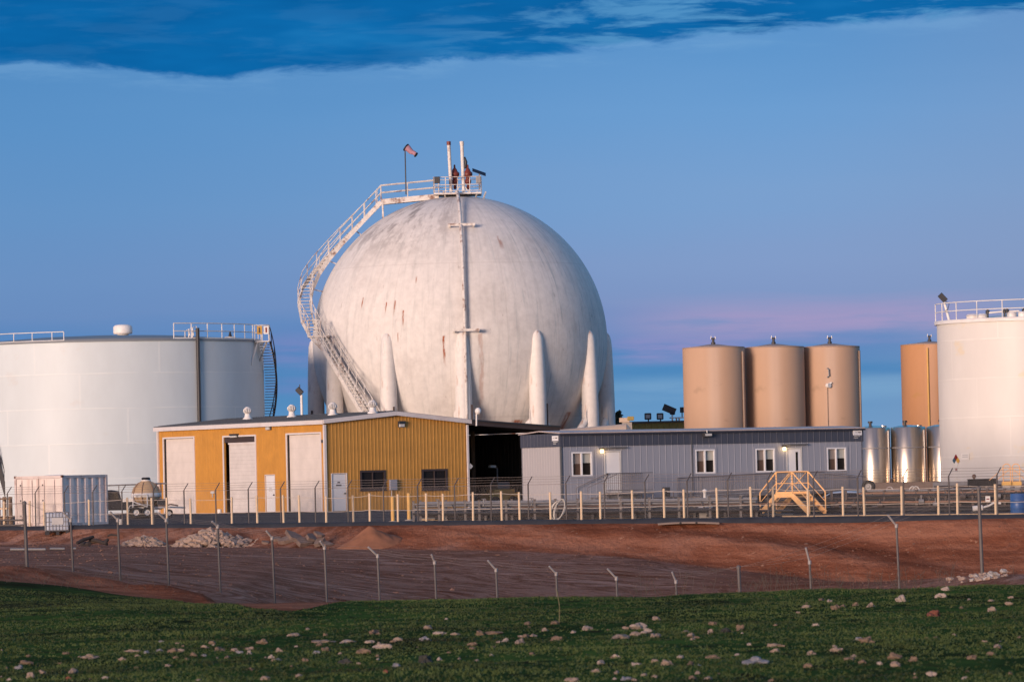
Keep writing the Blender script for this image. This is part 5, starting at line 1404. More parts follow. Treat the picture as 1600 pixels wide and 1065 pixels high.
def rack_two():
    t = thing('pipe_bundle', 'stacked dark and rusty pipe bundle in front of the tall white tank', 'pipe rack', along(1450, 7))
    rnd = random.Random(21)
    zs = [(.10, 'dark_steel', .07), (.24, 'galv_dark', .05), (.36, 'dark_steel', .06), (.47, 'rust_pipe', .05), (.58, 'dark_steel', .06), (.70, 'galv_dark', .05), (.80, 'dark_steel', .05), (.90, 'rust_pipe', .045), (1.02, 'galv', .045), (.17, 'black', .06), (.42, 'black', .05), (.64, 'black', .05)]
    for k, (z, m, r) in enumerate(zs):
        pts = []
        for i in range(13):
            p = along(lerp(1196 if k < 6 or k > 8 else 1340, 1640, i / 12), 16.0 + .16 * (k % 3)); pts.append(p + Vector((0, 0, z + rnd.uniform(-.02, .02))))
        MB().path(pts, r, 8).build('pipe', M[m], t, world=True)
    for px in (1300, 1322, 1352, 1382, 1412, 1432, 1452, 1478, 1500, 1520, 1543, 1570, 1597):
        b = along(px, 16.3); MB().box(-.05, .05, -.2, .3, -.1, 1.05).build('support_post', M['galv_dark'], t).location = b - t.location
    for px in (1307, 1335, 1375, 1440, 1462, 1505, 1560):
        p = along(px, 15.8); z = rnd.choice([.35, .5, .7]); MB().tube(p + Vector((-.12, 0, z)), p + Vector((.12, 0, z)), .11, 10).tube(p + Vector((0, 0, z)), p + Vector((0, 0, z + .3)), .03, 6).build('valve', M['galv_dark'] if px % 2 else M['galv'], t, world=True)
    for px in (1391, 1427, 1432):      # white looped pipe bends above the bundle
        p = along(px, 16.8); pts = [p + Vector((.17 * math.cos(math.pi * i / 8), 0, .95 + .24 * math.sin(math.pi * i / 8))) for i in range(9)]
        MB().path(pts, .025, 6).build('pipe_bend', M['white_rusty'], t, world=True)
    # second group of supports with vertical risers right of it
    for px in (1464, 1490, 1543, 1583):
        p = along(px, 17.5); MB().tube(p, p + Vector((0, 0, 1.15)), .10, 8).build('riser', M['galv_dark'], t, world=True)
    # small white notice on the bundle
    p = along(1544, 15.6); z = 1.3 - (780 - 741) / F * p.y; s = thing('notice_board', 'small white square notice fixed low on the dark pipes', 'sign', p + Vector((0, 0, z - .12 - p.z)))
    MB().box(-.11, .11, -.01, .01, 0, .26).build('board', M['white_paint'], s); MB().box(-.07, .07, -.016, -.012, .10, .15).build('lettering', M['sign_red'], s)
    # pump with white housing among the pipes
    p = along(1532, 13.0); s = thing('pump', 'small whitish pump with bent hose at the foot of the pipe bundle', 'pump', p)
    MB().tube((-.35, 0, .18), (.1, 0, .22), .13, 12).build('housing', M['white_rusty'], s); MB().path([(.1, 0, .22), (.4, 0, .3), (.6, 0, .42), (.95, 0, .40)], .05, 8).build('outlet', M['white_rusty'], s)
    MB().box(-.4, .3, -.15, .15, 0, .05).build('base_plate', M['dark_steel'], s)
rack_two()
def kerbs():
    # bright low concrete kerb behind the posts on the right half, and brown containment walls
    mb = MB(); n = 30; vs = []
    for i in range(n + 1):
        px = lerp(1222, 1660, i / n)
        for off, dz in ((5.2, -.05), (5.2, .09), (5.5, .09), (5.5, -.05)): vs.append(along(px, off) + Vector((0, 0, dz)))
    mb.add(vs, [(i * 4 + k, i * 4 + k + 1, i * 4 + 5 + k, i * 4 + 4 + k) for i in range(n) for k in range(3)] + [(0, 1, 2, 3)]); o = mb.build('path', M['sand_bed']); o['kind'] = 'structure'; o['label'] = 'low pale concrete kerb in front of the pipe bundle'
    t = thing('containment_wall', 'brown concrete wall carrying the polished steel tanks', 'wall', P(1410, 770, 302))
    a, b = P(1352, 753.5, 302), P(1464, 753.5, 302)
    mb = MB().box(a.x, b.x, 302.3, 307.5, -.1, P(1400, 753.3, 302.3).z); mb.build('wall', M['containment'], t, world=True)
    t = thing('concrete_plinth', 'low brown wall in front of the tall white tank', 'wall', P(1540, 770, 284))
    a = P(1463, 755, 285); MB().box(a.x, a.x + 14, 285, 286.5, -.1, P(1530, 757, 285).z).build('wall', M['containment'], t, world=True)
    a = P(1513, 749, 284); b = P(1557, 759, 284); t = thing('trough', 'long black trough standing in front of the tall white tank', 'trough', (a.x, 284, b.z))
    MB().box(a.x, b.x, 283.6, 284.6, b.z, a.z).build('body', M['black'], t, world=True, bevel=.03); MB().box(a.x - .03, b.x + .03, 283.55, 284.65, a.z, a.z + .04).build('lip', M['dark_steel'], t, world=True)
    for px in (1516, 1553): q = P(px, 759, 284); MB().box(q.x - .08, q.x + .08, 283.8, 284.4, tz(q.x, 284), q.z).build('leg', M['galv_dark'], t, world=True)
    q = P(1522, 745.5, 284); t = thing('fire_bell', 'small rusty orange fitting standing on the black trough', 'fitting', (q.x, 284, P(1522, 748.5, 284).z)); MB().tube((0, 0, 0), (0, 0, .09), .06, 8).ball((0, 0, .18), .13, 6).build('head', M['rust_pipe'], t)
kerbs()

def crossover(loc, rot, label, deck_z=.97, dl=1.0, sl=1.06, w=1.15, m='yellow_steel'):
    t = thing('crossover_steps', label, 'steps', loc, rot)
    for s in (-1, 1):
        y = s * w / 2
        # side beam of the deck, and stringers on both sides
        MB().box(-dl / 2, dl / 2, y - .04, y + .04, deck_z - .17, deck_z).build('deck_beam', M[m], t)
        for e in (-1, 1):
            a = Vector((e * dl / 2, y, deck_z - .08)); b = Vector((e * (dl / 2 + sl), y, .04)); MB().bar(a, b, .06, .25).build('stringer', M[m], t)
            h = Vector((0, 0, 1.04)); a2 = Vector((e * dl / 2, y, deck_z)); b2 = Vector((e * (dl / 2 + sl), y, .0))
            MB().path([a2 + h, b2 + h], .036, 6).build('handrail', M[m], t)
            MB().path([a2 + h * .5, b2 + h * .55], .02, 6).build('mid_rail', M[m], t)
            MB().tube(b2, b2 + h, .036, 6).build('rail_post', M[m], t); MB().tube(a2 - Vector((0, 0, .15)), a2 + h, .036, 6).build('rail_post', M[m], t)
        MB().path([(-dl / 2, y, deck_z + 1.04), (dl / 2, y, deck_z + 1.04)], .036, 6).build('handrail', M[m], t)
        MB().path([(-dl / 2, y, deck_z + .5), (dl / 2, y, deck_z + .5)], .02, 6).build('mid_rail', M[m], t)
        MB().box(-dl / 2, dl / 2, y - .012, y + .012, deck_z + .005, deck_z + .10).build('kick_plate', M[m], t)
        MB().bar((-.3, y, deck_z + .45), (.35, y, deck_z + .98), .03).build('brace', M[m], t)
    MB().box(-dl / 2, dl / 2, -w / 2 + .05, w / 2 - .05, deck_z - .05, deck_z - .01).build('deck', M[m], t)
    for e in (-1, 1):
        for i in range(4):
            f = (i + .6) / 4.2; x = e * (dl / 2 + sl * f); z = deck_z * (1 - f); MB().box(x - .11, x + .11, -w / 2 + .04, w / 2 - .04, z - .02, z + .02).build('tread', M[m], t)
b = P(1239, 797, 228); crossover((b.x, 228, tz(b.x, 228)), -math.pi / 4, 'yellow crossover steps with railings over the pipes in front of the second door')
def yellow_ladders():
    Y = 282.0
    for px, lb in ((1573.5, 'small yellow ladder frame with arched rails, left of its twin'), (1588, 'small yellow ladder frame with arched rails at the right picture edge')):
        b = P(px, 756, Y); t = thing('ladder_frame', lb, 'ladder', (b.x, Y, b.z))
        H = (756 - 723) / F * Y
        for s in (-1, 1):
            pts = [(s * .22, 0, 0), (s * .22, 0, H * .8)] + [(s * .22 * math.cos(a), 0, H * .8 + .2 * math.sin(a)) for a in (R_(30), R_(60), R_(88))]
            MB().path(pts, .028, 6).build('rail', M['yellow_steel'], t)
            MB().path([(s * .22, 0, H * .75), (s * .22 + .8 * (1 if px > 1580 else -1), .2, H * .2)], .022, 6).build('side_brace', M['yellow_steel'], t)
        for k in range(5): MB().tube((-.22, 0, H * (.12 + .16 * k)), (.22, 0, H * (.12 + .16 * k)), .016, 6).build('rung', M['yellow_steel'], t)
        MB().box(-.3, .3, -.1, .25, -.06, .14).build('step_base', M['yellow_post'], t)
        MB().box(-.25, .25, -.05, .2, tz(b.x, Y) - b.z, -.06).build('pedestal', M['concrete'], t)
yellow_ladders()
def drum():
    b = along(1592, 6.0); t = thing('blue_drum', 'blue plastic drum standing at the right edge of the picture', 'drum', b)
    MB().lathe([(.01, 0), (.36, 0), (.38, .03), (.37, .30), (.385, .32), (.37, .34), (.37, .62), (.385, .64), (.37, .66), (.36, .96), (.34, .99), (.01, .99)], (0, 0, 0), 32).build('body', M['blue_drum'], t)
    MB().lathe([(.37, .95), (.39, .96), (.39, 1.0), (.35, 1.01)], (0, 0, 0), 32).build('lid_ring', M['black'], t)
    for x in (-.12, .16): MB().tube((x, -.1, .99), (x, -.1, 1.04), .05, 8).build('bung', M['black'], t)
drum()
def hose():
    b = along(873, 2.2); t = thing('hose_coil', 'coil of white hose hanging beside a cream post at the yard edge', 'hose', b)
    rnd = random.Random(2)
    for k in range(4):
        w = .20 + .05 * k; h = .50 - .02 * k; cx = rnd.uniform(-.04, .04); pts = []
        for i in range(28):
            a = 2 * math.pi * i / 28; x = w * math.cos(a); z = h * math.sin(a); pts.append((cx + x + .30 * z, .05 * k + .03 * math.sin(3 * a), .56 + z))
        MB().path(pts, .021, 6, closed=True).build('loop', M['hose'], t)
    MB().path([(.1, 0, .06), (.3, .2, .03), (.7, .3, .03), (1.0, .2, .03)], .021, 6).build('free_end', M['hose'], t)
hose()
def white_hydrant():
    b = along(1102, 7.0); t = thing('standpipe', 'white standpipe with stepped foot rising from the pipe rack', 'standpipe', b + Vector((0, 0, .45)))
    MB().lathe([(.34, .0), (.34, .05), (.20, .10), (.20, .22), (.10, .30), (.075, .34), (.075, .74), (.11, .76), (.11, .86), (.01, .9)], (0, 0, 0), 16).build('column', M['white_paint'], t)
    MB().box(-.28, .28, -.2, .2, -.45, 0).build('foot', M['concrete'], t)
white_hydrant()

# ------------------------------------------------------------------ vehicles
def wheel_mesh(par, c, r=.34, w=.22, rim='white_paint', axis='y', name='wheel'):
    c = Vector(c); prof = [(r * .55, -w / 2), (r * .9, -w / 2), (r, -w / 4), (r, w / 4), (r * .9, w / 2), (r * .55, w / 2), (r * .5, 0), (r * .55, -w / 2)]
    mb = MB().lathe(prof, (0, 0, 0), 24); R = Matrix.Rotation(math.pi / 2, 3, 'X' if axis == 'y' else 'Y'); mb.v = [R @ v for v in mb.v]
    o = mb.build(name, M['tyre'], par); o.location = c
    mb = MB().lathe([(.01, -w * .30), (r * .2, -w * .34), (r * .25, -w * .2), (r * .5, -w * .25), (r * .58, -w * .48), (r * .58, w * .48), (r * .5, w * .25), (r * .25, w * .2), (r * .2, w * .34), (.01, w * .30)], (0, 0, 0), 20); mb.v = [R @ v for v in mb.v]
    mb.build('rim', M[rim], o); return o
def tank_trailer():
    Y = 262.0; b = P(229, 802, Y); t = thing('tank_trailer', 'tan water tank strapped on a twin axle white trailer by the left garage door', 'trailer', (b.x, Y, tz(b.x, Y)), R_(8))
    z0 = .62; s = 1.0
    tank = MB().lathe([(.25, z0), (.45, z0 + .05), (.72, z0 + .35), (.80, z0 + .55), (.80, z0 + .68), (.78, z0 + .80), (.70, z0 + 1.02), (.50, z0 + 1.25), (.28, z0 + 1.36), (.25, z0 + 1.40), (.01, z0 + 1.42)], (0, 0, 0), 40).build('tank', M['tan_tank'], t)
    MB().lathe([(.815, z0 + .50), (.835, z0 + .52), (.835, z0 + .70), (.81, z0 + .72)], (0, 0, 0), 40).build('white_band', M['white_paint'], tank)
    MB().lathe([(.26, z0 + 1.36), (.27, z0 + 1.40), (.27, z0 + 1.44), (.26, z0 + 1.44)], (0, 0, 0), 20).build('neck', M['white_paint'], tank)
    MB().lathe([(.24, z0 + 1.44), (.24, z0 + 1.54), (.18, z0 + 1.58), (.01, z0 + 1.58)], (0, 0, 0), 20).build('lid', M['black'], tank)
    for a in (-60, -20, 25, 60, 150, 210):
        r_ = R_(a); pts = [(rr * 1.02 * math.sin(r_), -rr * 1.02 * math.cos(r_), z) for rr, z in ((.28, z0 + 1.34), (.52, z0 + 1.24), (.72, z0 + 1.02), (.81, z0 + .70), (.82, z0 + .5), (.74, z0 + .33), (.5, z0 + .02))]
        MB().path(pts, .022, 5).build('strap', M['rust_pipe'], tank)
    fr = MB()
    for y in (-.62, .62): fr.box(-1.0, 1.25, y - .05, y + .05, .50, .60)
    for x in (-.95, -.3, .4, 1.2): fr.box(x - .05, x + .05, -.62, .62, .51, .59)
    fr.bar((1.2, -.6, .55), (2.1, 0, .50), .09); fr.bar((1.2, .6, .55), (2.1, 0, .50), .09)
    fr.build('frame', M['white_rusty'], t)
    rl = MB()
    for x in (-.78, 0.0): rl.tube((x, -.86, .58), (x, -.86, 1.25), .035, 6)
    rl.path([(-.78, -.86, 1.25), (0, -.86, 1.25)], .03, 6); rl.path([(-.78, -.86, .9), (0, -.86, .58)], .03, 6); rl.build('side_frame', M['white_paint'], t)
    for x in (-.62, -.02):
        for y in (-.78, .78): wheel_mesh(t, (x, y, .30), .30, .2)
    fd = MB()
    for y in (-.78, .78):
        pr = [(-1.05, .42), (-.95, .66), (-.6, .70), (.0, .70), (.25, .64), (.42, .44)]
        for (x0, za), (x1, zb) in zip(pr, pr[1:]): fd.hexa([(x0, y - .14, za), (x1, y - .14, zb), (x1, y + .14, zb), (x0, y + .14, za), (x0, y - .14, za + .03), (x1, y - .14, zb + .03), (x1, y + .14, zb + .03), (x0, y + .14, za + .03)])
    fd.build('fender', M['white_paint'], t)
    wheel_mesh(t, (1.2, -.35, .22), .22, .14); MB().box(.55, 1.15, -.5, .1, .60, 1.0).build('pump_unit', M['dark_steel'], t, bevel=.05)
    MB().path([(.6, -.6, .66), (.9, -.66, .62), (1.3, -.5, .7), (1.7, -.3, .62)], .04, 6).build('hose', M['rust_pipe'], t)
tank_trailer()
def pickup():
    Y = 263.0; b = P(178, 801, Y); t = thing('parked_truck', 'dark parked truck with ladder rack, between the white container and the tan tank trailer', 'truck', (b.x, Y, tz(b.x, Y)), R_(4))
    t['label'] = 'dark truck with pale rack bars parked between white container and tan tank trailer'
    poly = [(-2.7, .45), (-2.72, .85), (-2.55, .95), (-1.65, 1.0), (-1.1, 1.52), (-.1, 1.56), (.3, 1.5), (.42, 1.02), (2.6, 1.0), (2.68, .9), (2.66, .45)]
    def extr(pl, y0, y1, inset=0.0):
        n = len(pl); mb = MB(); vs = [(x, y0, z) for x, z in pl] + [(x, y1, z) for x, z in pl]
        mb.add(vs, [tuple(range(n)), tuple(range(n, 2 * n))[::-1]] + [(i, (i + 1) % n, n + (i + 1) % n, n + i) for i in range(n)]); return mb
    extr(poly, -.9, .9).build('body', M['truck_dark'], t, bevel=.06)
    extr([(-1.45, 1.03), (-1.02, 1.45), (-.45, 1.48), (-.45, 1.03)], -.915, -.905).build('side_window', M['glass_dark'], t); extr([(-.38, 1.03), (-.38, 1.48), (.2, 1.45), (.3, 1.03)], -.915, -.905).build('side_window', M['glass_dark'], t)
    extr([(-1.60, 1.02), (-1.12, 1.47), (-1.10, 1.49), (-1.62, 1.04)], -.8, .8).build('windscreen', M['glass_dark'], t)
    for x in (-1.75, 1.7):
        for y in (-.82, .82): wheel_mesh(t, (x, y, .37), .37, .24, 'galv')
    rk = MB()
    for y in (-.7, .7): rk.tube((-2.6, y, 1.78), (2.9, y, 1.86), .04, 6)
    for x in (-1.2, .3, 1.5, 2.6): rk.tube((x, -.7, 1.80), (x, .7, 1.80), .03, 6); rk.tube((x, -.7, 1.0), (x, -.7, 1.80), .03, 6)
    rk.build('ladder_rack', M['galv'], t); MB().box(.45, 2.6, -.93, -.90, .9, 1.06).build('side_trim', M['white_paint'], t); MB().box(-2.7, -1.3, -.95, -.91, 1.56, 1.68).build('roof_strip', M['white_paint'], t)
    MB().box(1.4, 2.4, -.72, -.5, 1.32, 1.42).build('tool_tray', M['white_paint'], t)
M['truck_dark'] = mat('truck_dark', (.012, .013, .018), .35, var=.1)
pickup()
def white_car():
    b = along(1316, 21); Y = b.y; t = thing('white_car', 'white car seen only as a roof and windows behind the pipes', 'car', (b.x, Y, tz(b.x, Y) ), R_(-8))
    t.location.z = P(1316, 767, Y).z - 1.32
    secs = [(-2.1, .35, .75, .62), (-1.9, .3, .88, .78), (-1.1, .28, .98, .84), (-.5, .28, 1.28, .70), (.1, .28, 1.34, .68), (.8, .28, 1.30, .68), (1.4, .28, 1.02, .80), (1.95, .3, .92, .76), (2.1, .35, .8, .60)]
    mb = MB(); vs = []; ns = 12
    for x, z0, z1, hw in secs:
        for k in range(ns):
            a = 2 * math.pi * k / ns; cx, cz = math.cos(a), math.sin(a); e = .55
            vs.append((x, .86 * (abs(cx) ** e) * (1 if cx > 0 else -1) * (1 if cz < 0 else hw / .86), (z0 + z1) / 2 + (z1 - z0) / 2 * (abs(cz) ** e) * (1 if cz > 0 else -1)))
    mb.add(vs, [(i * ns + k, i * ns + (k + 1) % ns, (i + 1) * ns + (k + 1) % ns, (i + 1) * ns + k) for i in range(len(secs) - 1) for k in range(ns)] + [tuple(range(ns)), tuple(range(8 * ns, 9 * ns))], True)
    mb.build('body', M['car_white'], t)
    w = MB(); w.add([(-.85, -.80, 1.02), (.1, -.83, 1.02), (1.15, -.80, 1.02), (.85, -.72, 1.22), (.1, -.70, 1.25), (-.5, -.72, 1.22)], [(0, 1, 4, 5), (1, 2, 3, 4)]); w.v += [v + Vector((0, -.02, 0)) for v in list(w.v)]; w.f += [(6, 7, 10, 11), (7, 8, 9, 10)]; w.sm += [False, False]
    w.build('side_window', M['glass_dark'], t)
    for x in (-1.35, 1.35):
        for y in (-.78, .78): wheel_mesh(t, (x, y, .31), .31, .2, 'galv')
white_car()
def spare_wheel():
    b = P(1357, 760, 252); t = thing('big_wheel', 'large dark truck wheel standing beside the right end of the office', 'wheel', (b.x, 252, b.z - .36), R_(-18))
    wheel_mesh(t, (0, 0, .36), .36, .24, 'galv', name='tyre')
    z = tz(b.x, 252) - t.location.z; MB().box(-.2, .2, -.14, .14, z, .02).build('wheel_block', M['dark_steel'], t)
spare_wheel()

# ------------------------------------------------------------------ container, tote, things at the left edge
def container():
    Y = 249.5; b = P(98.5, 821, Y); t = thing('shipping_container', 'small white shipping container with corrugated side and a rust streaked door end', 'container', (b.x, Y, b.z), R_(-36))
    Wd, L, H = 3.32, 3.6, 2.62        # door end runs to the left (-x), long side runs back (+y)
    fr = MB()
    for x in (-Wd + .06, -.06):
        for y in (.06, L - .06): fr.box(x - .06, x + .06, y - .06, y + .06, 0, H)
    for z in (.08, H - .07):
        for y in (.02, L - .14): fr.box(-Wd + .12, -.12, y, y + .12, z - .07, z + .07)
        for x in (-Wd + .01, -.11): fr.box(x, x + .10, .12, L - .12, z - .07, z + .07)
    fr.build('frame', M['container_frame'], t)
    for x in (-Wd, 0):
        for z in (0, H):
            c = MB().box(x - .09 if x == 0 else x - .012, x + .012 if x == 0 else x + .09, -.012, .10, z - .01 if z == 0 else z - .11, z + .10 if z == 0 else z + .012); c.build('corner_casting', M['rust_dark'], t)
    # corrugated long sides
    for x, nm in ((-.03, 'side_wall'), (-Wd + .03, 'side_wall')):
        mb = MB(); y = .14; vs = []; k = 0
        prof = [];
        while y < L - .14:
            for dy, dx in ((0, 0), (.22, 0), (.30, -.07), (.50, -.07), (.58, 0)): prof.append((min(y + dy, L - .14), dx))
            y += .58
        s = 1 if x > -1 else -1
        for yy, dx in prof: vs += [(x + dx * s, yy, .14), (x + dx * s, yy, H - .13)]
        mb.add(vs, [(2 * i, 2 * i + 2, 2 * i + 3, 2 * i + 1) for i in range(len(prof) - 1)]); mb.build(nm, M['container_white'], t, fix=False)
    MB().box(-Wd + .1, -.1, L - .08, L - .05, .1, H - .1).build('rear_wall', M['container_white'], t)
    MB().box(-Wd + .08, -.08, .1, L - .1, H - .06, H - .03).build('roof', M['container_white'], t)
    for x0, x1 in ((-Wd + .13, -Wd / 2 - .02), (-Wd / 2 + .02, -.13)):
        d = MB().box(x0, x1, .04, .09, .16, H - .15).build('door', M['container_door'], t)
        for f in (.25, .72):
            x = lerp(x0, x1, f); MB().tube((x, .0, .2), (x, .0, H - .2), .018, 6).build('lock_rod', M['container_frame'], d)
        for z in (.5, 1.3, 2.1): MB().box(x0 + .25, x0 + .29, -.01, .035, z, z + .08).build('hinge', M['dark_steel'], d)
    g = MB(); g.box(-Wd + .44, -Wd + .50, .028, .038, 1.6, 2.28); g.build('dark_gap', M['black'], t); g = MB(); g.box(-Wd + .47, -Wd + .52, .028, .038, .35, 1.5); g.build('dark_gap', M['black'], t)
M['container_frame'] = mat('container_frame', (.62, .54, .52), .6, var=.08, dirt=(.20, .07, .04), dirt_amt=.7, scale=3)
M['rust_dark'] = mat('rust_dark', (.11, .05, .035), .8)
M['container_white'] = mat('container_white', (.90, .75, .70), .5, var=.05, dirt=(.4, .3, .3), dirt_amt=.3)
M['container_door'] = mat('container_door', (.72, .64, .60), .55, var=.05, dirt=(.34, .18, .13), dirt_amt=.4, stretch=(3, 3, .5), scale=1.5)
container()
def tote():
    b = ground(89, 836); Y = b.y; t = thing('liquid_tote', 'caged bluish white liquid tote on a pallet at the foot of the bank', 'tote', (b.x, Y, tz(b.x, Y)), R_(10))
    d = b.z - tz(b.x, Y)
    MB().box(-.56, .56, -.46, .46, .17, 1.08).build('bottle', M['tote_plastic'], t, bevel=.06)
    MB().box(-.50, .50, -.40, .40, .20, .62).build('liquid_tint', M['solar'], t)
    cg = MB()
    for s in (-1, 1):
        for i in range(8): x = lerp(-.58, .58, i / 7); cg.tube((x, s * .48, .15), (x, s * .48, 1.10), .014, 5)
        for i in range(6): y = lerp(-.48, .48, i / 5); cg.tube((s * .58, y, .15), (s * .58, y, 1.10), .014, 5)
        for z in (.18, .40, .62, .85, 1.10): cg.tube((-.58, s * .48, z), (.58, s * .48, z), .016, 5); cg.tube((s * .58, -.48, z), (s * .58, .48, z), .016, 5)
    cg.build('cage', M['galv'], t)
    pl = MB().box(-.58, .58, -.48, .48, .12, .155)
    for x in (-.5, 0, .5):
        for y in (-.4, .4): pl.box(x - .08, x + .08, y - .07, y + .07, -.05, .12)
    pl.build('pallet', M['dark_steel'], t); MB().tube((.1, 0, 1.07), (.1, 0, 1.13), .12, 14).build('lid', M['black'], t); MB().box(-.28, .30, -.50, -.488, .48, .82).build('label_plate', M['cap_grey'], t)
M['tote_plastic'] = mat('tote_plastic', (.42, .47, .56), .4, var=.06)
tote()
def left_edge():
    # pallet racking stack at the picture's left edge
    Y = 256.0; a = P(-30, 820, Y); b = P(17, 820, Y); t = thing('pallet_rack', 'stack of weathered wooden racks left of the white container', 'rack', ((a.x + b.x) / 2, Y, tz(a.x, Y)))
    H = (818 - 772) / F * Y; w = (b.x - a.x) / 2
    for i in range(6):
        x = lerp(-w, w, i / 5)
        for y in (-.5, .5): MB().box(x - .05, x + .05, y - .05, y + .05, 0, H).build('upright', M['wood'], t)
    for k in range(3):
        z = H * (.30 + .33 * k)
        for y in (-.5, .5): MB().box(-w, w, y - .03, y + .03, z - .09, z).build('shelf_beam', M['cream_post'] if k == 1 else M['wood'], t)
        MB().box(-w + .1, w - .1, -.44, .44, z - .06, z - .03).build('shelf', M['wood'], t)
    # van behind the container: only its roof shows
    Y = 262.0; c = P(84, 745, Y); t = thing('white_van', 'white van whose blue grey roof just shows above the container', 'van', (c.x, Y, tz(c.x, Y)), R_(3))
    top = P(90, 741.3, Y).z - tz(c.x, Y)
    pr = [(-2.0, .35), (-2.05, 1.2), (-1.9, top - .35), (-1.4, top - .12), (-.6, top - .02), (.5, top), (.9, top - .03), (1.35, top - .2), (1.9, 1.25), (2.3, 1.1), (2.35, .4)]
    pr = [(x * .68, z) for x, z in pr]; n = len(pr); mb = MB(); vs = [(x, -.95, z) for x, z in pr] + [(x, .95, z) for x, z in pr]
    mb.add(vs, [tuple(range(n)), tuple(range(n, 2 * n))[::-1]] + [(i, (i + 1) % n, n + (i + 1) % n, n + i) for i in range(n)]); mb.build('body', M['car_white'], t, bevel=.12)
    MB().box(-1.1, .7, -.965, -.952, 1.3, top - .4).build('side_window', M['glass_dark'], t)
    for x in (-.95, 1.0):
        for y in (-.85, .85): wheel_mesh(t, (x, y, .34), .34, .22, 'galv')
    # small round white lamp/bucket by the truck
    q = along(187, 2.6); t = thing('bucket', 'small white bucket on the asphalt right of the white container', 'bucket', q)
    MB().lathe([(.01, 0), (.14, 0), (.18, .34), (.19, .36), (.17, .36), (.01, .34)], (0, 0, 0), 20).build('pail', M['white_paint'], t); MB().path([(-.18, 0, .35), (-.12, 0, .48), (.12, 0, .48), (.18, 0, .35)], .012, 5).build('handle', M['dark_steel'], t)
    q = P(343, 800.5, 284); t = thing('paint_can', 'small white can beside the middle garage door', 'can', (q.x, 284, 0.02)); MB().tube((0, 0, 0), (0, 0, .22), .13, 14).build('can_body', M['white_paint'], t); MB().tube((0, 0, .22), (0, 0, .235), .135, 14).build('can_lid', M['cap_grey'], t)
left_edge()

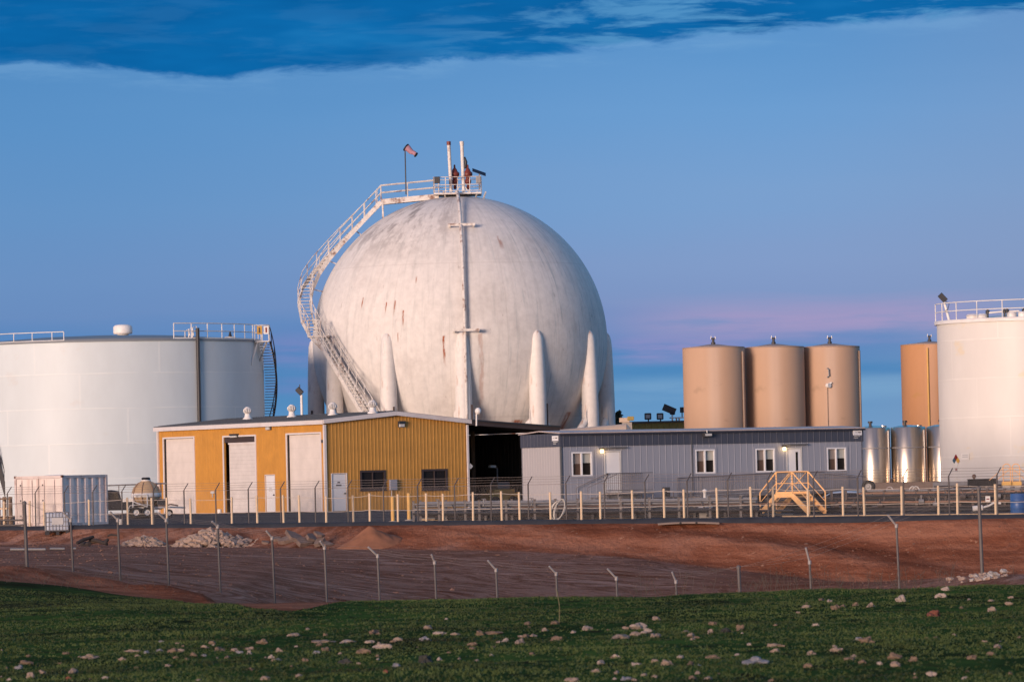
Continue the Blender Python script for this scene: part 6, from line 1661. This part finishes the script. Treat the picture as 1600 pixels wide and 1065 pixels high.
# ------------------------------------------------------------------ things beyond the office roof and flood light mast
def beyond():
    Y = 350.0
    a, b = P(985, 661, Y), P(1135, 659, Y); t = thing('far_building', 'far olive yellow corrugated building just above the office roof', 'building', ((a.x + b.x) / 2, Y, 0))
    w = Wall((a.x, Y, 0), (1, 0, 0), (0, -1, 0)); L = b.x - a.x; zt = a.z
    mb = MB(); w.sheet(mb, [0, L], lambda u: zt, [], 0, 5.0, .45, .07, .06); mb.build('wall', M['olive'], t, world=True)
    mb = MB(); w.box(mb, -.1, L + .1, zt, zt + .12, -5.1, .15); mb.build('roof', M['roof_grey'], t, world=True)
    # lamps and aerials on its roof
    for px, py, lb in ((1013, 651, 'dark boxy floodlight on the far olive roof, nearest the sphere'), (1032, 651, 'dark boxy floodlight on the far olive roof, middle one')):
        q = P(px, py, Y - .2); t2 = thing('floodlight', lb, 'lamp', (q.x, q.y, zt + .12)); h = q.z - zt - .12
        MB().tube((0, 0, 0), (0, 0, h), .05, 6).build('pole', M['dark_steel'], t2)
        MB().box(-.28, .22, -.16, .16, h - .2, h + .28).build('head', M['dark_steel'], t2, bevel=.06); MB().box(-.2, .12, -.172, -.162, h - .1, h + .16).build('glass', M['cap_grey'], t2)
    q = P(1047, 641, Y - .2); t2 = thing('solar_lamp', 'tilted solar street lamp above the far olive roof', 'solar lamp', (q.x, q.y, zt + .12)); h = q.z - zt - .12
    MB().tube((.15, 0, 0), (.15, 0, h - .15), .06, 6).build('pole', M['white_paint'], t2); MB().bar((-.5, 0, h + .28), (.38, 0, h - .12), .5, .05, up=(0, 1, 0)).build('panel', M['dark_steel'], t2)
    MB().box(-.02, .36, -.1, .1, h - .3, h - .12).build('lamp_head', M['black'], t2)
    q = P(1059, 652, Y - .2); t2 = thing('roof_platform', 'small white pipe stand beside the first beige silo', 'platform', (q.x, q.y, zt + .12)); h = q.z - zt - .12
    MB().box(-.6, .7, -.3, .3, h - .05, h + .03).build('shelf', M['white_paint'], t2)
    for x in (-.1, .1, .55): MB().tube((x, 0, 0), (x, 0, h), .06, 6).build('leg', M['white_paint'], t2)
    MB().tube((.32, 0, h), (.32, 0, h + .45), .04, 6).tube((.32, 0, h + .35), (.32, 0, h + .75), .15, 8).build('lamp_head', M['dark_steel'], t2)
    # pale sloping pipe/roof in front of the olive wall
    Y2 = 300.0; a, b = P(872, 671, Y2), P(985, 661.5, Y2); t = thing('pale_tank', 'long pale horizontal tank lying behind the office roof', 'tank', ((a.x + b.x) / 2, Y2, 0))
    r = .55; ax = Vector((1, 0, 0)); za = (a.z + b.z) / 2 + .05
    za, zb_ = a.z, b.z
    MB().tube((a.x, Y2, za - r), (b.x - .25, Y2, zb_ - r), r, 24).tube((b.x - .25, Y2, zb_ - r), (b.x, Y2, zb_ - r), r, 24, r * .55).build('barrel', M['cream_tank'], t, world=True)
    for px in (900, 965): q = P(px, 668, Y2); MB().box(q.x - .15, q.x + .15, Y2 - .4, Y2 + .4, 0, zb_ - 1.5).build('saddle', M['concrete'], t, world=True)
    # dark bushy tree and pale cabinet right of the sphere
    Yt_ = 372.0; q = P(966, 660, Yt_); t = thing('far_tree', 'small dark tree showing beside the right foot of the sphere', 'tree', (q.x, Yt_, 0)); H = P(968, 645, Yt_).z
    MB().tube((0, 0, 0), (0, 0, H), .16, 8, .03).build('trunk', M['stem'], t)
    rnd = random.Random(9); mb = MB()
    for k in range(9):
        z = lerp(H * .62, H * .99, k / 8); rr = lerp(1.3, .22, k / 8) * rnd.uniform(.7, 1.2)
        for j in range(16):
            a_ = rnd.uniform(0, 6.28); e = Vector((rr * math.cos(a_), rr * math.sin(a_), z + rnd.uniform(-.1, .25)))
            for m in range(26):
                p = Vector((0, 0, z)).lerp(e, rnd.uniform(.15, 1)) + Vector([rnd.gauss(0, .07) for _ in range(3)]); s = rnd.uniform(.05, .11); u_ = Vector([rnd.gauss(0, 1) for _ in range(3)]).normalized() * s; v_ = u_.orthogonal().normalized() * s * .7
                mb.add([p - u_, p + v_, p + u_, p - v_], [(0, 1, 2, 3)])
    mb.build('crown', M['leaf_dark'], t, fix=False)
    q = P(979, 655, 330); t = thing('roof_cabinet', 'small pale cabinet with olive box between the tree and the olive building', 'cabinet', (q.x, 330, 0))
    MB().box(-.32, .36, -.3, .3, 0, q.z - .2).build('column', M['concrete'], t); MB().box(-.5, .2, -.35, .35, q.z - .2, q.z + .12).build('cabinet_body', M['cream_tank'], t, bevel=.03); MB().box(.05, .5, -.38, .2, q.z - .08, q.z + .2).build('olive_box', M['olive'], t, bevel=.03)
    # flood light on its mast left of the sphere
    Yf = 305.0; q = P(469, 615, Yf); t = thing('floodlight_mast', 'dark flood light on a pale pole at the left foot of the sphere', 'lamp', (q.x + .1, Yf, 0))
    b = P(473.5, 650, Yf); MB().tube((0, 0, 0), Vector((q.x, Yf, q.z - .05)) - t.location + Vector((.08, 0, 0)), .10, 10, .08).build('mast', M['white_paint'], t)
    c = Vector((q.x, Yf, q.z)) - t.location; u = Vector((.16, 0, -.17)); v = Vector((.12, .0, .11)); d = Vector((0, .14, .03)); c = c + Vector((-.04, 0, .18))
    MB().hexa([c - u - v - d, c + u - v - d, c + u + v - d, c - u + v - d, c - u - v + d, c + u - v + d, c + u + v + d, c - u + v + d]).build('head', M['dark_steel'], t, bevel=.04)
    MB().tube(c + Vector((.08, 0, -.1)), c + Vector((.14, 0, -.42)), .05, 6).build('bracket', M['dark_steel'], t); MB().tube(c + Vector((.02, 0, .2)), c + Vector((.02, 0, .42)), .03, 6).build('photocell', M['dark_steel'], t)
M['olive'] = mat('olive_siding', (.36, .26, .07), .7, var=.15)
M['cream_tank'] = mat('cream_tank', (.56, .44, .34), .6, var=.08, dirt=(.4, .2, .05), dirt_amt=.3)
beyond()

# ------------------------------------------------------------------ heaps, slabs and stones
def rock_obj(name, c, rx, ry, rz, rnd, m, sub=2):
    o = MB().rock((0, 0, 0), rx, ry, rz, rnd, sub).build(name, m); o.location = c; return o
def heap(name, px0, px1, py_top, py_base, label, m, n, smin, smax, seed, cat, wide=1.0):
    rnd = random.Random(seed); g = ground((px0 + px1) / 2, py_base); a, b = P(px0, py_base, g.y), P(px1, py_base, g.y); W = (b.x - a.x) / 2
    H = (py_base - py_top) / F * g.y; mb = MB()
    for i in range(n):
        u = rnd.gauss(0, .42); v = rnd.gauss(0, .42)
        if u * u + v * v > 1: continue
        h = H * max(0, 1 - math.sqrt(u * u + v * v)) ** .8 * (1 + .25 * noise.noise(Vector((u * 3, v * 3, seed)))); s = rnd.uniform(smin, smax)
        x, y = g.x + u * W, g.y + v * W * .7 * wide
        mb.rock((x, y, tz(x, y) + h * rnd.uniform(.5, 1)), s * rnd.uniform(.7, 1.4), s, s * rnd.uniform(.5, .9), rnd, 1)
    for i in range(int(n * .15)):
        a_ = rnd.uniform(0, 6.28); r = rnd.uniform(.8, 1.35); x, y = g.x + math.cos(a_) * r * W, g.y + math.sin(a_) * r * W * .7; s = smin * rnd.uniform(.6, 1.1)
        mb.rock((x, y, tz(x, y)), s, s, s * .7, rnd, 1)
    o = mb.build(name, m); recentre(o); tag(o, label, cat, kind='stuff'); return o
heap('rubble_heap', 190, 262, 838, 853, 'low heap of pale broken rubble, the smaller one on the left', M['rubble'], 520, .07, .20, 4, 'rubble')
heap('rubble_heap', 272, 388, 828, 854, 'larger heap of pinkish broken rubble below the orange workshop', M['rubble'], 900, .08, .24, 5, 'rubble')
def mound():
    g = ground(577, 855); a, b = P(522, 855, g.y), P(628, 855, g.y); W = (b.x - a.x) / 2; H = (855 - 826) / F * g.y; mb = MB(); n = 48; vs = []
    for j in range(n + 1):
        for i in range(n + 1):
            u, v = i / n * 2 - 1, j / n * 2 - 1; r = math.sqrt(u * u + v * v); h = H * max(0, 1 - r) ** 1.05 * 1.1 + .10 * noise.noise(Vector((u * 4, v * 4, 3))) * max(0, 1 - r); x, y = g.x + u * W, g.y + v * W * .8
            vs.append((x, y, max(tz(x, y) - .1, 0 * x + tz(g.x, g.y - W * .8) - .1 if 0 else tz(x, y) - .06) + h + (.07 if r < .97 else 0)))
    mb.add(vs, [(j * (n + 1) + i, j * (n + 1) + i + 1, (j + 1) * (n + 1) + i + 1, (j + 1) * (n + 1) + i) for j in range(n) for i in range(n)], True)
    o = mb.build('soil_heap', M['heap_soil'], fix=False); recentre(o); tag(o, 'smooth cone of light orange soil against the bank', 'soil heap')
M['heap_soil'] = mat('heap_soil', (.27, .125, .075), .95, var=.2, scale=2, bump=.4, spec=.1)
mound()
def slabs():
    rnd = random.Random(8)
    L = [(460, 838, 30, 8, 25, 'large tilted concrete slab on top of the slab pile'), (447, 848, 24, 9, -18, 'leaning broken slab at the left end of the slab pile'), (474, 847, 26, 10, 12, 'dark gapped slab in the middle of the slab pile'),
         (487, 840, 22, 7, 35, 'steeply leaning slab right of the pile top'), (500, 846, 22, 8, -25, 'thin slab tipped against the right of the slab pile'), (512, 850, 18, 6, 10, 'small flat slab at the right end of the slab pile'), (432, 851, 16, 6, 5, 'small flat slab left of the slab pile'), (498, 834, 16, 5, 15, 'small pale slab high on the bank behind the pile'), (415, 850, 12, 5, 8, 'pale slab fragment between rubble and slab pile')]
    for px, py, w, h, ang, lb in L:
        g = ground(px, 852); q = P(px, py, g.y + rnd.uniform(-.5, .5)); W = w / F * g.y * .50; T = h / F * g.y * .75
        bm = MB(); pts = [];
        for s in (0, 1):
            for k in range(7):
                a = 2 * math.pi * k / 7; r = 1 + .25 * math.sin(k * 2.3 + px); pts.append((W * r * math.cos(a), W * .8 * r * math.sin(a), T * (s - .5)))
        bm.add(pts, [tuple(range(7))[::-1], tuple(range(7, 14))] + [(k, (k + 1) % 7, 7 + (k + 1) % 7, 7 + k) for k in range(7)])
        Rm = Matrix.Rotation(R_(ang), 3, 'Y') @ Matrix.Rotation(R_(22), 3, 'X'); bm.v = [Rm @ v for v in bm.v]
        o = bm.build('broken_slab', M['slab']); o.location = (q.x, q.y, max(q.z, tz(q.x, q.y) + T * .6)); tag(o, lb, 'slab', 'broken concrete slabs at the foot of the bank')
    rn = random.Random(14)
    for i, (x0, y0, x1, y1, r, lb) in enumerate([(120, 848, 146, 838, 5, 'dark thick log leaning up at the left of the junk pile'), (128, 851, 140, 852, 8, 'dark stump at the foot of the junk pile'), (136, 846, 162, 846, 4, 'pale edged beam lying across the junk pile'), (140, 843, 168, 850, 5, 'dark beam sloping down right in the junk pile'), (164, 853, 169, 842, 5, 'short dark upright block at the right of the junk pile'), (168, 837, 183, 836, 3, 'thin dark plank behind the junk pile')]):
        g = ground(145, 853); a, b = P(x0, y0, g.y + rn.uniform(-.6, .6)), P(x1, y1, g.y + rn.uniform(-.6, .6))
        a.z = max(a.z, tz(a.x, a.y) + .1); b.z = max(b.z, tz(b.x, b.y) + .1)
        mb = MB().path([a, a.lerp(b, .4) + Vector((0, 0, rn.uniform(-.05, .08))), b], [r / F * g.y * .5, r / F * g.y * .62, r / F * g.y * .45], 7)
        o = mb.build('discarded_beam', M['wood'] if i == 2 else M['junk']); recentre(o); tag(o, lb, 'beam', 'dark discarded beams at the foot of the bank')
    for x0, x1, y, lb in ((16, 70, 860.5, 'long white pipe lying on the dirt lot left of the second fence post'), (78, 101, 859.5, 'middle length of white pipe lying on the dirt lot'), (112, 120, 859, 'shortest white pipe stub lying on the dirt lot')):
        a, b = ground(x0, y), ground(x1, y); b.y = a.y; b.z = tz(b.x, b.y)
        o = MB().tube(a + Vector((0, 0, .07)), b + Vector((0, 0, .07)), .06, 8).build('white_pipe', M['galv']); recentre(o); tag(o, lb, 'pipe', 'white pipe lengths on the dirt lot')
M['junk'] = mat('junk', (.04, .03, .028), .9, var=.3)
slabs()
def culvert():
    g = along(1075, -.7, 815); t = thing('drain_outlet', 'pale concrete drain cover with two dark holes on the top of the bank', 'drain', g)
    z = P(1075, 814, g.y).z - g.z
    for dx, w, h in ((0, 1.35, .05),):
        mb = MB(); n = 16; vs = []
        for i in range(n + 1):
            x = lerp(-w, w, i / n); zz = h * (1 - (x / w) ** 2) + z - .08; y = -.9 * x / 1.0
            vs += [(x, y - .5, zz - .07), (x, y - .5, zz), (x, y + .5, zz + .02)]
        mb.add(vs, [(i * 3 + k, i * 3 + 3 + k, i * 3 + 4 + k, i * 3 + 1 + k) for i in range(n) for k in range(2)], True); mb.build('cover', M['containment'], t, fix=False)
    for x in (-.35, .35): MB().tube((x, -.9 * x - .56, z - .07), (x, -.9 * x - .3, z - .07), .05, 10).build('hole', M['black'], t)
culvert()
ROCKS = {0: [(10,886,20),(383,897,35),(165,912,30),(528,915,140,28),(150,957,70,22),(40,980,25),(85,985,14),(350,960,25),(235,1003,25),(312,1003,22),(175,1028,38,35),(425,1007,55),(398,1043,30,22,'r'),(527,1048,16),(8,1040,18),(55,1052,35),(615,1045,35),(1160,1055,28),(768,883,80,20),(805,910,30),(714,934,42),(797,980,28),(980,973,35),(1015,880,55),(1035,842,20),(1068,855,20),(1195,860,35),(1245,850,18),(1280,872,75,28),(1330,922,45),(1267,930,20),(1365,875,38),(1458,868,45),(1455,897,45),(1188,935,10),(1460,988,32)],
 400: [(35,833,75,30),(225,790,85,20),(405,790,45,22),(395,827,100,18),(535,827,90,18),(408,870,75,25),(132,880,50),(232,860,20),(90,915,35),(110,940,30),(55,925,14),(285,938,45),(207,975,20),(255,1025,38),(490,897,28),(668,828,40),(798,826,25),(740,857,95,30),(630,886,60),(712,932,28),(690,772,60),(715,785,30),(525,942,85,35,'d'),(758,1000,28,20,'r'),(600,955,30),(990,815,75,25,'g'),(1075,780,60,22),(1310,780,60),(1390,775,85,20),(1265,845,48),(1455,822,38),(1388,862,32),(1375,907,30),(1125,895,22),(1070,930,35),(1188,930,22),(945,860,12),(990,930,75,50,'d'),(1110,697,22)],
 800: [(48,828,60,32),(90,722,50),(100,745,20),(250,720,45),(265,808,80,30),(435,745,40),(358,772,30),(740,737,90,42),(785,770,70,30),(640,800,130,30),(840,795,55,30),(845,697,38,22),(605,912,50),(520,955,48),(720,960,50),(905,950,60,35),(985,917,42),(1045,955,48),(1045,790,50),(1080,803,30),(1175,725,52),(1335,748,38,35),(1160,770,60),(1250,765,60,30,'d'),(1170,918,85,22),(1385,845,34),(1345,785,15),(1318,905,25),(1425,945,150,42,'g'),(612,1013,42),(355,1053,60),(1055,1042,50),(1083,1010,42),(713,1055,30),(1210,1015,22),(600,1045,25),(118,902,35),(215,985,10)],
 1200: [(778,578,70,38),(395,628,38,30),(600,612,50,30),(512,610,40),(1008,563,44,28),(1040,522,45,24),(965,665,65,40,'r'),(1305,637,44,34),(1130,632,25),(1420,570,30),(1410,605,42),(1175,582,25),(175,657,28),(228,605,20),(282,733,34),(360,590,40),(440,622,35),(35,850,85,22),(250,893,70,25),(235,967,68,25),(395,877,60),(740,912,80,40),(750,965,50,32),(845,930,40,32),(655,957,40),(605,938,16),(500,913,40),(930,808,25),(980,805,32),(575,820,80),(1190,925,45,25),(1355,832,12),(1470,805,30),(955,1025,50,30),(860,1048,35),(858,1025,18),(1150,1045,35),(1415,1020,35),(1425,920,12),(20,1058,35)]}
M['stone_tan'] = mat('stone_tan', (.19, .135, .10), .95, var=.4, scale=8, bump=.5, spec=.05, dirt=(.08, .07, .04), dirt_amt=.6)
M['stone_pale'] = mat('stone_pale', (.36, .29, .25), .95, var=.35, scale=8, bump=.5, spec=.05, dirt=(.12, .10, .06), dirt_amt=.6)
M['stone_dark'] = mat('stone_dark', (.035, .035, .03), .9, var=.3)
def stones():
    rnd = random.Random(31); K = 3.7375; big = []
    for ox, L in ROCKS.items():
        for r in L:
            px, py, w = ox + r[0] / K, 780 + r[1] / K, r[2] / K; h = (r[3] if len(r) > 3 else r[2] * .5) / K; kind = r[4] if len(r) > 4 else 'p'
            g = ground(px, py + h * .5); s = g.y / F; rx = w * s * .5 * 1.15 * rnd.uniform(.85, 1.15); rz = h * s * .68
            if kind == 'p': kind = rnd.choice('pptw')
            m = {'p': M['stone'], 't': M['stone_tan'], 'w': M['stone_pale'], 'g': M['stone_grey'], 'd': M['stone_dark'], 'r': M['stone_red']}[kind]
            o = MB().rock((0, 0, 0), rx, max(rx * .6, rz), rz, rnd, 3).build('stone', m); o.location = (g.x, g.y, g.z + rz * .22)
            o.rotation_euler = (0, 0, 0); big.append((px, py, w, h, kind, o))
    for i in range(70):        # small chips round the larger stones
        q = rnd.choice(big)[5].location; Y = q.y + rnd.gauss(0, 2.2); X = q.x + rnd.gauss(0, .55)
        if not 46 < Y < 98: continue
        s = rnd.uniform(.02, .055) * Y / 60
        o = MB().rock((0, 0, 0), s * 1.3, s, s * .7, rnd, 2).build('stone', rnd.choice([M['stone'], M['stone'], M['stone_grey'], M['stone_tan']])); o.location = (X, Y, tz(X, Y) + s * .25)
        tag(o, 'small stone scattered in the dark green grass', 'stone', 'small stones in the grass')
    # four-step wording: the large and the coloured stones are singled out, the small ones share a label
    def zone(px, py):
        c = ['far left', 'left', 'left of centre', 'centre', 'right of centre', 'right', 'far right'][min(6, int(px / 1600 * 7))]
        rws = 'on the grass crest' if py < 945 else 'high on the grass slope' if py < 975 else 'halfway up the grass slope' if py < 1005 else 'low on the grass slope' if py < 1035 else 'at the bottom edge of the grass'
        return c, rws
    used = {}
    for px, py, w, h, kind, o in sorted(big, key=lambda q: -q[2]):
        c, rw = zone(px, py); col = {'p': 'pale pinkish', 't': 'brownish', 'w': 'whitish', 'g': 'bluish grey', 'd': 'dark shadowy', 'r': 'reddish'}[kind]
        if w >= 11 or kind in 'gdr':
            sh = 'flat' if w > 3 * h else 'rounded' if w < 1.9 * h else 'low'
            lb = f'{sh} {col} stone {rw}, {c}'
            if lb not in used:
                used[lb] = 1; tag(o, lb, 'stone', 'stones scattered in the grass'); continue
        tag(o, 'small stone scattered in the dark green grass', 'stone', 'small stones in the grass')
stones()
def right_rocks():
    rnd = random.Random(77)
    for i in range(44):
        px = rnd.uniform(1482, 1574); py = 911 - (px - 1480) * .13 + rnd.uniform(-7, 3)
        Y = 126 + rnd.uniform(-2, 2); q = P(px, py, Y); s = rnd.uniform(.03, .085)
        o = MB().rock((0, 0, 0), s * 1.3, s, s * .8, rnd, 2).build('rubble_stone', M['rubble'] if i % 3 else M['stone_white']); z = tz(q.x, Y)
        # find where the ground meets this line of sight so that the stone rests on it
        g = ground(px, py, 98, 200); o.location = (g.x, g.y, g.z + s * .35); k = g.y / 126; o.scale = (k, k, k)
        tag(o, 'pale rubble stone in the loose spill around the thick fence post', 'stone', 'rubble stones around the right fence post')
M['stone_white'] = mat('stone_white', (.40, .36, .33), .9, var=.2)
right_rocks()
def scatter():
    rnd = random.Random(55); mb = MB(); n = 0
    while n < 1500:
        Y = rnd.uniform(150, 250); X = rnd.uniform(-1, 1) * Y * .112
        if Y > Ye(X) - .8: continue
        on = Y > Yt(X) - 1.5
        if not on and rnd.random() < .55: continue
        s_ = rnd.uniform(.02, .055) if rnd.random() < .96 else rnd.uniform(.06, .10)
        mb.rock((X, Y, tz(X, Y)), s_ * 1.3, s_, s_ * .7, rnd, 1); n += 1
    tag(mb.build('scattered_clods', M['clod'], fix=False), 'small stones and clods strewn over the dirt lot and bank', 'stones', kind='stuff')
M['clod'] = mat('clod', (.20, .115, .085), .95, var=.5, scale=.6, spec=.05)
scatter()
def weeds():
    rnd = random.Random(41); mb = MB()
    for i in range(170):
        px = rnd.choice([rnd.uniform(980, 1600), rnd.uniform(1150, 1500), rnd.uniform(0, 260)])
        X0 = (px - 800) / F * 104; Y = rnd.uniform(97, 108) if px > 300 else rnd.uniform(136, 144)
        X = (px - 800) / F * Y; z = tz(X, Y); h = rnd.uniform(.12, .55) * (1.0 if px > 300 else .35); le = rnd.uniform(-.12, .12)
        b = Vector((X, Y, z)); top = b + Vector((le, 0, h)); mb.path([b, b.lerp(top, .5) + Vector((rnd.uniform(-.02, .02), 0, 0)), top], [.005, .004, .003], 3)
        for k in range(rnd.randint(2, 6)):
            p = b.lerp(top, rnd.uniform(.35, 1)); mb.path([p, p + Vector((rnd.uniform(-.10, .10), rnd.uniform(-.05, .05), rnd.uniform(.02, .12)))], .003, 3)
    tag(mb.build('dry_weeds', M['stem'], fix=False), 'thin dry weed stems along the crest of the grass', 'weeds', kind='stuff')
    g = ground(874, 974); o = MB().path([g, g + Vector((.01, 0, .25)), g + Vector((-.02, 0, .50)), g + Vector((-.05, 0, .56))], [.009, .007, .006, .004], 5).build('grass_stalk', M['stalk']); recentre(o); tag(o, 'single tall dry grass stalk standing below the post fence centre', 'plant')
M['stalk'] = mat('stalk', (.16, .14, .07), .9)
weeds()
def grass():
    rnd = random.Random(99); vs = []; fs = []; tot = 0
    tries = 90000
    for i in range(tries):
        Y = 44 + 88 * rnd.random() ** 1.15; X = rnd.uniform(-1, 1) * (Y * .115 + 1.0)
        if Y > bnd(X) - .3: continue
        n0 = noise.noise(Vector((X * .5, Y * .18, 2.0))) + .5 * noise.noise(Vector((X * 2.2, Y * 1.0, 7.0)))
        if n0 < -.28 and rnd.random() < .8: continue
        z = tz(X, Y); h = rnd.uniform(.010, .028) * (1 + 1.2 * max(0, n0))
        for k in range(3):
            a = rnd.uniform(0, 6.28); w = rnd.uniform(.010, .022); dx, dy = math.cos(a) * w, math.sin(a) * w; lx, ly = rnd.uniform(-.03, .03), rnd.uniform(-.03, .03); x, y = X + rnd.uniform(-.04, .04), Y + rnd.uniform(-.04, .04)
            o = len(vs); vs += [(x - dx, y - dy, z - .005), (x + dx, y + dy, z - .005), (x + lx, y + ly, z + h)]; fs.append((o, o + 1, o + 2))
    me = bpy.data.meshes.new('grass'); me.from_pydata(vs, [], fs); me.materials.append(M['grass_blade']); me.update()
    o = bpy.data.objects.new('grass', me); COL.objects.link(o); tag(o, 'short dark green grass covering the foreground slope', 'grass', kind='stuff')
def grass_blade():
    m, t, b = new_mat('grass_blade'); g = t.node('ShaderNodeNewGeometry').outputs['Position']
    n = t.noise(g, .35, 5, .6); n2 = t.noise(g, 6, 3, .6)
    c = t.ramp(n, [(.28, (.024, .028, .014)), (.44, (.042, .062, .021)), (.64, (.080, .114, .034))]); c = t.mix(t.smooth(n2, .58, .75), c, (.10, .10, .04, 1))
    t.put(b.inputs['Base Color'], c); b.inputs['Roughness'].default_value = .7; b.inputs['Specular IOR Level'].default_value = .2
    M['grass_blade'] = m
grass_blade(); grass()
